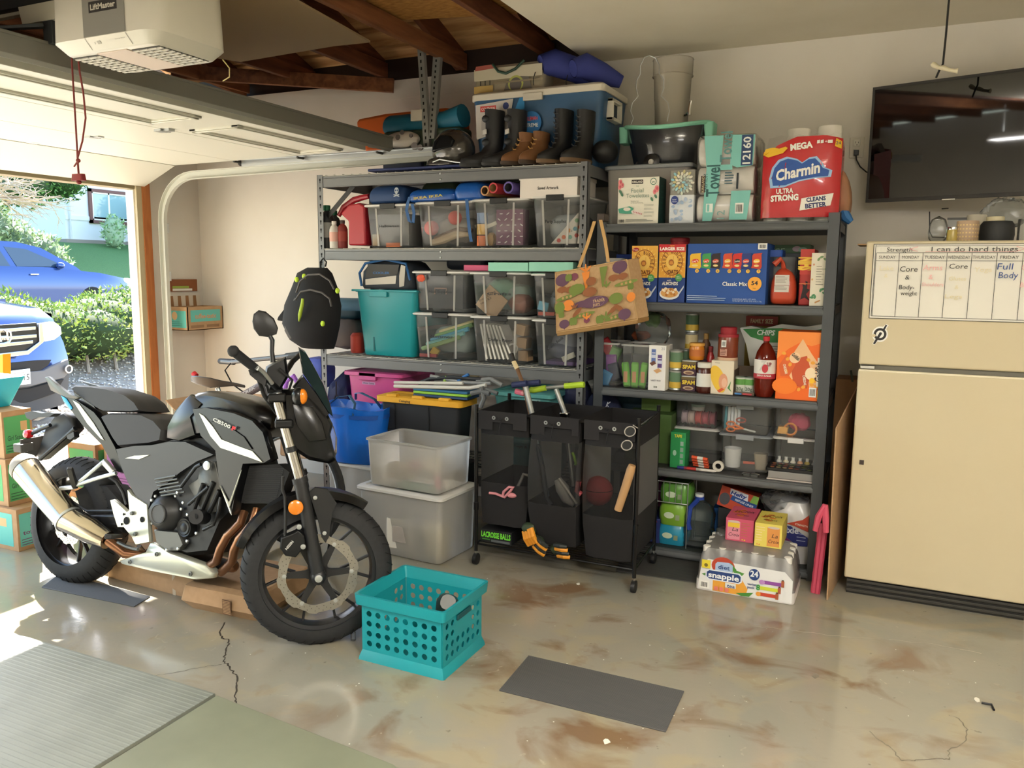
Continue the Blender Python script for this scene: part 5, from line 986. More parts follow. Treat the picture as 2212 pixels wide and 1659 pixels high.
XA,XB,_,_=sp(1519,1722,1200,1290,3.90);XA,XB=fl(1513,1255).x,fl(1718,1296).x;YA=3.86;ztp=py(1600,1180,YA+.02).z
def seltz(F,c1,c2,c3,xo):
 F.rect(0,0,1,1,c1);F.rect(xo,.06,.46,.80,c2);F.ell(xo+.23,.86,.22,.05,'#c9b9b0');F.rect(xo+.02,.60,.42,.2,c3);F.text('La',xo+.28,.52,.16,'#2b1c24',.22,.0,sh=.3);F.text('Croix',xo+.24,.28,.15,'#2b1c24',.40,.0,sh=.2)
 x2=.56 if xo<.3 else.05
 for k in range(6):F.rect(x2,.82-.11*k,.32 if k<2 else.22,.02,'#f0d9c0' if c1>'#d9' else '#a8783a')
 F.ell(x2+.06,.10,.03,.03,c3);F.ell(x2+.14,.09,.03,.03,c3)
def selt_top(x0,x1,y0,y1,z,c1,c2,par):
 F=Face((x0,y0,z),(1,0,0),(0,1,0),x1-x0,y1-y0);F.rect(0,0,1,1,c1)
 rn=random.Random(7)
 for k in range(7):F.ell(rn.uniform(.2,.8),rn.uniform(.2,.8),.14,.06,c2,9,rn.uniform(0,180))
 F.text('LaCroix',.5,.6,.20,'#2b1c24',.7,.0,8,sh=.3);F.text('LaCroix',.5,.3,.12,'#2b1c24',.5,.0,-8,sh=.3);F.done(par,'printed_top')
zs0=.218
for(a,b,Y,c1,c2,c3,xo,lb,tp)in((1567,1628,4.02,'#c9546f','#d98a9a','#e8c43a',.06,'pink seltzer carton standing on the bottled tea pack',1121),(1630,1690,3.99,'#e0cf62','#d9924a','#d9924a',.46,'yellow seltzer carton standing on the bottled tea pack',1132)):
 X0,X1,_,_=sp(a,b,1130,1185,Y);Z1=py((a+b)/2,tp,Y).z;o=carton('seltzer_carton',lb,'drinks carton',X0,X1-.002,Y,Y+.22,zs0,Z1,c1,lambda F:seltz(F,c1,c2,c3,xo),bevel=.002);selt_top(X0,X1-.002,Y,Y+.22,Z1,c1,'#d9872c' if b>1640 else '#d9742f',o)
t=thing('tea_pack','shrink wrapped case of white capped tea bottles on the floor before the pantry rack','drinks pack',((XA+XB)/2,YA+.16,0))
for j in range(4):
 for i in range(6):
  x=XA+.04+(XB-XA-.08)*i/5;y=YA+.035+.072*j;c=V((x,y,.002));g=G();g.m('clear_bottle' if mat('clear_bottle','#ffffff',.08,kind='clear',milk=.85)else 0).lathe(c,[(.028,0),(.033,.006),(.033,.12),(.026,.155),(.016,.185)],n=14);g.m('#e4e3de').lathe(c+V((0,0,.184)),[(.019,0),(.019,.028),(.017,.03)],n=14);g.make('bottle',None,t)
g=G();cx,cy=(XA+XB)/2,YA+.145;hx,hy=(XB-XA)/2,.150;g.rr([(.002,cx,cy,hx,hy,.02),(.06,cx,cy,hx,hy,.02),(.065,cx,cy,hx-.003,hy-.003,.03),(.13,cx,cy,hx-.006,hy-.004,.035),(.175,cx,cy,hx-.015,hy-.012,.03),(.212,cx,cy,hx-.03,hy-.02,.03),(.2165,cx,cy,hx-.05,hy-.04,.03)],4);g.make('shrink_wrap','wrap_film',t)
g=G();g.rr([(.0015,cx,cy,hx+.001,hy+.001,.02),(.055,cx,cy,hx+.001,hy+.001,.02)],4,True,False);g.make('tray','#dcd8d6',t)
F=Face((XA,YA-.008,.004),w=XB-XA,h=.19,lift=.001)
F.pl([(.02,.02),(.98,.02),(.98,.60),(.90,.80),(.12,.84),(.05,.6)],'#e3e4e4');F.ell(.28,.70,.12,.24,'#b8452f',24);F.ell(.30,.28,.23,.40,'#e3a23a',28)if False else F.pl([(.18,.02),(.52,.02),(.54,.2),(.48,.42),(.3,.5),(.18,.3)],'#e0a03a')
for P_ in([(.06,.42),(.2,.55),(.3,.5),(.18,.3)],[(.28,.62),(.36,.82),(.42,.66),(.36,.55)],[(.40,.66),(.50,.60),(.46,.48),(.38,.5)],[(.42,.06),(.60,.14),(.56,.02),(.48,.0)]):F.pl(P_,'#4a8a3a')
F.pl([(.20,.56),(.38,.56),(.38,.76),(.34,.82),(.22,.80),(.20,.74)],'#a8bfe0');F.pl([(.10,.36),(.13,.30),(.45,.30),(.48,.36),(.48,.52),(.45,.58),(.13,.58),(.10,.52)],'#dfe6f0');F.pl([(.115,.38),(.14,.33),(.44,.33),(.465,.38),(.465,.50),(.44,.55),(.14,.55),(.115,.50)],'#22407a')
F.text('diet',.29,.68,.11,'#22407a',.12,.02);F.text('snapple',.29,.44,.14,'#eef2f6',.32,.03);F.pl([(.31,.16),(.42,.16),(.42,.29),(.31,.29)],'#dfe2dd');F.text('tea',.37,.22,.10,'#22407a',.08,.02)
F.ell(.60,.62,.055,.15,'#22407a',24);F.text('24',.60,.64,.15,'#eef2f6',.08,.03);F.text('variety\npack',.59,.36,.06,'#22407a',.11,.02);F.rect(.69,.42,.19,.09,'#8a4a9a');F.ell(.68,.46,.03,.06,'#b98ac4',14);F.rect(.66,.26,.19,.09,'#c9d23a');F.text('8',.645,.31,.14,'#3f9a4a',.04,.03);F.rect(.66,.10,.18,.09,'#c8452f');F.ell(.65,.14,.025,.06,'#e39a3a',12)
for x,y_ in((.87,.46),(.84,.28),(.82,.12)):F.rect(x,y_-.05,.03,.16,'#a85a3a');F.rect(x+.005,y_+.11,.02,.03,'#4a3a2a')
F.rect(.06,.60,.09,.22,'#e0d03a');F.ell(.105,.68,.02,.05,'#7a6a2a',10);F.rect(.04,.05,.11,.22,'#e8e8e4');F.barcode(.05,.07,.09,.18)
for k in range(3):F.rect(.20+.055*k,.06,.04,.10,'#d97a6a')
F.done(t)
g=G();c=py(1565,1150,4.10);g.ball(V((c.x,4.12,.20)),(.06,.05,.05),14,9,nz=.006,seed=3);tag(g.make('water_bottles_wrap','bag_clear'),'wrapped clear water bottle tops behind the pink seltzer carton','bottles')
t=thing('foam_sword','pair of long pink foam sticks leaning beside the pantry rack','foam toy',fl(1755,1282))
for(pa,pb,pc)in(((1757,1280),(1770,1170),(1776,1090)),((1765,1282),(1780,1160),(1785,1105))):
 a=fl(*pa);b=py(pb[0],pb[1],a.y+.03);c=py(pc[0],pc[1],a.y+.06);g=G();pts=[a.lerp(b,k/8)for k in range(9)]+[b.lerp(c,k/4)for k in(1,2)];g.tube(pts,[.014+.0015*(k%2)for k in range(len(pts))],8);g.make('shaft','#b83f58',t)
a=py(1780,1090,3.98);
for dx in(-.022,.012):g=G();g.tube([a+V((.006,0,.0)),a+V((dx*.9,-.005,-.06)),a+V((dx*1.4,-.01,-.13))],[.012,.016,.013],8);g.make('head_prong','#c44a62',t)
g=G();P_=[fl(1784,1296),V((fl(1784,1296).x+.05,4.02,.0)),V((fl(1784,1296).x+.055,4.72,.0))]
a=fl(1785,1296);zt_=py(1784,925,a.y).z
g.add([a,a+V((.006,0,0)),(a.x+.08,4.70,0),(a.x+.074,4.70,0),(a.x-.01,a.y+.02,zt_),(a.x-.004,a.y+.02,zt_),(a.x+.07,4.70,zt_+.16),(a.x+.064,4.70,zt_+.16)],[(3,2,1,0),(4,5,6,7),(0,1,5,4),(1,2,6,5),(2,3,7,6),(3,0,4,7)]);tag(g.make('cardboard_sheet','cardboard'),'large brown cardboard sheet standing on edge beside the refrigerator','cardboard')
g=G();a=py(1806,818,4.6);b=py(1850,900,4.6);g.box((a.x,4.60,0),(b.x+.05,4.80,a.z));tag(g.make('tall_carton','cardboard_dark',bevel=.003),'tall brown carton standing against the wall behind the refrigerator','box')
g=G();a=py(1838,800,4.55);g.tube([a,a+V((.012,0,-.06))],.006,6);tag(g.make('metal_clip','#3a4436'),'small dark green peg on top of the tall carton','peg')
mat('fridge','#c9bd9f',.38,kind='noise',c2='#c5b899',scale=2,bump=.02,bd=.001)
FX0,FX1,FY=-.128,.63,4.113
t=thing('refrigerator','old cream top freezer refrigerator with a black kick grille','refrigerator',(.25,4.45,0))
zgap=1.115
g=G();g.box((FX0+.006,FY+.062,.09),(FX1-.006,4.78,1.685));g.make('cabinet','fridge',t,bevel=.004)
for(a,b,nm)in((zgap+.012,1.695,'freezer_door'),(.085,zgap-.012,'main_door')):
 g=G();g.box((FX0,FY,a),(FX1,FY+.055,b));o=g.make(nm,'fridge',t,bevel=.008,seg=3)
 g=G();g.box((FX0+.01,FY+.052,a+.008),(FX1-.01,FY+.064,b-.008));g.make('door_gasket','#8f8a7a',o)
 if nm=='main_door':g=G();g.box((FX0+.004,FY-.002,b-.008),(FX1-.004,FY+.01,b+.001));g.make('trim_strip','#e3d9bf',o,bevel=.001)
g=G();g.box((FX0+.01,FY+.02,zgap-.016),(FX1,FY+.06,zgap+.016));g.make('door_gap','#6a675c',t)
g=G();g.box((FX0+.01,FY+.0,zgap-.008),(FX0+.07,FY+.03,zgap+.006));g.make('hinge','chrome',t,bevel=.002)
g=G();g.box((FX0+.012,FY+.03,.0),(FX1,FY+.06,.082));o=g.make('kick_grille','#24231f',t)
for k in range(3):g=G();g.box((FX0+.012,FY+.018,.012+.024*k),(FX1,FY+.034,.026+.024*k));g.make('louvre','#34322d',o,bevel=.002)
g=G();g.box((-.095,FY-.0045,.65),(-.075,FY-.0005,.672));tag(g.make('small_magnet','#3a2f2a'),'tiny dark square magnet on the lower refrigerator door','magnet')
wb0,wb1=py(1877,688,FY-.004),py(1890,524,FY-.004);WX0,WX1,WZ0,WZ1=-.098,.62,1.343,1.682
t=thing('whiteboard','magnetic whiteboard weekly planner with handwritten workouts on the freezer door','whiteboard',((WX0+WX1)/2,FY-.004,WZ0));g=G();g.box((WX0,FY-.005,WZ0),(WX1,FY-.0005,WZ1));g.make('board','#e2dfd6',t)
F=Face((WX0,FY-.005,WZ0),w=WX1-WX0,h=WZ1-WZ0);w_,h_=WX1-WX0,WZ1-WZ0;K='#3f403e'
for q in((0,0,1,.008),(0,.992,1,.008),(0,0,.004,1),(.012,.03,.003,.96),(.012,.03,.98,.006),(.012,.97,.98,.005),(.02,.775,.97,.006),(.02,.88,.97,.006)):F.rect(*q,K)
days=['SUNDAY','MONDAY','TUESDAY','WEDNESDAY','THURSDAY','FRIDAY','SATURDAY'];cw=(py(2188,600,FY).x-py(1940,600,FY).x)/4/w_*1.0
x0_=(py(1892,555,FY).x-WX0)/w_;cw=((py(2147,600,FY).x-py(1937,600,FY).x)/4)/w_
for i,d in enumerate(days):
 if x0_+cw*i>.99:break
 F.rect(x0_+cw*i,.03,.003,.85,K);F.text(d,x0_+cw*(i+.5),.825,.040,'#4a4a48',cw*min(.9,.12*len(d)))
def hw(tx,x,y_,hh,c,w__=None,a=0):F.text(tx,x,y_,hh,c,w__,0,a,sh=.08)
hw('Strength',.15,.925,.055,'#3a3a38',.145);F.text('I can do hard things',.56,.93,.062,'#3a3a38',.46,0);F.rect(x0_+cw*2.1,.895,cw*3.6,.005,'#e39a9a')
for s in(-1,1):xx=x0_+cw*(3.75+s*2.35);F.pl([(xx,.93),(xx-s*.05,.965),(xx-s*.05,.958),(xx-s*.008,.93),(xx-s*.05,.902),(xx-s*.05,.895)],'#e9a5a8')
hw('Core',x0_+cw*1.45,.67,.07,'#2f2f2e',cw*.75);hw('&',x0_+cw*1.42,.56,.06,'#2f2f2e');hw('Body-',x0_+cw*1.42,.43,.06,'#2f2f2e',cw*.65);hw('weight',x0_+cw*1.53,.35,.055,'#2f2f2e',cw*.7)
hw('Arms',x0_+cw*2.45,.69,.07,'#eeb6b6',cw*.8);hw('&',x0_+cw*2.4,.57,.06,'#eeb6b6');hw('Shoulders',x0_+cw*2.5,.47,.05,'#eebcbc',cw*.9)
hw('Core',x0_+cw*3.5,.71,.065,'#2f2f2e',cw*.75);hw('Glutes',x0_+cw*3.5,.55,.05,'#e3d9b6',cw*.7);hw('&',x0_+cw*3.5,.44,.05,'#e3d9b6');hw('Legs',x0_+cw*3.4,.32,.055,'#e3d9b6',cw*.7)
hw('Yoga',x0_+cw*4.5,.67,.06,'#e3d9bb',cw*.7);hw('Full',x0_+cw*5.35,.71,.08,'#33508f',cw*.6);hw('Body',x0_+cw*5.5,.60,.08,'#33508f',cw*.75);hw('Lake',x0_+cw*.5,.68,.06,'#e6ddbd',cw*.6);hw('&',x0_+cw*.5,.58,.05,'#e6ddbd')
hw('Core',x0_+cw*6.25,.70,.07,'#eeb6b6',cw*.5);hw('Back',x0_+cw*6.25,.48,.06,'#eeb6b6',cw*.5);F.done(t)
a=py(1901,722,FY-.001);t=thing('sticker','round black cycling emblem sticker with white edge on the freezer door','sticker',a);F=Face(a-V((.04,0,.05)),w=.08,h=.10,lift=.0004)
F.ell(.5,.5,.42,.36,'#ecebe6',30);F.pl([(.62,.86),(.80,.98),(.92,.92),(.80,.74)],'#ecebe6');F.pl([(.12,.04),(.26,.0),(.50,.28),(.3,.34)],'#ecebe6');F.ell(.5,.5,.34,.285,'#1f1d20',30);F.ell(.5,.5,.21,.175,'#ecebe6',24);F.pl([(.62,.72),(.76,.95),(.84,.92),(.72,.68)],'#1f1d20');F.pl([(.16,.06),(.26,.02),(.58,.50),(.46,.56)],'#1f1d20');F.ell(.52,.53,.08,.065,'#1f1d20',14);F.pl([(.0,.42),(.22,.34),(.3,.45),(.18,.52)],'#cdbf9f');F.g.make('emblem',None,t,smooth=0)
zf=1.686
g=G();a=py(1853,523,4.35);g.box((a.x,4.35,zf),(a.x+.26,4.60,zf+.006));tag(g.make('cardboard_flap','cardboard'),'flat brown cardboard piece sticking out over the refrigerator corner','cardboard')
t=thing('wire_holder','thin black wire holder with a clear bag on the refrigerator top','holder',py(2010,512,4.4));g=G();g.tube([py(2008,457,4.4),py(2008,500,4.4),py(2014,512,4.4),py(2040,513,4.4)],.003,6);g.tube([py(2034,451,4.42),py(2049,450,4.42)],.003,6);g.make('wire','black_plastic',t)
g=G();a,b=py(2012,465,4.40),py(2042,512,4.40);g.rr([(zf+.008,(a.x+b.x)/2,4.41,.035,.03,.02),(zf+.05,(a.x+b.x)/2,4.41,.045,.035,.02),(a.z,(a.x+b.x)/2,4.41,.035,.03,.02)]);o=tag(g.make('gift_bag','bag_clear',sub=1),'crumpled clear bag standing in the wire holder','bag')
def cyl_on(nm,lb,cat,a,b,tp,Y,key,z0=zf,extra=None):
 X0,X1,_,_=sp(a,b,tp,512,Y);h=py((a+b)/2,tp,Y).z-z0;return jar(nm,lb,((X0+X1)/2,Y+(X1-X0)/2,z0),[((X1-X0)/2*.94,0),((X1-X0)/2,.006),((X1-X0)/2,h-.004),((X1-X0)/2*.95,h)],key,cat=cat),(X0+X1)/2,(X1-X0)/2,h
t,cx,r_,h=cyl_on('candle_jar','small amber candle jar with silver lid on the refrigerator','candle',2046,2072,496,4.22,'#b8a45ag');g=G();g.lathe((cx,4.22+r_,zf+h),[(r_*1.02,0),(r_*1.02,.010),(r_,.012)]);g.make('lid','chrome',t)
t,cx,r_,h=cyl_on('dotted_candle','pinkish tan candle holder with rows of pale yellow dots','candle',2067,2117,476,4.20,'#b39a82');g=G();g.m('#d9c08a')  # rows of plain pale yellow squares around the holder
for j in range(5):
 for i in range(22):q=i/22*2*math.pi;p=V((cx+(r_+.0006)*math.cos(q),4.2+r_+(r_+.0006)*math.sin(q),zf+.008+h*.17*j+.005));u=V((-math.sin(q),math.cos(q),0))*.0035;v=V((0,0,.0035));g.poly([p-u-v,p+u-v,p+u+v,p-u+v]if math.sin(q)<0 else[p-u-v,p-u+v,p+u+v,p+u-v])
stuff(g.make('dots',None,t,smooth=0))
cyl_on('white_jar','plain white jar behind the dotted candle holder','jar',2088,2133,463,4.42,'#b9b4a6')
t,cx,r_,h=cyl_on('black_bowl','rounded matte black pot with a cream lid on the refrigerator','pot',2118,2198,476,4.24,'dark_hole');
for ch in t.children:bpy.data.objects.remove(ch)
g=G();g.lathe((cx,4.24+r_,zf),[(r_*.80,0),(r_*.95,.01),(r_,h*.4),(r_*.95,h*.85),(r_*.8,h)],n=28);g.make('pot','#26282a',t);g=G();g.lathe((cx-.01,4.24+r_,zf+h),[(r_*.52,0),(r_*.52,.018),(r_*.49,.02)],n=24);g.make('lid','#cfc6a6',t)
X0,X1,_,_=sp(2048,2100,460,500,4.46);g=G();g.box((X0,4.46,zf),(X1,4.465,zf+.125));o=tag(g.make('photo_frame','#a9aaa9'),'pale framed card leaning at the back of the refrigerator top','frame');g=G();g.box((X0-.004,4.455,zf+.12),(X1+.004,4.47,zf+.13));g.make('frame_edge','#5a5a5a',o)
g=G();a=py(2150,462,4.58);g.ball(a+V((.04,0,0)),(.10,.05,.075),18,12,nz=.012,seed=6);tag(g.make('plastic_wrap','bag_clear'),'bunched clear plastic behind the black pot','plastic bag')
cyl_on('glass_jar','clear glass jar at the right edge of the picture beside the black pot','jar',2200,2240,472,4.34,'clear')
TL,TR_,BL,BR=py(1872,193,4.68),py(2212,141,4.50),py(1870,438,4.68),py(2212,430,4.50)
t=thing('television','black flat screen television on the wall above the refrigerator','television',BL)
R_=V((TR_.x-TL.x,4.50-4.68,0)).normalized();U_=V((TL-BL));H_=(TL-BL).length;U_=V((0,-.05,1)).normalized();W_=1.02;N_=R_.cross(U_)
def tvb(x0,x1,z0,z1,d0,d1):return[BL+R_*x+U_*z+N_*d for d in(d0,d1)for x,z in((x0,z0),(x1,z0),(x1,z1),(x0,z1))]
def tvbox(nm,q,key,bevel=.002):g=G();g.add(tvb(*q),[(3,2,1,0),(4,5,6,7),(0,1,5,4),(1,2,6,5),(2,3,7,6),(3,0,4,7)]);return g.make(nm,key,t,bevel=bevel)
tvbox('case',(0,W_,0,H_,-.045,0),'black_plastic',.004)
for q in((0,W_,H_-.014,H_,0,.006),(0,W_,0,.018,0,.006),(0,.012,.018,H_-.014,0,.006),(W_-.012,W_,.018,H_-.014,0,.006)):tvbox('bezel',q,'#2c2a28',.001)
tvbox('screen',(.012,W_-.012,.018,H_-.014,0,.002),'tv_glass' if mat('tv_glass','#060708',.03,spec=.9)else 0,0)
tvbox('logo_tab',(.36,.42,-.006,.002,.0,.008),'chrome');
g=G();g.bar(BL+R_*.5+U_*.25-N_*.05,V(((BL+R_*.5).x,4.84,2.15)),.08,.08);g.make('wall_bracket','black_matte',t)
t=thing('wall_outlet','white double wall outlet beside the television','outlet',py(1850,318,4.85));a=py(1834,342,4.85);b=py(1868,296,4.85);g=G();g.box((a.x,4.842,a.z),(b.x,4.851,b.z));g.make('cover_plate','#cfcabf',t,bevel=.002)
for dz in(.25,.72):g=G();zc=a.z+(b.z-a.z)*dz;xc=(a.x+b.x)/2;g.rr([(0,0,0,.017,.02,.012)]*1+[(.003,0,0,.017,.02,.012)])if False else g.box((xc-.017,4.838,zc-.018),(xc+.017,4.843,zc+.018));o=g.make('socket','#dcd8ce',t,bevel=.003);g=G();g.box((xc-.008,4.837,zc-.002),(xc-.006,4.8385,zc+.008));g.box((xc+.006,4.837,zc-.002),(xc+.008,4.8385,zc+.006));g.box((xc-.002,4.837,zc-.012),(xc+.002,4.8385,zc-.008));stuff(g.make('slots','dark_hole',o))
xc=(a.x+b.x)/2;zc=a.z+(b.z-a.z)*.28;c=thing('power_cord','black power cord plugged into the outlet, running behind the television','cord',(xc,4.82,zc));g=G();g.box((xc-.012,4.812,zc-.02),(xc+.012,4.8365,zc+.008));g.make('plug','black_plastic',c,bevel=.003);g=G();g.tube([V((xc,4.825,zc-.02)),py(1850,345,4.82),py(1858,360,4.82),py(1872,372,4.80),py(1882,374,4.80)],.0035,8);g.make('cable','black_plastic',c)
t=thing('pull_cord','black ceiling pull cord with a cream handle above the television','cord',py(2040,145,4.3));ztop=2.8;a=py(2050,-40,3.9);d0=ray(2049,0);P0=fl(2051,-8,2.8)
P_=[V((py(2036,138,4.2).x,4.2,2.8)),py(2049,10,4.2),py(2043,80,4.2),py(2037,138,4.2)]
g=G();g.tube([V((P_[1].x+.003,4.2,2.8)),P_[1],P_[2],P_[3],py(2030,150,4.2),py(2022,168,4.2)],.0045,8);g.make('cord_strand','black_plastic',t)
g=G();g.tube([py(2013,137,4.19),py(2017,140,4.19),py(2028,146,4.19),py(2037,146,4.19),py(2050,151,4.19),py(2062,153,4.19),py(2069,153,4.19)],[.008,.012,.008,.011,.008,.008,.012],10);g.make('handle','#e6dfc4',t)
g=G();a=py(1812,545,4.85);b=py(1825,640,4.85);g.box((a.x,4.83,b.z),(b.x-.01,4.851,a.z));tag(g.make('cable_raceway','#c2bfb5',bevel=.002),'white vertical cable cover on the wall right of the pantry rack','cable cover')
ZT,Z2,Z3,Z4=2.128,1.678,1.008,.342
GB='clear latch bins on the wide rack'
def wb(label,a,b,tp,z,Y=4.225,dep=.50,lid='lid_white',latch='black_plastic',txt=None,key='clear',ta=0,fill=None,fl_='pale',lb2=''):
 X0,X1,_,_=sp(a,b,tp,tp+90,Y);Z1=py((a+b)/2,tp,Y).z
 t=tbox('latch_bin',label,'bin',X0+.004,X1-.004,Y,Y+dep,z,Z1,key,.028,.03,lid=lid,lid_h=.016,latch=latch,group=GB)
 if fill:g=G();cx,hx=(X0+X1)/2,(X1-X0)/2-.045;g.rr([(z+.012,cx,Y+dep*.58,hx-.02,dep*.32,.05),(z+(Z1-z)*.45,cx,Y+dep*.58,hx,dep*.33,.06),(z+(Z1-z)*.72,cx,Y+dep*.58,hx-.03,dep*.28,.06)],4);tag(g.make('cloth_pile',fill,sub=1),fl_+' cloth pile at the back of the '+lb2+' latch bin','cloth')
 if txt:F=Face((X0,Y+.012,z),w=X1-X0,h=Z1-z,lift=.001);F.text(txt,.5,.5,.06,'#26282a',.4,.015,ta);F.done(t,'lettering')
 return X0,X1,Z1,Y
def stf(name,label,cat,c,r,key,seed,nz=.015):return blob(name,label,cat,V(c),r,key,seed,nz)
def flat(name,label,cat,c,size,rot,key,axis='Y',bevel=.001):
 g=G();g.T=Matrix.Translation(c)@Matrix.Rotation(math.radians(rot),4,axis);s=V(size)/2;g.box(-s,s);return tag(g.make(name,key,bevel=bevel),label,cat)
X0,X1,z1,Y=wb('clear bin with greyish papers and an orange item, beside the red fuel can',785,893,440,Z2,txt='Halloween')
flat('folder_stack','grey folders filling the clear bin beside the red fuel can','folders',V(((X0+X1)/2,4.42,Z2+.11)),(.24,.3,.19),0,'#77797b');flat('orange_item','orange box at the bottom of the bin beside the fuel can','box',V(((X0+X1)/2+.02,4.255,Z2+.02)),(.10,.02,.025),0,'#d9733a')
flat('tan_envelope','tan envelope standing at the left inside the bin by the fuel can','envelope',V((X0+.07,4.26,Z2+.05)),(.05,.01,.07),0,'#b59a78')
X0,X1,z1,Y=wb('clear bin with red balls and brown and cream leather shoes, second on the upper deck',895,1020,434,Z2,fill='#8f8a84',fl_='grey',lb2='red ball')
for c,r,k,lb in(((X0+.075,4.30,Z2+.12),.045,'#cf4a42','left red ball in the second upper bin'),((X0+.22,4.33,Z2+.18),.042,'#cf4a42','right red ball in the second upper bin')):g=G();g.ball(c,r,18,12);tag(g.make('red_ball',k),lb,'ball')
for i in range(3):g=G();a=V((X0+.08,4.29+.05*i,Z2+.03+.025*i));g.tube([a,a+V((.08,0,.02)),a+V((.17,0,.05)),a+V((.25,.01,.05))],[.018,.026,.024,.012],10);tag(g.make('leather_glove',['#c9b394','#6b5342','#d6c6a8'][i]),'%s leather piece in the second upper bin'%('cream','brown','pale')[i],'glove')
X0,X1,z1,Y=wb('clear bin with purple sprinkle print paper, third on the upper deck',1016,1140,428,Z2,fill='#b0aaa4',lb2='sprinkle paper')
o=flat('sprinkle_paper','plum gift bag printed with white dashes in the third upper bin','gift bag',V((X0+.235,4.30,Z2+.115)),(.17,.08,.20),0,'#7a4a68');F=Face((X0+.15,4.2595,Z2+.015),w=.17,h=.20);rn=random.Random(4)
for j in range(6):
 for i in range(4):x,y_=.12+.25*i+.08*(j%2),.08+.16*j;a_=rn.choice((0,35,-35));F.ell(x,y_,.07,.018,'#efe6e6',6,a_)
F.done(o);
for i,(k,lb)in enumerate((('#5a7fae','blue'),('#dfb04a','yellow'),('#e0763a','orange'))):flat('party_napkin','%s napkin pack at the left of the third upper bin'%lb,'napkins',V((X0+.055,4.27,Z2+.17-.065*i)),(.055,.03,.06),0,k)
flat('clip','small beige tag in the third upper bin','tag',V((X0+.12,4.26,Z2+.13)),(.07,.006,.022),-20,'#c9c2ae');stf('gold_ribbon','tan ribbon loops in the third upper bin','ribbon',(X0+.11,4.28,Z2+.05),(.03,.03,.04),'#b9935a',5,.008)
X0,X1,z1,Y=wb('clear bin of party supplies at the right end of the upper deck',1143,1256,421,Z2,txt='Party Supplies',fill='#8d9498',fl_='bluish',lb2='party supplies')
o=flat('bunting','triangle of coloured dot bunting in the right upper bin','bunting',V((X0+.24,4.26,Z2+.09)),(.01,.01,.01),0,'#dcd6cc');F=Face((X0+.12,4.262,Z2+.02),w=.19,h=.18,lift=.001);F.pl([(0,0),(1,0),(1,1),(.85,.95)],'#dcd6cc')
for x,y_,k in((.4,.2,'#d9734a'),(.6,.2,'#7ab0a0'),(.8,.25,'#c9534a'),(.55,.4,'#e0954a'),(.75,.45,'#6aa0b0'),(.9,.5,'#d9734a'),(.8,.7,'#8ab08a'),(.95,.75,'#e0b08a'),(.25,.1,'#c9534a')):F.ell(x,y_,.07,.07,k,6)
F.done(o)
X0,X1,zl,Y=wb('clear bin holding pool noodles and toys, left bin of the lower row',889,1016,676,Z3,txt='Summer',fill='#a9b8b4',lb2='summer toy')
for i,(k,lb)in enumerate((('#a9c98a','pale green'),('#8fcfc9','aqua'),('#5fb0cf','sky blue'),('#7fb06a','leaf green'),('#d9cf9a','straw yellow'))):g=G();a=V((X0+.05+.02*i,4.27+.02*i,Z3+.06+.025*i));g.tube([a,a+V((.12,0,.035)),a+V((.26,0,.08))],.014,8);tag(g.make('pool_toy',k),'%s toy stick slanting in the left lower bin'%lb,'toy')
flat('yellow_block','yellow block toy low in the left lower bin','toy',V((X0+.14,4.27,Z3+.045)),(.05,.02,.05),35,'#e0b83a');flat('red_strip','red toy strip at the bottom of the left lower bin','toy',V((X0+.10,4.26,Z3+.022)),(.12,.02,.02),0,'#c94a4a')
X0,X1,zl2,Y=wb('clear bin of craft paper, middle bin of the lower row',1013,1145,683,Z3,txt='Crafts - Paper',fill='#d6d2ca',fl_='white',lb2='craft paper')
for i in range(7):o=flat('paper_pad','%s white paper pad from the left leaning in the middle lower bin'%('first','second','third','fourth','fifth','sixth','seventh')[i],'paper',V((X0+.09+.024*i,4.30,Z3+.125)),(.012,.12,.21),-12-i*2,['#dedad2','#c9c5bc'][i%2]);o['group']='paper pads in the middle lower bin'
for i in range(3):flat('wooden_block','tan wooden craft box at the right of the middle lower bin, %s'%('lowest','middle','upper')[i],'box',V((X0+.335-.01*i,4.30,Z3+.05+.075*i)),(.06,.08,.06),6*i,'#a88a68')
g=G();g.tube([V((X0+.27+.028*math.cos(q),4.262,Z3+.09+.028*math.sin(q)))for q in[k*math.pi/8 for k in range(16)]],.006,6,closed=True);tag(g.make('ring','#d9d6ce'),'white ring in the middle lower bin','ring')
X0,X1,zl3,Y=wb('clear bin of craft beads, right bin of the lower row',1146,1250,690,Z3,txt='Crafts - Beads',ta=38,fill='#7d7f8c',fl_='slate',lb2='craft beads')
stf('yarn','dark yarn bundle inside the right lower bin','yarn',(X0+.14,4.45,Z3+.09),(.12,.12,.07),'#5c5f6e',9);flat('purple_mat','purple mat at the bottom of the right lower bin','mat',V((X0+.18,4.40,Z3+.02)),(.22,.26,.02),0,'#6a4a8a');flat('white_tag','pale paper scraps in the right lower bin','paper',V((X0+.22,4.26,Z3+.06)),(.08,.01,.03),-25,'#dcd9c9')
X0,X1,z1,Y=wb('clear bin with a black hard case, left bin of the upper row',888,1012,585,zl+.002,txt='Nail Supplies')
flat('hard_case','grey hard case with moulded handle inside the left upper row bin','case',V(((X0+X1)/2-.01,4.36,zl+.125)),(.30,.2,.20),0,'#5a5d63');g=G();c=V(((X0+X1)/2-.01,4.257,zl+.13));g.tube([c+V((-.04,0,-.02)),c+V((-.04,0,.015)),c+V((.04,0,.015)),c+V((.04,0,-.02))],.005,6);tag(g.make('case_handle','#c9a79a'),'pale outlined handle on the grey hard case','handle')
g=G();c=V((X0+.075,4.215,z1-.045));g.ball(c,(.03,.008,.022),12,8,nz=.003);tag(g.make('orange_tag','#e0593a'),'bright orange tag hanging on the left upper row bin','tag')
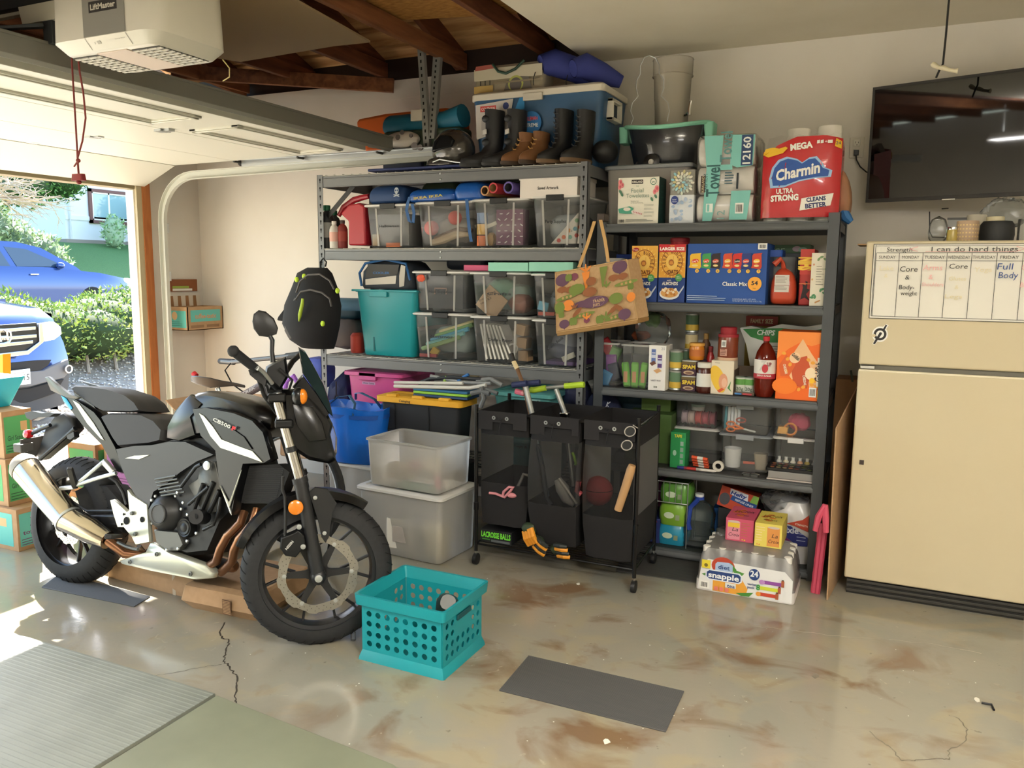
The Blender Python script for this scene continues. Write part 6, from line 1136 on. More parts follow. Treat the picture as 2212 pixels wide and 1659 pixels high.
X0,X1,z1,Y=wb('clear bin of crafts with a kraft paper kit, middle bin of the upper row',1012,1143,587,zl2+.002,txt='Crafts',fill='#8fa398',fl_='sage',lb2='kraft kit')
o=flat('kraft_kit','tan kraft paper kit bag standing on its corner','bag',V((X0+.135,4.262,zl2+.075)),(.15,.012,.15),38,'#c4a582');F=Face(V((X0+.07,4.2545,zl2+.03)),V((.87,0,.5)),V((-.5,0,.87)),.15,.09);F.text('Bread Curing\nHerb Kit',.5,.6,.16,'#4a3f36',.8);F.done(o)
stf('green_bag','soft green bag behind the kraft kit','bag',(X0+.12,4.42,zl2+.14),(.10,.10,.08),'#6f9a84',3);stf('craft_yarn','brown pink netting in the middle upper row bin','yarn',(X0+.28,4.36,zl2+.07),(.08,.08,.06),'#9a6a5a',5,.008)
X0,X1,z1c,Y=wb('clear bin of crafts behind the shopping bag, right bin of the upper row',1144,1250,590,zl3+.002,txt='Crafts',fill='#9aa5ae',fl_='blue grey',lb2='blue card')
flat('blue_card','sky blue and white card in the right upper row bin','card',V((X0+.07,4.262,zl3+.07)),(.06,.01,.05),12,'#6fb3d0');flat('red_strap','red strap at the bottom of the right upper row bin','strap',V((X0+.09,4.262,zl3+.028)),(.10,.01,.02),0,'#c9503f');stf('yellow_cloth','yellow green cloth in the right upper row bin','cloth',(X0+.17,4.30,zl3+.06),(.05,.05,.045),'#b9b06a',7)
a,b=sp(1056,1143,567,600,4.20)[:2];zt_=py(1100,567,4.2).z
carton('mint_box','mint green box standing on the middle upper row bin, left of two','box',a,b-.003,4.19,4.42,z1+.003,zt_,'#93d2be')
c_,d_=sp(1144,1232,565,600,4.20)[:2];carton('mint_box','mint green box with a loose lid standing on the right upper row bin','box',c_,d_+.02,4.19,4.42,max(z1,z1c)+.004,zt_+.003,'#93d2be')
a,b=sp(996,1056,573,583,4.25)[:2];carton('pink_folder','flat pink folder case on top of the clear bins','folder',a,b+.02,4.28,4.5,z1+.004,z1+.038,'#d9628a',bevel=.004)
flat('dark_duffel','long dark bag lying at the back above the clear bins','bag',V((-2.42,4.55,z1+.06)),(.28,.16,.10),0,'#202a3a',bevel=.03)
X0,X1,_,_=sp(765,900,625,765,4.21);Z1=py(830,626,4.21).z
t=tbox('teal_tote','large opaque teal plastic tote on the lower deck','bin',X0,X1,4.21,4.68,Z3,Z1,'teal' if mat('teal','#1f96a0',.35)else 0,.045,.03,ribs=False)
g=G();zc=Z1
for x,w__ in((X0+.125,.010),):g.box((x,4.235,Z3+.03),(x+w__,4.245,Z1-.05))
g.make('seam_groove','#0d666e',t);g=G();g.box((X0+.12,4.203,Z1-.045),(X0+.25,4.22,Z1-.008));g.make('latch_tab','teal',t,bevel=.003);g=G();g.box((X0-.01,4.2,Z1-.012),(X1+.008,4.225,Z1));g.make('front_lip','teal',t,bevel=.003)
F=Face((X0+.13,4.2395,Z3+.15),w=.13,h=.035,lift=.002);F.rect(0,.1,.28,.8,'#d6c48a');F.text('Watercolor',.6,.5,.4,'#2a3a3a',.7,.02);F.done(t)
X0,X1,_,_=sp(774,888,566,622,4.22);cx=(X0+X1)/2;t=thing('cooler_bag','dark blue and grey soft cooler bag on the teal tote','bag',(cx,4.38,Z1));g=G();hx=(X1-X0)/2
g.rr([(Z1+.003,cx,4.38,hx*.95,.14,.04),(Z1+.02,cx,4.38,hx,.15,.05),(Z1+.11,cx,4.38,hx*.96,.15,.05),(Z1+.165,cx,4.38,hx*.78,.12,.05),(Z1+.18,cx,4.38,hx*.6,.10,.04)]);g.make('bag','#28303a',t)
F=Face((X0+.02,4.228,Z1+.01),w=2*hx-.04,h=.15);F.pl([(.08,.12),(.72,.18),(.74,.52),(.08,.35)],'#c9c4bb');F.pl([(.08,.40),(.76,.55),(.80,.95),(.14,.98)],'#3a3836');F.text('COOLER',.42,.62,.09,'#2f6aa8',.35,.02);F.pl([(.80,.05),(.9,.1),(.93,.9),(.84,.95),(.80,.5)],'#bdb8ae');F.done(t)
g=G();g.tube([V((X0+.01,4.24,Z1+.02)),V((X0-.005,4.24,Z1+.10)),V((X0+.04,4.24,Z1+.16)),V((cx,4.23,Z1+.185)),V((X1-.05,4.24,Z1+.16)),V((X1-.02,4.24,Z1+.06))],.008,8);g.make('piping','#1f5a94',t)
g=G();g.rr([(Z1+.002,X1-.1,4.40,.13,.10,.04),(Z1+.03,X1-.1,4.40,.13,.10,.04)])if False else None
g=G();a=py(738,668,4.5);b=py(775,668,4.5);g.lathe(V((a.x-.12,4.5,a.z)),[(.07,0),(.078,.01),(.078,.34),(.07,.35)],(1,0,0),20);tag(g.make('rolled_blanket','#4b7186'),'rolled blue grey plaid blanket behind the backpack','blanket')
g=G();g.rr([(Z3+.23,a.x+.06,4.5,.18,.12,.05),(Z3+.30,a.x+.06,4.5,.19,.13,.06),(a.z-.08,a.x+.06,4.5,.17,.12,.05)]);tag(g.make('folded_blanket','#173f4f',sub=1),'folded dark teal blanket under the rolled one','blanket')
g=G();g.rr([(Z3,a.x+.08,4.45,.15,.11,.05),(Z3+.16,a.x+.08,4.45,.15,.11,.05),(Z3+.225,a.x+.08,4.45,.12,.09,.05)]);tag(g.make('brown_bag','#5a4f4d',sub=1),'brown grey soft bag on the deck behind the backpack','bag')
c=py(768,728,4.36);g=G();g.lathe((c.x+.015,4.36,Z3),[(.04,0),(.045,.01),(.045,.11),(.03,.13)],n=20);tag(g.make('red_canister','#b8402f'),'red canister between the brown bag and the teal tote','canister')
c=py(665,660,4.13);t=thing('backpack','black backpack with neon yellow pulls hanging from the left rack post','backpack',c)
def bp_(x,y_,Y):return py(x,y_,Y)
sec=[(578,660,700,.03),(590,640,712,.07),(625,628,726,.10),(660,615,733,.13),(700,612,730,.15),(735,628,722,.13),(752,650,716,.08)]
g=G();rings=[]
for yy,xa,xb,d in sec:
 a=bp_(xa,yy,4.10);b=bp_(xb,yy,4.10);m_=(a+b)/2;hx=(b.x-a.x)/2;rings.append([V((m_.x+hx*math.cos(q),4.12+(d*.9 if math.sin(q)<0 else.05)*math.sin(q),m_.z))for q in[k*math.pi/10 for k in range(20)]])
g.loft(rings);g.make('body','pack_cloth' if mat('pack_cloth','#121215',.85)else 0,t)
def arcpack(pts,r,key,nm,Y=3.99):g=G();g.tube([bp_(x,y_,Y)for x,y_ in pts],r,8);return g.make(nm,key,t)
arcpack([(640,632),(648,608),(665,594),(690,592),(712,606),(722,625)],.006,'#4f4c4a','zip_piping');arcpack([(638,648),(650,630),(670,626),(695,632),(712,645),(716,662)],.006,'#4f4c4a','zip_piping')
g=G();P_=[bp_(x,y_,4.02)for x,y_ in((636,640),(626,660),(614,690),(613,715),(622,732),(640,735),(644,712),(641,680),(643,655))];g.prism(P_,(0,.03,0));g.make('side_pocket','#4a4642',t,bevel=.01)
g=G();g.tube([bp_(654,645,3.97),bp_(653,656,3.965),bp_(648,680,3.97),bp_(646,694,3.98)],[.008,.010,.012,.004],8);g.make('neon_strap','#a9c23a',t)
for x,y_ in((641,604),(657,597),(729,628),(697,699)):g=G();g.ball(bp_(x,y_,4.0),(.014,.012,.018),10,7);g.make('neon_pull','#bfe03a',t)
g=G();g.tube([bp_(693,578,4.15),bp_(692,566,4.16),bp_(698,558,4.17),bp_(705,566,4.16),bp_(703,576,4.15)],.005,8);g.make('hang_loop','black_matte',t);g=G();g.prism([bp_(x,y_,4.06)for x,y_ in((612,668),(600,684),(597,692),(608,694),(614,690))],(0,.03,0));g.make('hip_belt','pack_cloth',t,bevel=.008)
def bot(lb,px_,tp,Y,r,key,cap,z,lab=None):
 c=V((py(px_,500,Y).x,Y,z));h=py(px_,tp,Y).z-z;return jar('fluid_bottle',lb,c,[(r*.95,0),(r,.006),(r,h*.68),(r*.75,h*.80),(r*.42,h*.86),(r*.42,h*.90)],key,[(r*.5,h*.88),(r*.5,h),(r*.4,h*1.005)],cap,'bottle',band=(r+.0006,h*.25,h*.60,lab)if lab else None)
bot('tall black oil bottle with green cap at the left end of the upper deck',707,444,4.27,.046,'#25282a','#1d6b4a',Z2,'#9a9c98');bot('second black oil bottle with green cap just behind the first',722,455,4.40,.045,'#2a2d2f','#1d6b4a',Z2)
bot('white spray can in front of the black oil bottles',722,478,4.235,.030,'#cfccc6','#dfdad4',Z2,'#d6a79a');bot('small red and black can beside the white spray can',740,476,4.26,.032,'#7c2a26','#4a3a3a',Z2,'#93392f')
t=thing('fuel_can','red plastic fuel can with a long moulded handle on the upper deck','fuel can',(py(765,500,4.3).x,4.3,Z2));
g=G();g.prism([py(x,y_,4.24)for x,y_ in((752,530),(790,530),(787,445),(775,438),(752,442),(735,462),(752,478))],(0,.20,0));g.make('body','red_hdpe' if mat('red_hdpe','#a81f2e',.35)else 0,t,bevel=.012,seg=3)
g=G();g.tube([py(x,y_,4.30)for x,y_ in((732,466),(742,448),(765,432),(785,426),(797,424))],[.014,.018,.020,.018,.016],10);g.make('handle','red_hdpe',t)
zt2=py(840,441,4.22).z+.003
def softbag(name,label,a,b,tp,z,Y,dep,key,seed=1):
 X0,X1,_,_=sp(a,b,tp,tp+40,Y);Z1=py((a+b)/2,tp,Y).z;rn=random.Random(seed);g=G();cx=(X0+X1)/2;hx=(X1-X0)/2;h=Z1-z
 g.rr([(z+h*k,cx+rn.uniform(-.008,.008),Y+dep/2,hx*s,dep/2*s,.04)for k,s in((0,.9),(.1,1),(.5,1.02),(.8,.92),(1,.7))],5);return tag(g.make(name,key,sub=1),label,'bag'),X0,X1,Z1
o,X0,X1,Z1=softbag('skull_bag','navy cloth bag with a small white skull print above the first upper bin',793,872,396,zt2,4.24,.3,'#1f3f6e',3)
a=py(858,415,4.235);F=Face(a-V((.02,.01,.03)),w=.045,h=.06,lift=.002);F.ell(.5,.65,.35,.3,'#aab3bd',14);F.ell(.35,.65,.1,.09,'#1f3f6e',8);F.ell(.65,.65,.1,.09,'#1f3f6e',8);F.rect(.35,.25,.3,.2,'#aab3bd');F.pl([(.05,.1),(.95,.3),(.95,.2),(.05,0)],'#aab3bd');F.pl([(.05,.3),(.95,.1),(.95,0),(.05,.2)],'#aab3bd');F.done(o)
blue=mat('blue_poly','#1c56a8',.3)
t,X0,X1,Z1=softbag('blue_shopper','crumpled blue woven shopper with yellow lettered straps above the second bin',880,985,404,zt2+.002,4.23,.3,'blue_poly',4)
for pts in(((885,425),(880,440),(878,455),(884,478),(892,482),(894,460),(890,440)),((1008,430),(1010,460),(1014,500),(1018,522))):g=G();P_=[py(x,y_,4.19)for x,y_ in pts];g.loft([[p+V((-.010,0,0)),p+V((.010,0,0)),p+V((.010,.003,0)),p+V((-.010,.003,0))]for p in P_]);g.make('strap','#2a5a94',t,smooth=60)
F=Face(py(891,432,4.205),w=.22,h=.03,lift=.004);F.text('IKEA IKEA',.5,.5,.5,'#c9b84a',.9,.02,4);F.done(t)
softbag('camo_bag','dark camouflage cloth bundle behind the blue shopper',905,990,388,zt2+.02,4.42,.2,'#3c4a34',6)
softbag('blue_sack','glossy royal blue sack bulging over the third upper bin',978,1042,388,zt2+.002,4.22,.3,'blue_poly',8)
for(x,y_,r,k,k2,lb)in((1047,412,.028,'#b98a5c','#6d5236','tan cardboard tube, leftmost of three wrapping rolls'),(1065,406,.030,'#b8323c','#a88a5e','red wrapping paper roll in the middle of the three'),(1098,405,.033,'#5a4a8f','#3a3a3e','purple wrapping paper roll, rightmost of the three')):
 c=py(x,y_,4.20);t=thing('wrapping_roll',lb,'paper roll',c);g=G();g.lathe(c,[(r*.72,0),(r,0),(r,.52),(r*.72,.52)],(.12,1,0),20,caps=False);g.make('paper',k,t);g=G();g.lathe(c,[(r*.72,0),(r*.72,.5)],(.12,1,0),20,caps=False);g.poly([c+V((.02,.15,0))+V((r*.72*math.cos(q),0,r*.72*math.sin(q)))for q in[k_*math.pi/8 for k_ in range(16)]]);g.make('core',k2,t)
X0,X1,_,_=sp(1121,1248,378,418,4.215);zb=py(1190,419,4.215).z;zt_=py(1185,378,4.215).z
o=carton('artwork_box','flat white lidded box lettered saved artwork under the top deck','box',X0+.004,X1-.004,4.22,4.52,zt2+.004,zt_-.02,'#e3dcd6',None);g=G();g.box((X0,4.215,zt_-.022),(X1,4.525,zt_));g.make('lid','#e6dfda',o,bevel=.002);F=Face((X0,4.2195,zt2),w=X1-X0,h=zt_-zt2-.02);F.text('Saved Artwork',.5,.55,.15,'#2b2928',.36,.02);F.done(o,'lettering')
def pyz(x,Y):return V((py(x,300,Y).x,Y,ZT))
X0,X1,_,_=sp(1006,1340,200,340,4.34);Zb,Zl=ZT,py(1175,200,4.34).z;X0=py(1010,260,4.34).x;X1=py(1300,260,4.34).x
t=thing('cooler','big blue hard cooler with white lid on the top deck','cooler',((X0+X1)/2,4.55,ZT));cx=(X0+X1)/2;hx=(X1-X0)/2
g=G();g.rr([(ZT+.002,cx,4.60,hx-.05,.19,.04),(ZT+.02,cx,4.60,hx-.045,.20,.04),(Zl-.005,cx,4.60,hx-.008,.222,.04)],5);g.make('body','cooler_blue' if mat('cooler_blue','#335a80',.35)else 0,t)
g=G();g.rr([(Zl-.006,cx,4.60,hx,.23,.04),(Zl+.028,cx,4.60,hx,.23,.04),(Zl+.042,cx,4.60,hx-.02,.21,.035)],5);g.make('lid','#d9d3c6',t,bevel=.003)
g=G();g.box((cx-.07,4.36,Zl-.03),(cx+.05,4.38,Zl+.012));g.make('lid_latch','#cfc9bc',t,bevel=.004)
g=G();xe=X1+.0
for q in((4.47,4.49,Zl-.15,Zl-.03),(4.62,4.64,Zl-.15,Zl-.03),(4.47,4.64,Zl-.15,Zl-.13),(4.47,4.64,Zl-.05,Zl-.03)):g.box((xe-.02,q[0],q[2]),(xe+.02,q[1],q[3]))
g.make('side_handle','#e3dfd4',t,bevel=.004);g=G();g.box((xe-.02,4.49,Zl-.13),(xe-.005,4.62,Zl-.05));g.make('handle_recess','#2a3a4a',t)
zA,zB_=Zl-.20,Zl-.035;F=Face((X0+.02,4.374,ZT+.01),w=2*hx-.04,h=Zl-ZT,lift=.002);F.pl([(.03,.42),(.29,.54),(.33,.95),(.02,.90)],'#cfcac6');F.rect(.06,.80,.13,.08,'#c9433f');F.ell(.27,.86,.025,.05,'#3a4a8a',10);F.rect(.07,.55,.12,.18,'#b5b0ae');F.text('COLEMAN',.125,.84,.04,'#efe6e0',.11,.02);F.pl([(.34,.78),(.38,.95),(.42,.96),(.42,.80)],'#2f86c0');F.ell(.47,.60,.085,.16,'#2a74b8',20);F.text('COLEMAN',.47,.66,.05,'#d94a44',.11,.03);F.text('XTREME',.47,.57,.05,'#e3eaf0',.12,.03);F.done(t)
zc=Zl+.043;X0c,X1c,_,_=sp(1022,1172,130,190,4.42);zt_=py(1095,134,4.42).z;cxx=(X0c+X1c)/2
g=G();g.rr([(zc,cxx,4.52,(X1c-X0c)/2,.09,.03),(zc+(zt_-zc)*.6,cxx,4.52,(X1c-X0c)/2*1.02,.08,.03),(zt_,cxx,4.52,(X1c-X0c)/2*.95,.05,.02)]);o=tag(g.make('printed_shopper','#a39a84'),'beach scene printed shopping bag with a dark green handle on the cooler','bag')
F=Face((X0c,4.428,zc),w=X1c-X0c,h=zt_-zc,lift=.004);F.rect(.01,.45,.98,.4,'#c3bda9');F.rect(.01,.02,.28,.25,'#b59a5a');F.pl([(.02,.80),(.30,.84),(.28,.98),(.04,.96)],'#a85a50');F.pl([(.45,.05),(.85,.05),(.80,.45),(.65,.5),(.5,.4)],'#6a655f');F.ell(.62,.25,.11,.28,'#a8ad5a',18);F.ell(.62,.22,.085,.24,'#5f5a58',18);[F.rect(.10+.07*k,.28,.015,.16,'#3a3a34')for k in range(3)];F.rect(.3,.3,.7,.06,'#8a7f6a');F.done(o)
g=G();g.tube([V((X0c+.13,4.42,zt_-.005)),V((X0c+.17,4.41,zt_-.05)),V((X0c+.22,4.41,zt_-.065)),V((X0c+.28,4.41,zt_-.045)),V((X0c+.33,4.42,zt_+.0))],.008,8);g.make('handle','#28463a',o)
mat('royal','#2f3a85',.75)
for(pts,rs,lb)in((((1168,140),(1195,135),(1240,150),(1290,185)),(.055,.075,.07,.05),'royal blue folding chair sack on the cooler, the left one'),(((1238,148),(1262,142),(1300,160),(1342,190)),(.05,.07,.062,.035),'royal blue folding chair sack on the cooler, the right one')):
 Yb=4.45;P_=[py(x,y_,Yb+.05*i)for i,(x,y_)in enumerate(pts)];
 for p,r in zip(P_,rs):p.z=max(p.z,zc+r)
 t=thing('chair_sack',lb,'bag',P_[0]);g=G();g.tube(P_,list(rs),16,caps=False);d=(P_[0]-P_[1]).normalized();g.tube([P_[0],P_[0]-d*.05],[rs[0]*.94,rs[0]*.35],16);g.make('sack','royal',t);g=G();g.tube([P_[0]-V((.02,.03,rs[0]*.8)),P_[0]-V((.022,.05,rs[0]*1.5)),P_[0]-V((.02,.05,rs[0]*2.2))],.0025,6);g.make('drawstring','black_matte',t)
c=py(980,330,4.36);c.z=ZT+.115+.008;t=thing('helmet','dark grey full face motorcycle helmet with raised visor on the top deck','helmet',V((c.x,4.36,ZT)));mat('helmet_grey','#4d4a47',.18,.3,coat=.7)
g=G();g.ball(c,(.135,.115,.13),28,18);g.make('shell','helmet_grey',t);g=G();g.rr([(ZT+.004,c.x-.035,4.335,.095,.095,.06),(ZT+.03,c.x-.045,4.33,.105,.105,.07),(ZT+.085,c.x-.04,4.33,.10,.10,.07)]);g.make('chin_bar','helmet_grey',t,sub=1)
g=G();P_=[py(x,y_,4.235)for x,y_ in((932,328),(937,305),(950,292),(968,292),(978,302),(974,316),(955,322))];g.prism(P_,(0,.05,0));g.make('visor','visor' if mat('visor','#2c2e30',.05,kind='clear',milk=.7,tint='#6a6a6a')else 0,t,bevel=.006)
g=G();g.tube([py(x,y_,4.225)for x,y_ in((935,350),(950,344),(985,350),(1010,352))],.005,8);g.make('trim_line','zinc',t)
def boot(label,foot,heel,top,Y,r,key,sole,lace=None,dep=.0,group=None,shin=None,toe=1.0):
 """foot, heel, top pixel columns/rows in plane Y; the toe points to the camera's left front"""
 t=thing('boot',label,'boot',V((py(heel[0],heel[1],Y).x,Y,ZT)),group);h=py(top[0],top[1],Y).z-ZT;a=py(foot[0],foot[1],Y);b=py(heel[0],heel[1],Y);L_=.20;d=V((a.x-b.x,-L_*.6,0)).normalized();s=V((d.y,-d.x,0));o=V((b.x,Y,ZT));n=14
 def ring(c,hl,hw,z,tilt=0):return[o+d*(c+hl*math.cos(q))+s*(hw*math.sin(q))+V((0,0,z+tilt*math.cos(q)))for q in[2*math.pi*k/n for k in range(n)]]
 W_=r*.72
 g=G();g.loft([ring(.055*1,.135*toe,W_*.95,.016),ring(.055,.137*toe,W_,.035),ring(.052,.132*toe,W_*.97,.055,-.006),ring(.03,.105,W_*.88,.08,-.014),ring(.0,.068,W_*.80,.105,-.012),ring(-.018,.056,W_*.78,.14,-.004),ring(-.02,.058,W_*.86,h*.75,0),ring(-.018,.062,W_*.92,h,.004),ring(-.018,.052,W_*.80,h+.001,.004),ring(-.02,.045,W_*.6,h*.7)],True,True);g.make('upper',key,t)
 g=G();g.loft([ring(.056,.136*toe,W_*.98,.003),ring(.056,.141*toe,W_*1.04,.01),ring(.056,.141*toe,W_*1.04,.022)]);g.make('sole',sole,t)
 if lace:
  k=0;zz_=.09
  while zz_<h-.02:u=.075-.04*min(1,(zz_-.09)/.05);cpt=o+d*(u if zz_<.12 else.042)+V((0,0,zz_));g=G();g.tube([cpt-s*W_*.4,cpt+d*.008,cpt+s*W_*.4+V((0,0,.012))],.003,5);g.make('lace',lace,t);zz_+=.026
 if shin:
  c=o+d*.040+V((0,0,h*.62));g=G();g.add([c-s*.028+V((0,0,-.012)),c+s*.028+V((0,0,-.012)),c+s*.026+V((0,0,.014)),c-s*.026+V((0,0,.014)),c-s*.028+d*.006+V((0,0,-.012)),c+s*.028+d*.006+V((0,0,-.012)),c+s*.026+d*.006+V((0,0,.014)),c-s*.026+d*.006+V((0,0,.014))],[(0,1,2,3),(7,6,5,4),(0,4,5,1),(1,5,6,2),(2,6,7,3),(3,7,4,0)]);g.make('logo_patch','#bdb9b0',t)
  for zz_ in(.45,.85):g=G();g.ball(o+d*.034+V((0,0,h*zz_)),(.028,.02,.022),10,7);g.make('shin_guard','#202124',t)
 return t
mat('moto_leather','#1d1d20',.45);mat('brown_leather','#7a5230',.7);mat('black_leather','#151517',.5)
boot('black motorcycle boot beside the helmet, left of the pair',(1025,345),(1062,345),(1068,238),4.305,.06,'moto_leather','#1a1a1a',shin=1)
boot('black motorcycle boot, right of the pair, against the cooler',(1072,345),(1110,345),(1112,238),4.305,.06,'moto_leather','#1a1a1a',shin=1)
boot('scuffed brown lace up work boot, left of the pair',(1110,345),(1135,340),(1140,288),4.30,.055,'brown_leather','#3a2a1c','#b58a4a',toe=.8);boot('scuffed brown lace up work boot, right of the pair',(1152,343),(1165,340),(1168,286),4.30,.055,'brown_leather','#3a2a1c','#b58a4a',toe=.8)
boot('tall black lace up boot with muddy toe, left of the pair',(1190,340),(1212,338),(1212,238),4.305,.062,'black_leather','#6a5238','#3a3a3c',toe=.85);boot('tall black lace up boot with muddy toe, right of the pair at the deck end',(1242,338),(1260,336),(1258,240),4.305,.064,'black_leather','#6a5238','#3a3a3c',toe=.85)
stf('dark_shoe','dark rounded shoe tucked behind the tall black boot at the deck corner','shoe',(py(1305,320,4.38).x,4.40,ZT+.075),(.075,.09,.065),'black_leather',2,.003)
pts=[(768,262),(775,256),(830,245),(900,238),(960,232),(1005,240),(1005,320),(790,330),(772,285)]
g=G();P_=[py(x,y_,4.62)for x,y_ in pts];
for p in P_:p.z=max(p.z,ZT+.012)
g.prism(P_,(0,.07,0));tag(g.make('orange_board','#e06a22',bevel=.02,seg=3),'bright orange rounded foam board standing at the back of the top deck','board')
g=G();c=py(870,303,4.42);g.box((c.x-.14,4.40,ZT+.012),(c.x+.14,4.455,c.z-.054));tag(g.make('folded_tarp','#2a3048',bevel=.012),'folded dark blue tarp below the spotted soft toy','tarp')
a=py(838,270,4.5);b=py(1005,262,4.5);t=thing('teal_sack','teal blue fabric roll lying before the orange board','fabric roll',V((a.x,4.48,ZT)));g=G();g.tube([V((a.x,4.5,a.z)),V((a.x+.03,4.5,a.z-.01)),a.lerp(b,.4),a.lerp(b,.75)+V((0,0,.01)),V((b.x,4.48,b.z+.03))],[.055,.065,.06,.055,.07],14);g.make('fabric','#1c6a86',t);g=G();g.box((a.x,4.44,ZT+.008),(b.x,4.60,a.z-.05));
tag(g.make('dark_mat_stack','#3c4a38',bevel=.02),'dark green folded mat under the teal roll','mat')
c=py(870,303,4.42);o=stf('cow_print_pillow','white soft toy with grey spots beside the hanging angle iron','soft toy',(c.x,4.42,c.z),(.13,.06,.055),'#c2bab0',3,.006)
for x,y_,r in((866,285,.014),(857,296,.016),(885,292,.012),(893,315,.022),(905,318,.018)):p=py(x,y_,4.352);g=G();g.lathe(p+V((0,.014,0)),[(r,-.004),(r*1.05,.004)],(0,-1,0),10);g.make('spot','#6a625e',o)
c=py(935,270,4.35);g=G();a,b=py(902,254,4.47),py(926,240,4.47);g.rr([(a.z-.03,a.x+.03,4.42,.045,.012,.008),(b.z+.0,a.x+.03,4.42,.045,.012,.008)]);tag(g.make('white_clip','#d9d2c4'),'white plastic clip on the teal roll behind the angle iron','clip')
g=G();a=py(795,353,4.23);b=py(1010,346,4.23);g.box((a.x,4.225,ZT+.011),(b.x,4.38,ZT+.026));tag(g.make('navy_board','#1d2a5a',bevel=.004),'flat navy board lying along the front edge of the top deck','board')
X0,X1,_,_=sp(748,858,810,940,4.24);Z1=py(800,803,4.24).z
t=tbox('pink_tote','tall opaque magenta tote on the bottom deck','bin',X0,X1+.03,4.24,4.70,Z4+.10,Z1,'magenta' if mat('magenta','#c04a8c',.35)else 0,.04,.03,lid='magenta',lid_h=.03,ribs=False,lid_over=.03)
g=G();g.box((X0+.11,4.225,Z1-.055),(X0+.24,4.245,Z1-.004));g.make('latch_tab','magenta',t,bevel=.004);g=G();g.box((X0+.105,4.262,Z4+.12),(X0+.115,4.27,Z1-.06));g.make('seam_groove','#7a2456',t);F=Face((X0+.12,4.252,Z1-.085),w=.10,h=.018,lift=.002);F.rect(0,0,1,1,'#b58ab0');F.text('Winter Clothes',.5,.5,.5,'#3a2a3a',.85,.02);F.done(t)
g=G();g.box((X0+.02,4.28,Z4+.012),(X1,4.66,Z4+.099));tag(g.make('dark_case','#1f1d22',bevel=.01),'dark flat case under the magenta tote','case')
X0,X1,_,_=sp(848,1020,860,950,4.14);Z1=py(930,852,4.14).z
t=tbox('storage_tote','black tote with bright yellow lid standing before the bottom deck','bin',X0,X1,3.99,4.18,.44,Z1,'#25272b',.03,.03,lid='#e8ad2c',lid_h=.04,ribs=False,lid_over=.03)
g=G()
for x in(.18,.5,.82):g.box((X0+(X1-X0)*x-.035,3.975,Z1-.006),(X0+(X1-X0)*x+.035,4.02,Z1+.012))
g.make('lid_pads','#e8ad2c',t,bevel=.004);F=Face((X0,3.969,Z1-.04),w=X1-X0,h=.04,lift=.003);F.text('Camping',.36,.45,.35,'#3a2f1a',.14,.02);F.done(t)
for x in(.2,.62):
 g=G();xx=X0+(X1-X0)*x;zz_=Z1-.20;g.bar((xx,3.992,Z1-.05),(xx,4.0,zz_),.008,.004,up=(0,1,0));g.bar((xx-.05,4.0,zz_),(xx+.003,4.0,zz_),.008,.008);g.make('moulded_groove','#101113',t)
t=thing('folded_chair','folded white framed chair lying across the yellow lidded tote','chair',V((X0,4.05,Z1)));zc=py(860,830,4.0).z
for(P_,k)in(([(852,834),(1015,838),(1050,832)],.011),([(852,826),(1000,828)],.009)):g=G();g.tube([py(x,y_,4.0)for x,y_ in P_],k,10);g.make('frame_tube','#d0cec8',t)
for(P_,kk,r_)in(([(905,828),(930,818),(980,815),(1040,820)],'#23252a',.012),([(930,812),(1000,826),(1060,828)],'#8f9294',.010),([(1030,822),(1060,818),(1085,832)],'#7f8284',.012),([(985,826),(1000,815),(1012,809)],'#2a6ab0',.009),([(960,824),(965,813)],'#9ac24a',.01)):g=G();g.tube([py(x,y_,4.05)for x,y_ in P_],r_,8);g.make('strap' if r_<.0105 else 'frame_tube',kk,t)
for(P_,r_)in(([(1040,835),(1046,860),(1038,880)],.014),([(1018,850),(1040,845),(1058,850)],.015),([(1050,840),(1075,850)],.011)):g=G();g.tube([py(x,y_,3.95)for x,y_ in P_],r_,8);g.make('joint','#5f6264',t)
for i,(k,lb)in enumerate((('#2f6a94','blue'),('#8fc23f','lime green'),('#1f3f6a','navy'))):a=py(892,840,4.0);g=G();g.box((a.x,4.0,Z1+.04-.0165*i),(a.x+.36,4.15,Z1+.055-.0165*i));tag(g.make('foam_pad',k,bevel=.004),'%s layer of the foam pads on the yellow lid'%lb,'pad')
g=G();a=py(1000,808,4.35)
for i in range(4):g.tube([a+V((.05+.06*math.cos(q)+.012*i,0,.0+.018*math.sin(q)+.01*i))for q in[k*math.pi/8 for k in range(16)]],.008,6,closed=True)
tag(g.make('hose_coil','#b3a38a'),'coiled tan hose under the lower deck beam','hose')
g=G();a=py(700,850,4.3);b=py(738,850,4.3);g.rr([(Z4+.01,(a.x+b.x)/2+.03,4.4,.10,.13,.03),(.90,(a.x+b.x)/2+.03,4.4,.09,.12,.03)]);o=tag(g.make('navy_folded_chair','#15204f',sub=1),'tall dark navy fabric bundle at the left end of the bottom deck','fabric')
g=G();a=py(727,870,4.25);g.tube([a+V((.018*math.cos(q),0,.05*math.sin(q)))for q in[k*math.pi/8 for k in range(16)]],.005,6,closed=True);g.tube([a+V((0,0,.05)),a+V((0,0,.14))],.005,6);g.make('strap_loop','#33343f',o)
c=py(672,795,4.35);g=G();g.rr([(.72,c.x+.02,4.4,.09,.08,.03),(.90,c.x+.03,4.4,.10,.08,.03),(.965,c.x+.03,4.4,.07,.06,.03)]);tag(g.make('blue_bag','#3f4fa8',sub=1),'blue bag between the windscreen and the rack post','bag')
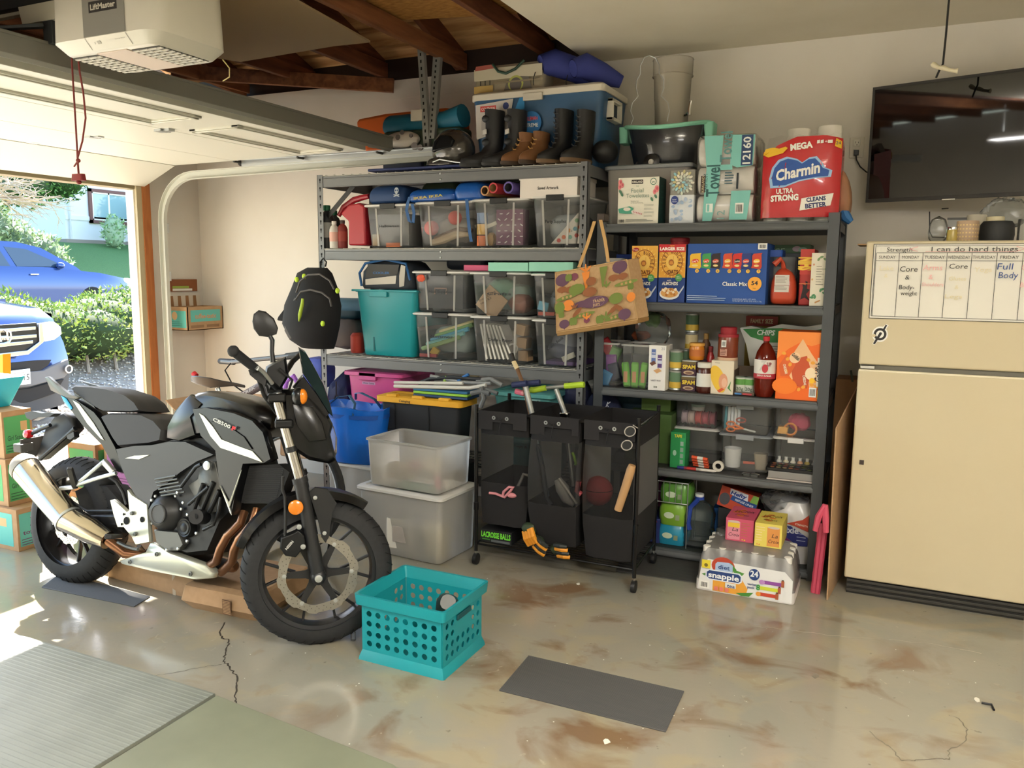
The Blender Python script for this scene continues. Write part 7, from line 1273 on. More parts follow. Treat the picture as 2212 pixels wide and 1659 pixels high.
g=G();c=py(635,838,4.2);g.tube([c+V((-.10,0,-.10)),c+V((-.06,0,.04)),c+V((0,0,.08)),c+V((.04,0,.02)),c+V((.06,0,-.12))],.016,8);tag(g.make('toy_arch','#a86ad0'),'purple arched toy handle behind the motorcycle','toy');g=G();g.rr([(.3,c.x,4.25,.13,.08,.04),(.74,c.x,4.25,.11,.07,.04)]);tag(g.make('toy_bin','#c9b39a',bevel=.01),'tan and blue toy bin below the purple handle','bin')
for(tp,z0_,z1_,lb)in((846,.60,None,'light teal lidded tote behind the cart, upper of two'),(975,.10,.585,'light teal lidded tote behind the cart, lower of two')):
 X0,X1,_,_=sp(1062,1198,tp,tp+50,4.22);z1_=z1_ or py(1120,tp,4.22).z;t=tbox('teal_tote',lb,'bin',X0,X1-.02,4.215,4.6,max(z0_,.345),z1_,'aqua' if mat('aqua','#5fa8a8',.4)else 0,.04,.03,lid='aqua',lid_h=.03,ribs=False,lid_over=.03);F=Face((X0,4.21,z1_-.06),w=X1-X0,h=.025,lift=.01);F.rect(.55,0,.25,1,'#8fb9b9')if tp<900 else None;F.text('Travel' if tp<900 else 'Toys & Games',.67 if tp<900 else.6,.5,.6,'#222233',.2 if tp<900 else.45,.03);F.done(t)
c=py(1222,870,4.25);stf('patterned_bag','navy and white patterned bag behind the lime handlebar','bag',(c.x,4.45,.80),(.09,.08,.13),'#2b2f55',4)
P0=fl(940,1198)
def cl2(lb,x0,x1,y0,y1,z0,z1,tp=.02,lid=None,**k):return tbox('storage_bin',lb,'bin',x0,x1,y0,y1,z0,z1,'clear_milk',tp,.03,lid=lid,lid_h=.022,ribs=False,group='milky storage bins on the floor',**k)
cl2('frosted bin with white lid on the floor, under the open one',-2.60,-2.04,3.56,3.94,.0,.372,lid='lid_white',rot=-4)
cl2('open frosted bin stacked on the white lidded one',-2.56,-2.06,3.58,3.92,.374,.64,rot=-4)
for nm,lb,c,s,k in(('speaker','white rounded square box showing through the lower frosted bin',(-2.33,3.585,.13),(.18,.02,.18),'#e9e6dd'),('book_block','cream book stack in the corner of the lower frosted bin',(-2.13,3.62,.12),(.12,.08,.20),'#e3dcbc')):o=flat(nm,lb,nm.replace('_',' '),V(c),s,0,k,bevel=.02)
flat('speaker_panel','grey square front panel of the white rounded speaker','speaker',V((-2.33,3.573,.13)),(.09,.006,.09),0,'#a9a29c',bevel=.015)  # front panel of the speaker, kept as its own object
for i,(c,r,k,lb)in enumerate((((-2.40,3.72,.44),(.12,.08,.05),'#e8cfa0','cream cloth heap in the open frosted bin'),((-2.22,3.74,.47),(.09,.08,.06),'#cfc0a4','tan cloth heap at the right in the open frosted bin'),((-2.28,3.66,.50),(.035,.03,.03),'#c94a4a','red knob of fabric in the open frosted bin'),((-2.12,3.63,.43),(.02,.02,.04),'#c03a4a','small red piece at the corner of the open frosted bin'))):stf('cloth_heap',lb,'cloth',c,r,k,i+3,.012)
flat('green_tray','mint green tray at the bottom of the open frosted bin','tray',V((-2.24,3.635,.395)),(.22,.06,.02),0,'#6fc29a')
cl2('frosted bin with white lid under the blue shopper, left of the others',-3.05,-2.60,3.86,4.12,.0,.40,lid='lid_white',rot=-4)
t=thing('blue_shopper','large bright blue woven shopper standing open on a frosted bin','bag',(-2.83,3.98,.40));c=V((-2.90,3.98,0));rn=random.Random(3)
def br(z,a,b,w_):return[V((c.x+a*math.cos(q)+rn.uniform(-w_,w_),c.y+b*math.sin(q)+rn.uniform(-w_,w_),z+w_*math.sin(3*q)))for q in[k*math.pi/12 for k in range(24)]]
g=G();g.loft([br(.402,.20,.13,.004),br(.46,.22,.15,.006),br(.60,.215,.15,.006),br(.735,.235,.17,.012),br(.735,.225,.16,.012),br(.55,.18,.12,.006)],True,True);g.make('body','blue_bright' if mat('blue_bright','#1668cf',.3)else 0,t)
g=G();g.loft([br(.675,.232,.165,.003),br(.700,.236,.168,.003)],False,False);g.make('seam_band','#1450a8',t)
for dy,ph in((-.15,0),(.14,.5)):g=G();P_=[V((c.x-.10,c.y+dy,.74)),V((c.x-.06,c.y+dy*.6,.79)),V((c.x+.0,c.y+dy*.4,.80)),V((c.x+.07,c.y+dy*.7,.76)),V((c.x+.09,c.y+dy,.70))];g.loft([[p+V((0,-.012,0)),p+V((0,.012,0)),p+V((.002,.012,.004)),p+V((.002,-.012,.004))]for p in P_]);g.make('strap','#3f6f9a',t,smooth=60)
g=G();g.rr([(0,-2.45,4.085,.25,.08,.03),(.437,-2.45,4.085,.29,.095,.03)]);tag(g.make('dark_tote','#17181b',bevel=.004),'dark tote underneath the yellow lidded one, mostly hidden','bin')
cart=thing('sorter_cart','black three bag laundry sorter on casters holding scooters and sports gear','cart',(-1.48,3.88,0))
A_,B_,C2,D_=V((-1.915,3.67,0)),V((-1.05,3.67,0)),V((-1.07,4.10,0)),V((-1.93,4.10,0));HT=.83
for p in(A_,B_,C2,D_):
 g=G();g.cyl(p+V((0,0,.075)),p+V((0,0,HT+.03)),.010,n=12);g.cyl(p+V((0,0,.30)),p+V((0,0,.34)),.013,n=12);o=g.make('post','black_gloss',cart)
 g=G();g.lathe(p+V((-.012,.0,.031)),[(.012,0),(.03,.002),(.031,.012),(.03,.022),(.012,.024)],(1,0,0),20);g.make('caster','black_plastic',cart);g=G();g.cyl(p+V((0,0,.055)),p+V((0,0,.08)),.006,n=8);g.make('caster_stem','chrome',cart)
for z,r in((HT-.01,.006),(.115,.006)):
 for a,b in((A_,B_),(B_,C2),(C2,D_),(D_,A_)):g=G();g.cyl(a+V((0,0,z)),b+V((0,0,z)),r,n=8);g.make('rail','black_gloss',cart)
g=G()
for k in range(12):q=(k+1)/13;g.bar(A_.lerp(D_,q)+V((0,0,.118)),B_.lerp(C2,q)+V((0,0,.118)),.003,.003)
stuff(g.make('bottom_grid','black_gloss',cart))
mat('sorter_cloth','#171618',.9)
for bi,(xa,xb,zb,bow,nm)in enumerate(((py(1036,920,3.67).x,py(1140,920,3.67).x,.235,.0,'left'),(py(1148,920,3.67).x,py(1252,920,3.67).x,.175,.05,'middle'),(py(1264,920,3.67).x,-1.062,.145,.03,'right'))):
 yb=4.09;m_=(xa+xb)/2;hx=(xb-xa)/2
 def ringb(z,k,bw):
  y0,y1=3.668-bw,4.09;f=[V((m_-hx*k,y0+.02,z)),V((m_-hx*k*.6,y0,z)),V((m_,y0+.006,z)),V((m_+hx*k*.6,y0,z)),V((m_+hx*k,y0+.02,z)),V((m_+hx*k,y1,z)),V((m_,y1,z)),V((m_-hx*k,y1,z))];return f
 bag=None
 for(z0,z1,key,nm2)in((zb,zb+.22,'sorter_cloth','cloth_bottom'),(zb+.22,HT-.12,'mesh_black','mesh_panel'),(HT-.12,HT,'sorter_cloth','cloth_band')):
  g=G();rows=[];n=4
  for k in range(n+1):z=z0+(z1-z0)*k/n;t_=(z-zb)/(HT-zb);rows.append(ringb(z,.90+.1*min(1,t_*4),bow*math.sin(math.pi*min(1,t_*1.1))*1.2+.004*math.sin(9*z+bi)))
  g.loft(rows,nm2=='cloth_bottom',False);o=g.make(nm2,key,cart if bag is None else bag,smooth=60)
  if bag is None:bag=o
 F=Face((xa,3.658,HT-.12),w=xb-xa,h=.125,lift=.002);s_=1 if bi!=1 else-1
 F.pl([(0,1),(1,1),(1,.30),(.86 if bi else.72,.30),(.86 if bi else.72,.55),(.30,.55),(.30,.22),(0,.22)],'sorter_flap' if mat('sorter_flap','#211f21',.9)else 0);F.done(bag,'fold_over_flap')
 for gx in(.33,.60):g=G();c=V((xa+(xb-xa)*gx,3.653,HT-.028));g.lathe(c,[(.004,0),(.010,0),(.010,.002),(.004,.002)],(0,-1,0),16,caps=False);g.make('grommet','zinc',bag)
 g=G();c=V((xa+(xb-xa)*.46,3.65,HT-.03));g.tube([c+V((-.012,0,0)),c+V((0,-.004,-.006)),c+V((.012,0,0)),c+V((.004,-.004,-.03)),c+V((-.002,-.004,-.075))],.0025,6);g.make('drawstring','black_matte',bag)
def tb(par,nm,pts,r,key,Y=3.72,n=10):g=G();g.tube([py(x,y_,Y)for x,y_ in pts],r,n);return g.make(nm,key,par)
t=thing('scooter','silver kick scooter with lime green grips standing in the middle bag','scooter',py(1215,980,3.85));tb(t,'stem',[(1201,840),(1221,893),(1240,1060)],.013,'zinc',3.85);tb(t,'crossbar',[(1180,838),(1222,834)],.010,'zinc',3.85);g=G();c=py(1220,896,3.85);g.box(c-V((.022,.02,.012)),c+V((.022,.02,.012)));g.make('clamp','chrome',t,bevel=.003)
for p_ in([(1145,842),(1152,843),(1179,838)],[(1220,834),(1255,831),(1262,831)]):tb(t,'grip',p_,[.015,.016,.015],'#a8c832',3.84)
tb(t,'deck',[(1240,1050),(1245,1090)],.03,'#22305a',3.85)
t=thing('scooter','second silver scooter with navy and pink grips leaning out of the cart','scooter',py(1160,960,3.74));tb(t,'stem',[(1135,832),(1158,930),(1183,1072)],[.014,.014,.010],'zinc',3.76);tb(t,'lower_tube',[(1160,960),(1172,1010),(1180,1075),(1190,1090)],.012,'#4a4d50',3.74);tb(t,'grip',[(1107,832),(1138,828)],.016,'#222a52',3.74);tb(t,'grip',[(1138,828),(1166,826)],.014,'#222a52',3.76);tb(t,'pink_grip',[(1114,845),(1132,850)],.015,'#d9708a',3.82);tb(t,'grip_end',[(1127,848),(1133,850)],.011,'#e8a0a8',3.815)
t=thing('hockey_stick','taped stick end with black and cream tape rising from the cart','stick',py(1115,800,3.80));tb(t,'taped_tip',[(1104,763),(1109,780)],.013,'#1c1a18',3.80);tb(t,'cream_tape',[(1109,780),(1117,796)],.012,'#d6c498',3.80);tb(t,'shaft',[(1117,796),(1132,835),(1160,960)],.010,'#6b4a2c',3.80)
t=thing('wooden_bat','plain light wooden bat end standing in the front pocket of the right bag','bat',py(1355,1050,3.62));tb(t,'barrel',[(1335,1102),(1352,1050),(1363,1014),(1366,1005)],[.019,.021,.021,.017],'#b08a5f',3.63,16)
c=py(1292,1060,3.76);t=thing('red_ball','dark red rubber ball behind the mesh of the right bag','ball',c-V((0,0,.07)));g=G();g.ball(c,(.075,.07,.075),22,14);g.make('ball','#b03a3c',t);g=G();g.tube([c+V((.0752*math.cos(q),-.071*math.sin(q),.01))for q in[math.pi*k/10 for k in range(11)]],.002,5);g.make('seam','#5a1c20',t)
t=thing('pink_strap','pink curled strap resting in the left bag','strap',py(1090,1070,3.655));tb(t,'loop',[(1057,1065),(1070,1066),(1090,1074),(1105,1058),(1110,1053),(1100,1052),(1088,1062),(1086,1072)],.007,'#c9848c',3.66);g=G();g.ball(py(1105,1070,3.665),(.028,.012,.014),10,7);g.make('pad','#c9848c',t)
t=thing('sports_shoe','white and grey sports shoe pressed against the mesh of the middle bag','shoe',py(1220,1055,3.72));tb(t,'upper',[(1205,1035),(1215,1055),(1225,1078),(1240,1090)],[.02,.035,.028,.015],'#a9a59c',3.72,12);tb(t,'trim',[(1207,1033),(1228,1062),(1246,1088)],.006,'#d9d4c8',3.69)
tb(None,'lime_chain',[(1236,977),(1240,985),(1244,1000),(1243,1004)],.007,'#8fc030',3.70);o=bpy.context.scene.objects['lime_chain'];tag(o,'lime green beaded strip behind the mesh of the middle bag','toy')
tb(None,'pink_brush',[(1250,1040),(1247,1060),(1256,1068)],.014,'#d9606a',3.70);tag(bpy.data.objects['pink_brush'],'pink and grey skate toe beside the red ball','toy')
t=thing('striped_strap','black and white striped strap in the left bag','strap',py(1130,1050,3.70));tb(t,'strap',[(1113,1062),(1124,1040),(1131,1024),(1145,1028)],.008,'#b9b4ae',3.70)
t=thing('spectacles','clear framed glasses hanging from the right bag edge','glasses',py(1355,950,3.64))
for(x,y_)in((1361,932),(1354,962)):
 g=G();c=py(x,y_,3.635);g.tube([c+V((.026*math.cos(q)*1.0+.004*math.sin(q),0,.024*math.sin(q)))for q in[k*math.pi/8 for k in range(16)]],.0028,6,closed=True);g.make('rim','#a9a29a',t);g=G();g.poly([c+V((.024*math.cos(q),0,.022*math.sin(q)))for q in[k*math.pi/8 for k in range(16)]]);g.make('lens','clear_thin',t)
tb(t,'temple',[(1367,918),(1378,925)],.002,'#a9a29a',3.64)
x0,x1,z0,z1=sp(1038,1105,1126,1152,3.70)
o=carton('ball_box','black box with bright green lettering on the cart bottom','box',x0,x1,3.70,3.95,.121,.19,'#15171a',lambda F:(F.text('LACROSSE BALLS',.5,.62,.42,'#6fd83a',.94,.04),F.rect(.35,.08,.6,.18,'#5a5f62'),F.rect(.06,.2,.25,.08,'#3f8a2a')))
o['label']='black ball box with bright green lettering on the cart bottom'
for i,(x,y_,an)in enumerate(((1143,1142,-60),(1160,1168,-25),(1205,1186,10))):
 t=thing('padded_glove','yellow and green padded glove spilling from the cart, %s one'%('upper','middle','lowest')[i],'glove',py(x,y_,3.66));c=py(x,y_,3.66);c.z=max(c.z,.155);a=math.radians(an);u=V((math.cos(a),-.2,math.sin(a))).normalized()
 g=G();g.ball(c,(.042,.03,.032),12,8,nz=.003);g.make('palm','#2c3a24',t)
 for k in range(4):v=V((-math.sin(a),-.35,math.cos(a)));s_=c+v*(.02*(k-1.5));g=G();g.tube([s_+V((0,-.02,0)),s_+u*.04+V((0,-.03,0)),s_+u*.07+V((0,-.015,-.008))],[.012,.013,.010],8);g.make('finger_pad',('#d98f22','#1f2420')[k%2]if i else '#d98f22',t)
a,b=py(1200,585,4.06),py(1365,560,4.06);c_,d_=py(1208,725,4.06),py(1385,700,4.06)
t=thing('grocery_tote','tan shopping tote printed with vegetables hanging from the rack post','bag',(a+b)/2)
BL_,BR_,TLc,TRc=py(1203,718,4.06),py(1377,690,4.06),py(1200,590,4.06),py(1354,561,4.06)
e=V((.035,.10,.012));g=G();g.add([BL_,BR_,TRc,TLc,BL_+e,BR_+e,TRc+e,TLc+e],[(0,1,2,3),(7,6,5,4),(0,4,5,1),(1,5,6,2),(3,0,4,7),(2,6,7,3)]);g.make('body','jute' if mat('jute','#c2a27a',.9,kind='noise',c2='#b8966c',scale=60,bump=.1,bd=.001)else 0,t,bevel=.006)
g=G();d0=V((0,0,-.022));g.add([BL_+d0,BR_+d0*1.0,BR_+V((0,-.004,.006)),BL_+V((0,-.004,.006))]+[p+e for p in(BL_+d0,BR_+d0,BR_,BL_)],[(0,1,2,3),(7,6,5,4),(0,4,5,1),(1,5,6,2),(2,6,7,3),(3,7,4,0)]);g.make('gusset','#9a7748',t,bevel=.004)
F=Face(BL_,BR_-BL_,TLc-BL_,(BR_-BL_).length,(TLc-BL_).length,lift=.003);F.k=1.3;W3='#5f3d55';G3='#6f7f34';O3='#e0852e';B3='#8f552c'
def turnip(x,y_,s,c):F.ell(x,y_,s,s*1.15,c,14);F.pl([(x-s*.4,y_-s*.9),(x+s*.4,y_-s*.9),(x,y_-s*2)],c)
def bellp(x,y_,s,c):[F.ell(x+dx*s,y_,s*.5,s*1.3,c,12)for dx in(-.6,0,.6)];F.rect(x-.01,y_+s*1.2,.02,s*.5,c)
def leafs(x,y_,s,c):[F.ell(x+s*.6*math.cos(math.radians(q)),y_+s*.8*math.sin(math.radians(q)),s*.7,s*.22,c,8,q)for q in(40,90,140)]
turnip(.09,.86,.07,W3);turnip(.80,.90,.07,W3);turnip(.24,.88,.04,'#7a3a4f');turnip(.10,.12,.05,W3);bellp(.25,.70-.0,.0001,G3)if 0 else None
bellp(.17,.94-.06,.035,G3);bellp(.55,.10,.04,G3);bellp(.07,.28,.03,G3);bellp(.22,.14,.04,G3);bellp(.93,.55,.03,G3);F.pl([(.34,.92),(.44,.92),(.40,.62),(.385,.62)],O3);leafs(.39,.93,.06,O3);[F.pl([(.56+.02*k,.95),(.58+.02*k,.95),(.60,.62),(.59,.62)],G3)for k in range(5)];leafs(.64,.62,.05,G3)
for x,y_ in((.09,.70),(.19,.68),(.73,.74),(.84,.74)):F.ell(x,y_,.05,.04,B3,12);F.rect(x-.012,y_-.06,.024,.06,B3)
for x,y_,a_,c in((.15,.56,8,G3),(.88,.62,5,G3),(.36,.22,6,G3),(.75,.10,10,G3)):F.ell(x,y_,.11,.028,c,14,a_);[F.ell(x+dx,y_+dx*.1,.012,.018,'#b8935f',8)for dx in(-.05,0,.05)]
F.ell(.28,.66,.08,.07,G3,12);F.ell(.46,.80-.05,.05,.055,B3,12);F.ell(.44,.58,.07,.06,B3,10);F.ell(.17,.42,.055,.07,O3,14);F.ell(.06,.40,.05,.08,G3,14)
F.ell(.36,.40,.10,.045,W3,16);F.ell(.50,.40,.13,.075,W3,20);F.ell(.55,.40,.055,.06,'#8a6a7f',16);F.ell(.55,.40,.050,.055,W3,16);F.text('TRADER\nJOE\'S',.55,.415,.045,'#c9a878',.15,.02)
F.ell(.76,.40,.065,.07,G3,14);F.ell(.94,.38,.04,.06,O3,12);F.ell(.28,.28,.06,.03,B3,8,40);F.ell(.72,.22,.06,.03,B3,8,40);F.ell(.80,.23,.06,.03,B3,8,-40);turnip(.86,.12,.06,W3);turnip(.40,.12,.03,'#7a3a4f');leafs(.40,.15,.05,O3);leafs(.64,.10,.06,G3);leafs(.25,.36,.04,B3)
F.g.make('printed_artwork',None,t,smooth=0)
g=G();g.tube([BL_,BR_,TRc,TLc],.004,6,closed=True);g.make('piping','#c9a878',t)
for pts in([(1250,578),(1268,530),(1284,478)],[(1314,566),(1307,520),(1297,475)],[(1262,574),(1276,560)]):
 if len(pts)<3:continue
 P_=[py(x,y_,4.09)for x,y_ in pts];g=G();g.loft([[p+V((-.009,0,0)),p+V((.009,0,0)),p+V((.009,.004,0)),p+V((-.009,.004,0))]for p in P_]);g.make('handle','#c39b62',t)
g=G();c=py(1300,470,4.15);g.box(c-V((.02,.02,.02)),c+V((.02,.06,.02)));tag(g.make('post_hook','#4a3f3a',bevel=.004),'small dark hook over the top of the pantry rack post, carrying the tote','hook')
c0,c1,c2=fl(775,1422),fl(957,1469),fl(1045,1395);U1=(c1-c0).normalized();U2=V((-U1 .y,U1 .x,0));LW,LD,HC=.385,.335,.275
T=Matrix.Translation(c1)@Matrix((U1 .to_4d()*1,U2 .to_4d(),V((0,0,1,0)),V((0,0,0,1)))).transposed();T=Matrix.Translation(c1)@Matrix(((U1 .x,U2 .x,0,0),(U1 .y,U2 .y,0,0),(0,0,1,0),(0,0,0,1)))
t=thing('crate','teal plastic crate with rows of round holes on the floor by the front wheel','crate',c1);mat('crate_teal','#14909a',.4)
def holed(w_,h_,nx,ny,r,mx,z0,zt_,place,skip=()):
 """flat wall with real round holes: a grid of cells, each a square ring around a disc"""
 g=G();cw_,ch=(w_-2*mx)/nx,(zt_-z0)/ny;th=.003
 def quad(a,b,c,d):
  P0_=[place(*q,0)for q in(a,b,c,d)];P1_=[place(*q,th)for q in(a,b,c,d)];g.add(P0_+P1_,[(0,1,2,3),(7,6,5,4),(0,4,5,1),(1,5,6,2),(2,6,7,3),(3,7,4,0)])
 quad((0,0),(w_,0),(w_,z0),(0,z0));quad((0,zt_),(w_,zt_),(w_,h_),(0,h_));quad((0,z0),(mx,z0),(mx,zt_),(0,zt_));quad((w_-mx,z0),(w_,z0),(w_,zt_),(w_-mx,zt_))
 for i in range(nx):
  for j in range(ny):
   x0,y0=mx+i*cw_,z0+j*ch;cx,cy=x0+cw_/2,y0+ch/2
   if(i,j)in skip:quad((x0,y0),(x0+cw_,y0),(x0+cw_,y0+ch),(x0,y0+ch));continue
   n=16;o_=[];q_=[]
   for k in range(n):
    a=2*math.pi*k/n+math.pi/n*0;ca,sa=math.cos(a),math.sin(a);m_=max(abs(ca)/(cw_/2),abs(sa)/(ch/2));o_.append((cx+ca/m_,cy+sa/m_));q_.append((cx+r*ca,cy+r*sa))
   V0=[place(x,y_,d)for d in(0,th)for x,y_ in o_+q_];fs=[]
   for k in range(n):l=(k+1)%n;fs+=[(k,l,n+l,n+k),(2*n+l,2*n+k,3*n+k,3*n+l),(n+k,n+l,3*n+l,3*n+k)]
   g.add(V0,fs)
 return g
zw=HC-.045
for nm,w_,nx,pl_,sk in(('wall',LW-.02,8,lambda x,z,d:T@V((-LW+.01+x,.006+d,z)),()),('wall',LW-.02,8,lambda x,z,d:T@V((-LW+.01+x,LD-.006-d,z)),()),('wall',LD-.02,7,lambda x,z,d:T@V((-.006-d,.01+x,z)),((2,3),(3,3),(4,3),(2,2),(3,2),(4,2))),('wall',LD-.02,7,lambda x,z,d:T@V((-LW+.006+d,.01+x,z)),((2,3),(3,3),(4,3),(2,2),(3,2),(4,2)))):
 holed(w_,zw,nx,4,.0125,.012,.05,zw-.015,pl_,sk).make(nm,'crate_teal',t,smooth=30)
g=G();g.T=T;cx,cy=-LW/2,LD/2;g.rr([(0,cx,cy,LW/2+.006,LD/2+.006,.008),(.012,cx,cy,LW/2+.004,LD/2+.004,.008),(.040,cx,cy,LW/2-.006,LD/2-.006,.006),(.040,cx,cy,LW/2-.010,LD/2-.010,.006),(.004,cx,cy,LW/2-.012,LD/2-.012,.006)],2,False,True);g.make('base_skirt','crate_teal',t)
g=G();g.T=T;rg=[(zw-.002,cx,cy,LW/2-.004,LD/2-.004,.008),(zw+.002,cx,cy,LW/2+.012,LD/2+.012,.014),(HC-.004,cx,cy,LW/2+.016,LD/2+.016,.016),(HC,cx,cy,LW/2+.016,LD/2+.016,.016),(HC,cx,cy,LW/2+.004,LD/2+.004,.010),(zw,cx,cy,LW/2-.008,LD/2-.008,.008)];g.rr(rg+[rg[0]],3,False,False);g.make('rim','crate_teal',t)
for x in(-.0015,-LW+.0015):g=G();g.T=T;s_=1 if x>-.1 else-1;g.box((x-.004,LD/2-.055,zw-.038),(x+.004,LD/2+.055,zw-.016));g.make('hand_slot','#0a4f56',t,bevel=.003)
g=G();g.T=T@Matrix.Translation((-.10,.20,.20))@Matrix.Rotation(.9,4,'X')@Matrix.Rotation(.5,4,'Y');g.rr([(-.10,0,0,.03,.03,.025),(-.08,0,0,.04,.04,.035),(.05,0,0,.045,.04,.035),(.08,0,0,.03,.03,.025)]);tag(g.make('wrapped_bottle','dark_film' if mat('dark_film','#2a2f28',.35)else 0),'dark bottle in crinkled clear film lying in the teal crate','bottle')
g=G();g.T=T;g.tube([V((-.22,.18,.13)),V((-.20,.22,.14)),V((-.17,.23,.13))],.02,10);g.T=T;tag(g.make('curled_hose','black_plastic'),'black curled item beside the wrapped bottle in the crate','hose')
g=G();a=fl(763,1383);g.rr([(0,a.x,a.y,.010,.01,.008),(.035,a.x,a.y,.010,.01,.008)]);tag(g.make('glass_vial','clear'),'tiny clear bottle on the floor behind the front tyre','bottle')
def mat_(name,pts,th,key,label,cat='mat',ribs=None):
 P_=[fl(*p)if len(p)==2 else V(p)for p in pts];g=G();g.prism([p+V((0,0,.0005))for p in P_],(0,0,th));o=tag(g.make(name,key,bevel=.002),label,cat)
 if ribs:
  n,k2=ribs;g=G();
  for i in range(n):q=(i+.5)/n;a,b=P_[0].lerp(P_[3],q),P_[1].lerp(P_[2],q);w_=(P_[3]-P_[0])/n*.55;g.add([a-w_*.5+V((0,0,th)),b-w_*.5+V((0,0,th)),b+w_*.5+V((0,0,th)),a+w_*.5+V((0,0,th)),a+V((0,0,th+.0025)),b+V((0,0,th+.0025))],[(0,1,5,4),(4,5,2,3)])
  stuff(g.make('ribs',k2,o,smooth=60))
 return o
mat('rubber_mat','#3a3a3a',.6,kind='noise',c2='#484642',scale=9,stretch=(1,6,1),bump=.2,bd=.001);mat('foam_mat','#868a80',.55,kind='noise',c2='#7b7f75',scale=5);mat('foam_mat2','#82856f',.6,kind='noise',c2='#777a65',scale=4,bump=.05)
mat_('rubber_mat',[(1078,1493),(1438,1583),(1478,1495),(1142,1418)],.004,'rubber_mat','dark grey ribbed rubber mat lying alone in the middle of the floor',ribs=(40,'#403f3e'))
mat_('rubber_mat',[(90,1270),(290,1312),(325,1290),(130,1240)],.004,'rubber_mat','dark rubber mat under the rear wheel of the motorcycle',ribs=(24,'#403f3e'));mat_('rubber_mat',[(1330,1235),(1516,1262),(1520,1215),(1345,1190)],.004,'rubber_mat','dark rubber mat below the floor shelf, left of the tea pack')
mat_('foam_mat',[(-4.4,.6,0),(-2.14,.6,0),(-2.135,2.05,0),(-4.4,2.05,0)],.014,'foam_mat','grey green ribbed exercise mat in the lower left corner, the left one',ribs=(70,'foam_mat'))
mat_('foam_mat',[(-2.118,.6,0),(.0,.6,0),(-.6,1.62,0),(-1.318,1.974,0),(-2.122,2.045,0)],.012,'foam_mat2','olive green foam mat with a worn edge along the bottom of the picture')
t=thing('hex_key','short black L shaped hex key on the floor at the right','tool',fl(2130,1525));g=G();g.tube([fl(2120,1520)+V((0,0,.004)),fl(2142,1524)+V((0,0,.004)),fl(2147,1536)+V((0,0,.004))],.0042,6);g.make('key','black_plastic',t)
for x,y_,r,lb in((1310,1602,.012,'white paint chip on the floor below the rubber mat'),(1249,1262,.010,'white crumpled scrap on the floor before the cart'),(2110,1512,.013,'pale paint flake beside the hex key'),(1762,1460,.016,'grey smear flake on the floor near the refrigerator')):
 c=fl(x,y_);rn=random.Random(x);g=G();g.prism([c+V((r*rn.uniform(.6,1.2)*math.cos(q),r*1.4*rn.uniform(.6,1.2)*math.sin(q),.0006))for q in[k*math.pi/4 for k in range(8)]],(0,0,.0018));tag(g.make('paint_chip','#e6e2d4' if x!=1762 else '#7a7364'),lb,'debris')
rn=random.Random(11);g=G();g.m('#dcd8c8')
for i in range(90):c=V((rn.uniform(-2.3,.4),rn.uniform(1.9,3.6),.0008));r=rn.uniform(.0012,.0035);g.poly([c+V((r*math.cos(q),r*math.sin(q),0))for q in(0,1.3,2.6,3.9,5.1)])
tag(stuff(g.make('floor_crumbs',None,smooth=0)),'tiny white crumbs scattered over the concrete floor','crumbs')
GRN,PUR,TEA='#4fa86a','#a86aa8','#5fb8b0'
def cart_(label,x0,x1,y0,y1,z0,z1,col,txt,both=True):
 def art(F):F.rect(.06,.10,.86,.78,col);F.rect(.60,.55,.22,.2,'#c9a87a');F.text(txt,.42,.42,.10,'#2f5a44' if col==GRN else '#6a3a6a',.55,.02);F.lines(.10,.25,.5,3,.06,'#2f5a44' if col==GRN else '#6a3a6a',.3)
 return carton('cookie_carton',label,'box',x0,x1,y0,y1,z0,z1,'cardboard',art,side=art)
cart_('brown cookie carton with teal print, on the floor in the left stack',-4.72,-4.23,2.72,2.92,0,.235,TEA,'toffee')
cart_('green printed cookie carton in the middle of the left stack',-4.80,-4.32,2.74,2.92,.236,.50,GRN,'Girl Scout');cart_('green printed cookie carton at the top left of the stack',-4.82,-4.34,2.75,2.92,.501,.76,GRN,'Girl Scout')
cart_('green cookie carton right of the stack behind the rear wheel',-4.25,-4.02,3.05,3.35,.0,.26,GRN,'cookies');cart_('second green cookie carton right of the stack',-4.25,-4.02,3.06,3.36,.261,.55,GRN,'cookies');cart_('purple printed carton behind the tail of the motorcycle',-4.00,-3.62,3.10,3.40,.30,.56,PUR,'cookies');carton('plain_carton','plain brown carton under the purple one','box',-4.0,-3.62,3.10,3.40,0,.299,'cardboard');carton('plain_carton','plain carton right of the purple one behind the rear tyre','box',-3.6,-3.25,3.15,3.42,0,.55,'cardboard')
t=thing('open_carton','open empty carton with raised flaps behind the motorcycle seat','box',(-4.0,4.0,0));g=G()
for q in((-4.25,3.9,-3.85,3.905),(-4.25,4.2,-3.85,4.205),(-4.25,3.9,-4.245,4.205),(-3.855,3.9,-3.85,4.205)):g.box((q[0],q[1],0),(q[2],q[3],.55))
g.make('walls','cardboard',t)
for P_ in([(-4.25,4.2,.55),(-3.85,4.2,.55),(-3.82,4.3,.68),(-4.25,4.3,.68)],[(-4.25,3.9,.55),(-4.25,4.2,.55),(-4.4,4.2,.66),(-4.4,3.9,.66)],[(-3.85,3.9,.55),(-3.85,4.2,.55),(-3.7,4.2,.62),(-3.7,3.9,.62)]):g=G();g.prism(P_,(.003,.003,.003));g.make('flap','cardboard',t)
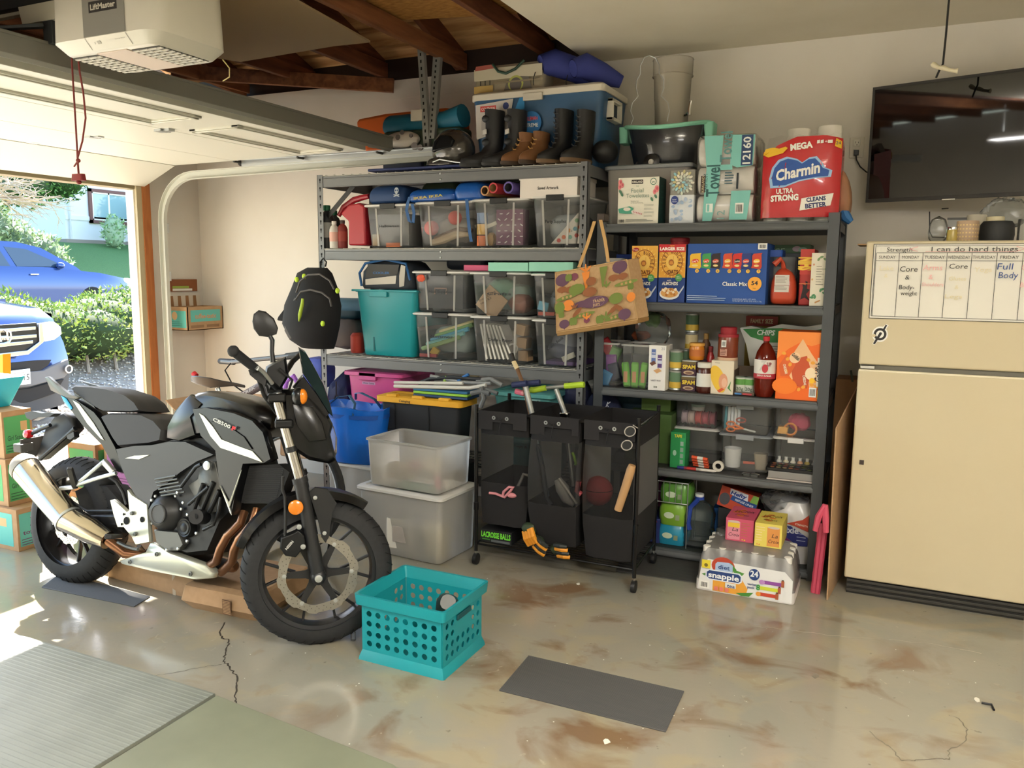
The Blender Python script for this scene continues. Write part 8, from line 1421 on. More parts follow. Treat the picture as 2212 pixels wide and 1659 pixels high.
for(nm,lb,x0,x1,y0,y1,h,rot)in(('long_carton','long flat carton lying under the motorcycle',-3.50,-2.75,2.68,2.95,.11,-2),('crushed_carton','crushed flat carton with a barcode under the engine',-2.86,-2.42,2.56,2.98,.125,3)):
 g=G();T_=Matrix.Translation((x0,y0,0))@Matrix.Rotation(math.radians(rot),4,'Z')@Matrix.Translation((-x0,-y0,0));g.T=T_;k=.03 if 'cru' in nm else.004;cx,cy,hx,hy=(x0+x1)/2,(y0+y1)/2,(x1-x0)/2,(y1-y0)/2
 g.rr([(.0,cx,cy,hx-k,hy-k,.02),(h*.35,cx,cy,hx,hy,.015),(h*.9,cx,cy,hx-k*.6,hy-k*.4,.012),(h,cx+.006,cy+.01,hx-k*1.1,hy-k,.01)],2);o=tag(g.make(nm,'cardboard',smooth=20),lb,'box')
 if 'cru' in nm:F=Face(T_@V((x1-.19,y0-.001,.02)),V((1,0,0)),V((0,0,1)),.05,.07,lift=.003);F.rect(0,0,1,1,'#6b4c30');[F.rect(.08,.08+.1*k,.84,.05,'#b08a62')for k in range(9)];F.done(o,'barcode')
 else:g=G();g.box((-3.02,2.664,.0),(-3.0,2.674,.11));g.make('tape_strip','#b9aa94',o)
g=G();g.rr([(.762,-4.62,2.84,.12,.08,.03),(.93,-4.62,2.86,.19,.12,.04)],4);tag(g.make('blue_tub','#14b4d8'),'turquoise open tub on the carton stack at the left edge','tub')
g=G();a=py(4,800,3.15);g.prism([a+V((-.12,0,-.12)),a+V((0,0,-.10)),a+V((.02,0,.10)),a+V((-.12,0,.06))],(0,.05,0));tag(g.make('orange_folder','#f0a51c'),'bright yellow orange folder at the left edge above the tub','folder')
t=thing('wall_carton','small open cookie carton with striped flap fixed in the wall corner','box',(-4.89,4.67,1.08))
xL,xR,yF,yB_=-4.995,-4.79,4.49,4.845;zb,zt_=py(408,715,4.49).z,py(408,664,4.49).z
g=G()
for q in((xL,yF,xR,yF+.006),(xL,yB_-.006,xR,yB_),(xL,yF,xL+.006,yB_),(xR-.006,yF,xR,yB_)):g.box((q[0],q[1],zb),(q[2],q[3],zt_))
g.box((xL,yF,zb),(xR,yB_,zb+.005));g.make('walls','cardboard',t)
F=Face((xL,yF,zb),w=xR-xL,h=zt_-zb);F.rect(.08,.12,.84,.72,TEA);F.ell(.35,.62,.14,.18,'#c9a87a');F.lines(.15,.35,.6,3,.08,'#3f8a84',.3);F.done(t)
F=Face((xR,yF,zb),(0,1,0),(0,0,1),yB_-yF,zt_-zb);F.rect(.08,.36,.84,.5,TEA);F.text('toffee-tastic',.5,.6,.2,'#c98a5a',.6,.02);F.rect(.08,.10,.36,.12,'#8a6a4a');F.rect(.52,.10,.36,.12,'#8a6a4a');F.done(t)
F=Face((xL+.004,yF+.02,zt_-.01),V((.0,1,0)),V((.05,0,1)),.30,.09);F.rect(0,0,1,1,'#d9cfc0');[F.pl([(.02+.25*k,0),(.14+.25*k,0),(.10+.25*k,1),(-.0+.25*k,1)],'#9a7048')for k in range(4)];F.g.make('striped_flap',None,t,smooth=0)
g=G();a,b=px(368,630,-4.998),px(423,603,-4.998);g.box((-4.999,a.y,a.z),(-4.985,b.y,b.z));o=tag(g.make('wall_box_opening','#8a4f28',bevel=.002),'brown recessed box on the wall behind the striped flap','box');g=G();g.box((-4.986,a.y+.01,a.z+.005),(-4.982,a.y+.20,a.z+.022));g.make('white_edge','#e6e6e0',o);g=G();g.box((-4.986,a.y+.01,a.z+.025),(-4.983,a.y+.17,a.z+.042));g.make('green_view','#9ab04a',o)
bk=thing('motorcycle','black and silver naked motorcycle parked across the garage, front wheel turned left','motorcycle',(-2.85,2.6,0))
def onpl(x,y,O,n):d=ray(x,y);t=(V(O)-V((0,0,EYE))).dot(n)/d.dot(n);return V((0,0,EYE))+d*t
NB=V((0,-1,.17)).normalized();OB=V((-2.8,2.575,0));CF=fl(693,1228,.305);CF.y-=.02
a40=math.radians(40);NF=V((math.sin(a40),-math.cos(a40),.10)).normalized();HF=V((math.cos(a40),math.sin(a40),0));UF=NF.cross(HF).normalized();UF=UF if UF.z>0 else-UF;HF=UF.cross(NF).normalized();HF=HF if HF.x>0 else-HF
cA=lambda x,y:(x/2.765,640+y/2.765);cB=lambda x,y:(400+x/2.764,640+y/2.764);cC=lambda x,y:(x/3.687,900+y/3.687);cD=lambda x,y:(500+x/3.457,1000+y/3.457)
def bp(p,off):return onpl(p[0],p[1],OB+NB*off,NB)
def fp_(p,off):return onpl(p[0],p[1],CF+NF*off,NF)
def puff(nm,cv,pts,off,w_,key,front=False,ins=.94,par=None,bev=0,sm=50):
 f=fp_ if front else bp;N_=NF if front else NB;P_=[f(cv(*q),off)for q in pts];c=sum(P_,V())/len(P_)
 g=G();g.loft([[c+(p-c)*s-N_*(w_*k)for p in P_]for k,s in((0,ins),(.12,.985),(.3,1),(.7,1),(.88,.985),(1,ins))]);return g.make(nm,key,par or bk,smooth=sm,bevel=bev)
def btube(nm,cv,pts,offs,r,key,front=False,n=10,par=None):
 f=fp_ if front else bp;offs=offs if isinstance(offs,(list,tuple))else[offs]*len(pts);g=G();g.tube([f(cv(*q),o)for q,o in zip(pts,offs)],r,n);return g.make(nm,key,par or bk)
def wheel(c,h,u,n,R,tw,rr_,arms,disc,nm):
 t=G();k=14;pr=[]
 for i in range(k+1):q=math.pi*i/k;pr.append((R-tw*.62+tw*.62*math.sin(q)**.8,-tw/2*math.cos(q)))
 pr=[(rr_,-tw*.42)]+pr+[(rr_,tw*.42)];t.lathe(c,pr,n,64,ref=h,caps=False);W=t.make(nm,'rubber',bk,smooth=60)
 g=G()
 for i in range(44):
  q=2*math.pi*i/44
  for s in(-1,1):P_=[c+(h*math.cos(q+da)+u*math.sin(q+da))*(R-tw*.62+tw*.62*math.sin(b)**.8+.0008)+n*(s*tw/2*math.cos(b))for da,b in((0,1.35),(.035,1.0),(.075,.62))];g.tube(P_,.0022,4)
 stuff(g.make('tread_grooves','dark_hole',W))
 g=G();g.lathe(c,[(rr_+.004,-tw*.44),(rr_+.004,-tw*.38),(rr_-.014,-tw*.34),(rr_-.022,-tw*.1),(rr_-.022,tw*.1),(rr_-.014,tw*.34),(rr_+.004,tw*.38),(rr_+.004,tw*.44)],n,64,ref=h,caps=False);g.make('rim','rim_metal',bk,smooth=50)
 g=G();g.lathe(c,[(.025,-.05),(.04,-.05),(.042,-.02),(.042,.04),(.03,.055),(.0,.055)],n,24);g.make('hub','black_plastic',bk)
 for i in range(arms*2):
  q0=2*math.pi*(i//2)/arms;q=q0+(.22 if i%2 else-.22);d=h*math.cos(q)+u*math.sin(q);d0=h*math.cos(q0)+u*math.sin(q0);g=G();g.bar(c+d0*.09,c+d*(rr_-.012),.010,.020,up=n);g.make('spoke','black_plastic',bk,bevel=.002)
 do=n*(.058 if disc>.12 else.05)
 for i in range(arms):
  q=2*math.pi*i/arms;d=h*math.cos(q)+u*math.sin(q);s=n.cross(d);g=G();o=c+do*.85;g.loft([[o+d*x+s*w_+n*z for w_,z in((-b,-.006),(b,-.006),(b,.004),(-b,.004))]for x,b in((.02,.028),(.05,.016),(disc-.035,.011),(disc-.018,.013))]);o2=g.make('disc_carrier','black_plastic',bk)
  g=G();g.lathe(c+do+d*(disc-.026),[(.009,-.002),(.009,.004),(.004,.005)],n,12);g.make('disc_bolt','zinc',o2)
 m_=96;ro=[disc+.004*(1 if math.sin(q*10*2*math.pi/m_)>0 else-.6)for q in range(m_)];g=G();rings=[]
 for z,inn in((0,1),(0,0),(.004,0),(.004,1)):rings.append([c+do+n*z+(h*math.cos(2*math.pi*q/m_)+u*math.sin(2*math.pi*q/m_))*((disc-.034+.003*math.sin(q*6*2*math.pi/m_))if inn else ro[q])for q in range(m_)])
 g.loft(rings,False,False,wrap=True);D_=g.make('brake_disc','disc_steel',bk,smooth=30)
 g=G();g.m('#55524c')
 for i in range(30):
  for rr2,ph in((disc-.008,0),(disc-.017,.5),(disc-.026,.2)):
   q=2*math.pi*(i+ph)/30;p=c+do+n*.0045+(h*math.cos(q)+u*math.sin(q))*rr2;g.poly([p+(h*math.cos(b)+u*math.sin(b))*.0021 for b in[k_*math.pi/3 for k_ in range(6)]][::1])
 stuff(g.make('disc_holes',None,D_,smooth=0))
mat('rim_metal','#2c2d30',.3,.5);mat('disc_steel','#a8a49c',.3,.9);mat('bike_grey','#323437',.4,.3,coat=.15);mat('bike_silver','#c9ccbd',.28,.5,coat=.4);mat('seat_vinyl','#2d2d2f',.6);mat('engine_dark','#141517',.4,.3);mat('engine_grey','#5c5d5a',.4,.5);mat('copper_pipe','#8a6248',.28,.9);mat('muffler_steel','#b5ab98',.16,1);mat('amber','#e07f14',.2,coat=.5);mat('screen_tint','#1d3a3c',.08,kind='clear',milk=.75,tint='#5a8084')
wheel(CF,HF,UF,NF,.307,.115,.235,6,.160,'front_tyre')
CR=bp((172,1122),0);UB=V((0,.17,1)).normalized();wheel(CR,V((1,0,0)),UB,NB,.312,.155,.228,5,.115,'rear_tyre')
g=G();g.bar(CR+NB*.10,CR+NB*.10+V((.55,.02,.08)),.03,.06);g.bar(CR-NB*.10,CR-NB*.10+V((.55,.02,.08)),.03,.06);g.bar(CR+NB*.10+V((.36,0,.055)),CR-NB*.10+V((.36,0,.055)),.06,.05);g.make('swingarm','black_plastic',bk,bevel=.008)
puff('rear_hugger',cA,[(440,1160),(520,1120),(640,1130),(740,1240),(740,1420),(560,1330),(470,1260)],.06,.12,'black_matte')
g=G();g.cyl(CR-NB*.13,CR+NB*.14,.012,n=10);g.make('rear_axle','zinc',bk)
puff('engine_block',lambda x,y:(x,y),[(322,1075),(345,1020),(400,985),(470,965),(530,1020),(520,1090),(480,1130),(450,1200),(400,1205),(335,1180)],.10,.24,'engine_dark',ins=.9)
puff('cylinder_cover',cA,[(1195,1000),(1285,985),(1318,1130),(1290,1290),(1210,1300),(1120,1130),(1180,1090)],.125,.03,'engine_grey')
for(x0,y0,x1,y1)in((1215,1120,1160,1270),(1275,1110,1200,1290),(1310,1160,1250,1290)):btube('engine_rib',cA,[(x0,y0),(x1,y1)],.135,.010,'engine_dark')
puff('lower_case',cC,[(1220,900),(1420,920),(1460,1020),(1420,1070),(1330,1070),(1240,1000)],.13,.06,'engine_grey')
def disc_(nm,cv,p,off,prof,key,n=36):g=G();c=bp(cv(*p),off);g.lathe(c,prof,NB,n);return g.make(nm,key,bk)
cc=disc_('clutch_cover',cC,(1325,765),.10,[(.088,-.04),(.088,.0),(.082,.012),(.058,.045),(.050,.050),(.0,.052)],'engine_grey2' if mat('engine_grey2','#333435',.42,.3)else 0)
g=G();c=bp(cC(1265,775),.155);g.lathe(c,[(.044,0),(.044,.006),(.040,.008),(.037,.004),(.0,.004)],NB,32);g.make('cover_badge','#4a4b4c',cc)
for k in range(9):q=2*math.pi*k/9+.3;p=bp(cC(1325,765),.11)+(V((1,0,0))*math.cos(q)+UB*math.sin(q))*.097;g=G();g.lathe(p,[(.007,0),(.007,.008),(.004,.01)],NB,8);g.make('cover_bolt','zinc',cc)
o=disc_('timing_cover',cC,(1480,882),.12,[(.046,-.03),(.046,0),(.040,.012),(.034,.010),(.030,.014),(.020,.012),(.012,.016),(0,.016)],'engine_dark')
for k in range(6):btube('cooling_fin',cC,[(1235+k*10,500+k*26),(1400+k*14,470+k*26)],.136,.0045,'engine_grey')
for pts in([(1440,560),(1500,480),(1560,400),(1600,380)],[(1500,700),(1590,620),(1660,560)],[(1620,900),(1700,860),(1740,760),(1760,640)]):btube('engine_hose',cC,pts,.14,.008,'black_plastic')
g=G();c=bp(cC(1650,390),.15);g.lathe(c,[(.020,-.01),(.020,.004),(.012,.006)],NB,16);g.make('frame_plug','zinc',bk)
g=G();c=bp(cC(1625,800),.12);g.cyl(c,bp(cC(1560,797),.20),.032,n=20);o=g.make('frame_slider','black_plastic',bk);g=G();c=bp(cC(1556,797),.2005);g.lathe(c,[(.013,0),(.0,.001)],NB,14);g.make('bolt_recess','dark_hole',o)
for(x,y)in((1500,780),(1570,928),(1497,990),(1425,1050),(1335,1060),(1215,665),(1420,605),(1465,685)):g=G();g.lathe(bp(cC(x,y),.14),[(.007,0),(.007,.008),(.004,.01)],NB,8);g.make('case_bolt','zinc',bk)
puff('radiator',cB,[(370,1010),(560,1000),(625,1050),(575,1180),(530,1240),(320,1235)],.12,.06,'black_matte',ins=.98)
g=G();
for k in range(18):y=1030+k*12;a,b=bp(cB(385-k*2,y),.122),bp(cB(590-k*3,y),.122);g.bar(a,b,.003,.002)
stuff(g.make('radiator_fins','#2a2b2c',bk))
for pts in([(1945,760),(1915,850),(1810,950),(1755,1050),(1725,1150),(1640,1205)],[(2045,735),(2015,850),(1905,975),(1865,1060),(1850,1150),(1760,1240)]):btube('exhaust_header',cC,pts,[.10,.13,.14,.14,.12,.08],.019,'copper_pipe',n=14)
g=G();g.ball(bp(cC(1850,1190),.06),(.03,.03,.028),12,8);g.make('collector','copper_pipe',bk)
o=puff('belly_pan',cC,[(938,1150),(1060,1105),(1150,1080),(1190,1003),(1235,1008),(1350,1085),(1640,1190),(1702,1248),(1680,1290),(1560,1302),(1200,1232),(960,1175)],.13,.05,'bike_silver')
puff('belly_pan_inner',cC,[(1060,1105),(1200,1020),(1350,1085),(1640,1190),(1702,1248),(1680,1270),(1560,1280),(1200,1212)],.05,.16,'engine_dark')
for(x,y)in((1035,1157),(1248,1095),(1518,1252)):g=G();g.lathe(bp(cC(x,y),.135),[(.011,0),(.010,.004),(.005,.005),(.005,.002)],NB,14);g.make('pan_screw','engine_grey',o)
h=puff('peg_hanger',cC,[(1015,580),(1050,625),(1170,700),(1190,1000),(1080,1022),(1050,960),(985,880),(935,880),(900,770),(875,665),(900,658),(1010,760),(1030,745)],.13,.022,'bike_silver',ins=.985)
for x,y,r in((1130,820,.013),(985,778,.006),(968,857,.006),(1005,830,.018)):g=G();g.lathe(bp(cC(x,y),.1335),[(r,0),(0,.0006)],NB,16);g.make('hole','dark_hole',h)
for x,y in((1055,770),(1080,935)):g=G();g.lathe(bp(cC(x,y),.134),[(.010,0),(.009,.008),(.005,.009)],NB,10);g.make('hanger_bolt','engine_grey',h)
g=G();a,b=bp(cC(950,955),.15),bp(cC(860,955),.26);g.bar(a,b,.032,.022);g.make('foot_peg','black_plastic',bk,bevel=.004);btube('brake_pedal',cC,[(940,1000),(1000,1030),(1060,1050),(1100,1058)],.15,.008,'engine_grey')
btube('brake_hose',cC,[(1010,700),(980,600),(930,520),(870,480)],.06,.009,'black_plastic')
g=G();g.tube([bp(cC(580,680),.14),bp(cC(690,750),.14),bp(cC(900,750),.12)],.006,8);g.make('brake_hose','black_plastic',bk)
for pts in([(825,360),(720,450),(612,540)],[(925,450),(780,490),(612,545)]):btube('passenger_bracket',cC,pts,[.12,.14,.15],.010,'zinc')
g=G();a,b=bp(cC(825,355),.12),bp(cC(910,447),.12);g.bar(a,b,.02,.03);g.make('bracket_plate','zinc',bk,bevel=.004);g=G();g.bar(bp(cC(600,560),.15),bp(cC(555,410),.21),.026,.02);g.make('passenger_peg','black_plastic',bk,bevel=.004)
g=G();g.bar(bp(cC(490,570),.15),bp(cC(600,560),.15),.03,.02);g.make('muffler_strap','zinc',bk,bevel=.004)
M0,M1,M2,M3=bp(cC(190,400),.17),bp(cC(550,815),.17),bp(cC(860,985),.15),bp(cC(1000,1090),.12)
def mring(c,d,a,b,n=28):d=d.normalized();s=d.cross(V((0,0,1))).normalized();u=s.cross(d);return[c+s*(a*math.cos(q))+u*(b*math.sin(q))for q in[2*math.pi*k/n for k in range(n)]]
dm=M1-M0;g=G();g.loft([mring(M0+dm*.03,dm,.062,.066),mring(M0+dm*.06,dm,.066,.070),mring(M1,dm,.064,.066)]);g.make('muffler_can','muffler_steel',bk)
g=G();g.loft([mring(M0-dm*.10,dm,.035,.040),mring(M0-dm*.09,dm,.050,.056),mring(M0-dm*.02,dm,.066,.071),mring(M0+dm*.055,dm,.068,.072)]);g.make('muffler_cap','#8f8a80',bk);g=G();g.loft([mring(M0-dm*.102,dm,.022,.025),mring(M0-dm*.098,dm,.022,.025)]);g.make('outlet','dark_hole',bk)
g=G();g.loft([mring(M1-dm*.01,dm,.067,.069),mring(M1+dm*.02,dm,.067,.069)]);g.make('clamp_band','zinc',bk);g=G();g.loft([mring(M1+dm*.015,dm,.063,.065),mring(M1 .lerp(M2,.6),M2-M1,.055,.058),mring(M2,M2-M1,.040,.042)]);g.make('muffler_cone','muffler_steel',bk);g=G();g.tube([M2,M3,M3+V((.08,.04,-.01))],.024,14);g.make('link_pipe','copper_pipe',bk)
puff('pillion_seat',cA,[(400,545),(425,530),(530,535),(640,550),(760,590),(825,640),(856,690),(800,696),(610,692),(545,655),(470,600)],.09,.18,'seat_vinyl',ins=.88)
puff('rider_seat',cA,[(580,715),(625,697),(760,695),(850,702),(930,740),(983,800),(972,868),(900,886),(692,903),(655,850)],.11,.22,'seat_vinyl',ins=.88)
o=puff('tail_cowl',cA,[(345,565),(430,600),(560,690),(600,740),(690,905),(745,1060),(700,1052),(610,890),(500,780),(430,690)],.10,.04,'black_gloss',ins=.97);puff('tail_cowl_far',cA,[(430,560),(560,650),(620,760),(720,930),(640,860),(500,730)],-.02,.06,'black_gloss')
puff('silver_stripe',cA,[(432,620),(470,640),(560,760),(622,862),(600,850),(520,760)],.104,.004,'bike_silver',par=o);puff('blue_reflex',cA,[(362,590),(395,610),(432,668),(420,680),(380,630)],.104,.004,'#2a9fd0g',par=o)
puff('grab_rail',cA,[(265,482),(285,478),(330,522),(420,590),(470,605),(455,615),(395,605),(300,562),(282,520)],.11,.02,'engine_grey');puff('grab_rail',cA,[(470,500),(500,512),(570,530),(650,560),(560,550)],-.08,.02,'engine_dark')
puff('rear_fender',cA,[(330,710),(380,695),(430,730),(448,790),(380,860),(290,930),(235,978),(215,960),(245,870),(270,790)],.03,.06,'black_plastic')
btube('fender_strut',cA,[(450,790),(370,860),(240,972)],.05,.012,'black_plastic')
g=G();c=bp(cA(225,895),.0);g.box(c-V((.006,.09,.05)),c+V((.004,.09,.05)));g.box(c+V((-.03,-.11,-.012)),c+V((.03,-.04,.03)));g.make('plate_holder','#4a4a48',bk,bevel=.004)
puff('turn_signal',cA,[(140,695),(190,684),(250,698),(300,692),(330,700),(300,718),(230,722),(185,742),(155,730)],.12,.04,'black_plastic');puff('turn_signal',cA,[(398,830),(440,808),(444,840),(418,858),(400,850)],.12,.03,'black_plastic')
g=G();c=bp(cA(166,822),.06);g.lathe(c,[(.0,-.02),(.020,-.018),(.024,0),(.020,.014),(.0,.02)],NB,18);g.make('tail_lamp','red_lens' if mat('red_lens','#c8141c',.15,coat=.6)else 0,bk);btube('lamp_arm',cA,[(190,820),(250,790),(300,770)],.05,.010,'black_plastic')
puff('side_cover',cA,[(690,912),(790,893),(900,888),(1010,868),(1110,868),(1280,945),(1180,985),(1080,1050),(1000,1115),(915,1170),(880,1290),(800,1180),(760,1110),(738,1060),(715,1000)],.125,.05,'bike_grey',ins=.985)
puff('cover_notch',cA,[(742,968),(800,952),(895,947),(830,975)],.130,.008,'bike_silver');puff('frame_core',lambda x,y:(x,y),[(255,975),(400,940),(540,950),(560,1020),(480,1060),(330,1080),(280,1040)],.08,.16,'engine_dark')
puff('fuel_tank',lambda x,y:(x,y),[(357,950),(354,925),(364,893),(388,864),(416,848),(442,843),(475,849),(520,862),(558,876),(580,895),(576,925),(540,945),(470,940),(420,945)],.12,.24,'black_gloss',ins=.80)
puff('tank_side',cB,[(0,610),(30,585),(100,640),(30,720),(60,830),(-40,865),(-115,850),(-110,780),(-60,680)],.125,.03,'black_gloss')
s=puff('radiator_shroud',cB,[(40,670),(120,662),(290,695),(400,740),(465,810),(512,972),(470,996),(345,1000),(335,1035),(300,1180),(275,1308),(265,1300),(205,1130),(190,1010),(178,920),(90,830)],.165,.05,'shroud_grey' if mat('shroud_grey','#0b0b0d',.3,0,coat=.1)else 0,ins=.985)
puff('silver_wing',cB,[(82,698),(110,715),(165,780),(215,855),(330,900),(400,925),(462,992),(380,962),(210,905),(150,835),(105,745)],.170,.006,'bike_silver',par=s,ins=.995);puff('black_inlay',cB,[(150,745),(250,770),(350,840),(400,915),(330,890),(220,850),(180,790)],.171,.004,'black_gloss',par=s,ins=.995);puff('silver_edge',cB,[(205,1130),(260,1235),(335,1035),(328,1060),(262,1262),(275,1308)],.172,.004,'bike_silver',par=s,ins=.999)
a,b=bp(cB(160,742),.177),bp(cB(300,808),.177);R_=(b-a);F=Face(a,R_,UB,R_.length,.022);F.text('CB500',.40,.4,.7,'#d9dcd6',.74,.02,sh=.3);F.text('F',.90,.4,.8,'#d0202a',.14,.06,sh=.3);F.done(s,'lettering')
def axt(p,off):return fp_(p,off)
for off,nm in((.10,'right'),(-.10,'left')):
 T0=fp_(cB(548,605),.10)+NF*(off-.10);T1=fp_(cB(690,1112),.10)+NF*(off-.10);T2=CF+NF*off+(T1-T0).normalized()*.0
 g=G();g.cyl(T0,T1,.0205,n=20);g.make('fork_tube','fork_chrome' if mat('fork_chrome','#c2c0ba',.12,1)else 0,bk);g=G();g.tube([T1-(T1-T0)*.06,T1,T1,T2],[.031,.032,.027,.027],20);g.ball(T2,(.034,.03,.036),14,10);g.make('fork_slider','fork_black' if mat('fork_black','#202124',.38)else 0,bk)
 g=G();g.lathe(T0 .lerp(T1,.60),[(.024,-.01),(.024,.012)],(T1-T0),18);g.make('fork_ring','black_plastic',bk)
T0=fp_(cB(548,605),.10);
for k in(.0,.30):c=T0 .lerp(fp_(cB(690,1112),.10),k);g=G();g.bar(c+NF*.04,c-NF*.24,.07,.035,up=(0,0,1));g.make('triple_clamp','engine_dark',bk,bevel=.008)
g=G();g.lathe(T0+V((0,0,.004)),[(.024,0),(.022,.014),(.010,.018)],(T0-fp_(cB(690,1112),.10)),16);g.make('fork_cap','zinc',bk);g=G();g.lathe(CF+NF*.13,[(.016,0),(.015,.008),(.006,.01)],NF,16);g.make('axle_cap','zinc',bk)
g=G();c=fp_(cD(480,332),.145);g.lathe(c,[(.029,-.006),(.029,.003),(.025,.006),(0,.007)],NF,28);g.make('side_reflector','amber',bk)
o=puff('brake_caliper',cD,[(368,560),(420,540),(470,520),(500,500),(545,540),(560,640),(520,660),(480,710),(400,698),(362,640)],.135,.06,'engine_dark',True,bev=.003)
a,b=fp_(cD(415,655),.139),fp_(cD(470,590),.139);F=Face(a,b-a,(b-a).cross(NF)*-1,(b-a).length,.014,lift=.0015);F.text('NISSIN',.5,.5,.7,'#c9c9c4',.95,.03);F.done(o,'lettering')
for x,y in((505,475),(535,622)):g=G();g.lathe(fp_(cD(x,y),.13),[(.011,0),(.010,.012),(.005,.013)],NF,12);g.make('caliper_bolt','zinc',bk)
btube('brake_line',cD,[(385,100),(380,200),(400,250),(405,400),(400,560)],.12,.006,'black_plastic',True)
g=G();arcp=[CF+(HF*math.cos(q)+UF*math.sin(q))*.332 for q in[math.radians(52+106*k/20)for k in range(21)]];rings=[]
for i,p in enumerate(arcp):d=(p-CF).normalized();w_=.075*min(1,.35+.16*min(i,20-i));rings.append([p-NF*w_-d*.02,p-NF*w_*.7+d*.008,p+d*.014,p+NF*w_*.7+d*.008,p+NF*w_-d*.02,p+NF*w_*.9-d*.022,p+d*.008,p-NF*w_*.9-d*.022])
g.loft(rings);g.make('front_fender','black_gloss',bk)
fd=puff('fender_stay',cB,[(738,1170),(775,1140),(850,1150),(905,1235),(880,1290),(858,1440),(838,1475),(815,1440),(790,1330)],.085,.014,'black_plastic',True,ins=.98)
for x,y in((776,1203),(832,1414)):g=G();g.lathe(fp_(cB(x,y),.088),[(.009,0),(.008,.005),(.003,.006)],NF,12);g.make('stay_bolt','zinc',fd)
puff('headlight_cowl',cB,[(575,560),(640,560),(740,580),(800,640),(850,700),(885,770),(870,830),(905,985),(862,1008),(740,985),(640,920),(590,800)],.11,.20,'black_gloss',True,ins=.86)
puff('cowl_panel',cB,[(640,640),(760,660),(820,760),(845,860),(740,870),(660,760)],.125,.02,'shroud_grey',True);puff('headlight_lens',cB,[(826,790),(890,785),(910,850),(908,940),(888,985),(850,900)],.07,.14,'clear',True,ins=.9)
puff('windscreen',cB,[(674,300),(715,325),(760,400),(825,520),(870,650),(888,728),(862,705),(790,590),(700,460)],.10,.20,'screen_tint',True,ins=.92);puff('screen_base',cB,[(640,545),(700,470),(790,590),(862,705),(840,740),(740,620)],.11,.20,'black_gloss',True,ins=.92)
g=G();c=fp_(cB(676,598),.18);g.ball(c,(.030,.022,.036),16,10);o=g.make('turn_signal','black_gloss',bk);g=G();g.ball(c+HF*.014+NF*.006,(.021,.021,.031),16,10);g.make('amber_lens','amber',o)
btube('mirror_stalk',cB,[(505,235),(520,262),(518,330),(525,395)],.25,[.008,.009,.008,.010],'black_plastic',True)
puff('mirror',cB,[(400,150),(408,105),(438,82),(480,90),(530,132),(555,190),(545,226),(492,243),(440,236),(408,195)],.26,.03,'black_plastic',True,ins=.85)
H0,H1,H2=fp_(cB(288,328),.30),fp_(cB(420,432),.24),fp_(cB(545,545),.10)
g=G();g.tube([H0,H0 .lerp(H1,.12),H1],[.019,.018,.017],16);g.ball(H0,(.022,.022,.022),12,8);g.make('grip','rubber',bk);g=G();g.tube([H1,H1 .lerp(H2,.6),H2,H2-NF*.2,fp_(cB(640,390),-.2),fp_(cB(690,345),-.34)],.012,12);g.make('handlebar','black_plastic',bk)
btube('brake_lever',cB,[(520,520),(470,455),(435,425),(425,440)],[.22,.26,.28,.28],.008,'zinc',True);puff('switch_pod',cB,[(375,440),(430,430),(490,490),(480,540),(420,500),(385,470)],.24,.05,'black_plastic',True)
puff('instrument_pod',cB,[(480,420),(540,385),(600,360),(618,480),(570,560),(500,560),(470,480)],.08,.14,'black_plastic',True,ins=.8);puff('steering_head',cB,[(470,520),(560,500),(600,600),(560,680),(500,640)],.06,.12,'engine_dark',True,ins=.85)
g=G();g.tube([fp_(cB(430,470),.2),fp_(cB(470,590),.14),fp_(cB(540,690),.05),fp_(cB(600,760),0)],.008,8);g.tube([fp_(cB(560,430),.1),fp_(cB(640,500),.1),fp_(cB(600,620),.06)],.005,8);stuff(g.make('cables','black_matte',bk))
g=G();a=bp((300,1180),-.14);g.tube([a,V((a.x-.05,a.y+.14,.0))],.012,8);g.make('side_stand','black_plastic',bk)
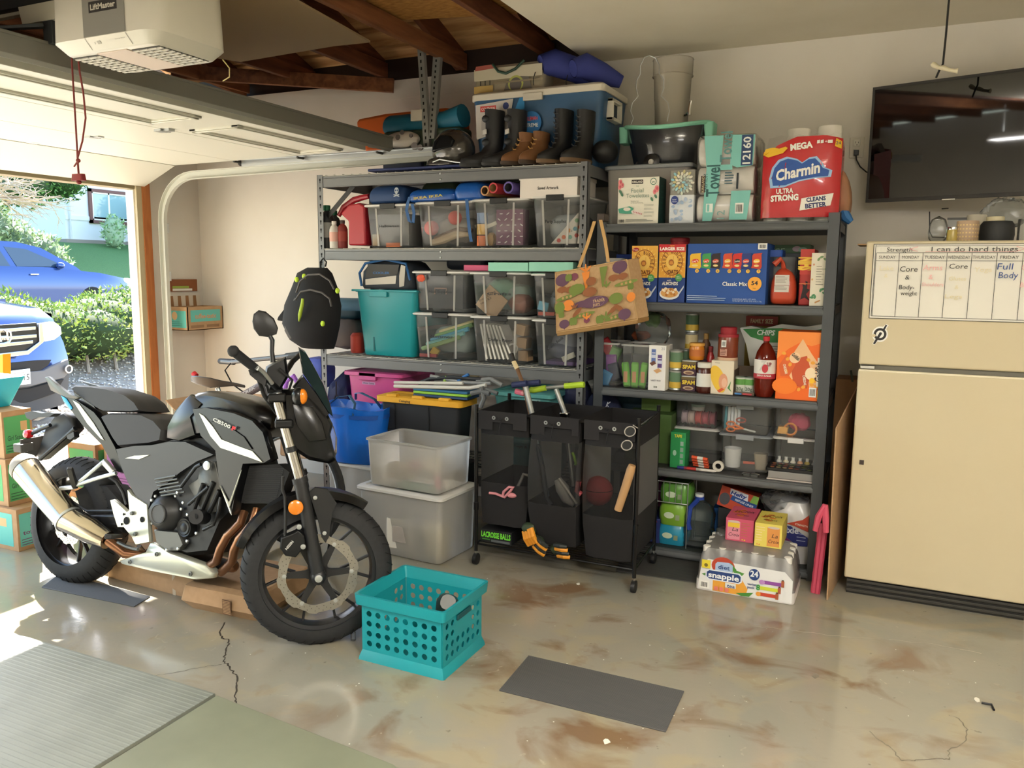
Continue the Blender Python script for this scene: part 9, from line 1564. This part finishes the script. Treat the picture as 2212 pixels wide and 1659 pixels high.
by=thing('bicycle','dark trail bicycle leaning behind the motorcycle','bicycle',(-3.2,3.5,0));YB2=3.45
def y2(x,y,o=0):return py(x,y,YB2+o)
def bt(nm,pts,r,key,n=10):g=G();g.tube([y2(*p)for p in pts],r,n);return g.make(nm,key,by)
g=G();g.loft([[y2(x,ya,-w_),y2(x,yb,-w_*.6),y2(x,yb,w_*.6),y2(x,ya,w_)]for x,ya,yb,w_ in((412,812,824,.05),(425,812,830,.075),(455,816,838,.07),(480,822,836,.04),(505,826,834,.025),(530,832,838,.012))]);g.make('saddle','black_plastic',by,bevel=.006)
bt('top_tube',[(500,868),(570,830)],.022,'#6a6064');F=Face(y2(512,862)+V((0,-.024,-.012)),y2(566,833)-y2(512,862),(0,0,1),(y2(566,833)-y2(512,862)).length,.03);F.text('TREK',.6,.6,.6,'#b9b3b5',.55,.04);F.done(by,'lettering')
bt('seat_post',[(470,838),(490,900)],.014,'zinc');bt('seat_tube',[(490,900),(510,1000)],.018,'#3a3638');bt('down_tube',[(580,850),(520,1000)],.022,'#6a6064');bt('head_tube',[(568,815),(590,880)],.022,'#3a3638');bt('fork',[(590,880),(630,1010)],.014,'black_plastic');bt('seat_stay',[(500,880),(440,1000)],.010,'#3a3638')
bt('handlebar',[(480,780,.25),(500,782,.2),(570,775,0),(600,772,-.15),(650,766,-.3)],.013,'black_plastic');bt('grip',[(476,780,.27),(505,782,.2)],.018,'rubber');bt('grip',[(620,770,-.2),(652,766,-.3)],.018,'rubber');bt('brake_cable',[(498,785),(486,800),(502,830),(530,850)],.004,'black_matte');bt('tail_light',[(418,806),(424,812)],.016,'#c81f28')
for cx,cy in((440,1000),(635,1015)):c=y2(cx,cy);c.z=.34;g=G();g.tube([c+V((.32*math.cos(q),0,.32*math.sin(q)))for q in[k*math.pi/24 for k in range(48)]],.022,8,closed=True);g.make('tyre','rubber',by);g=G();g.tube([c+V((.295*math.cos(q),0,.295*math.sin(q)))for q in[k*math.pi/24 for k in range(48)]],.010,6,closed=True);g.make('rim','zinc',by)
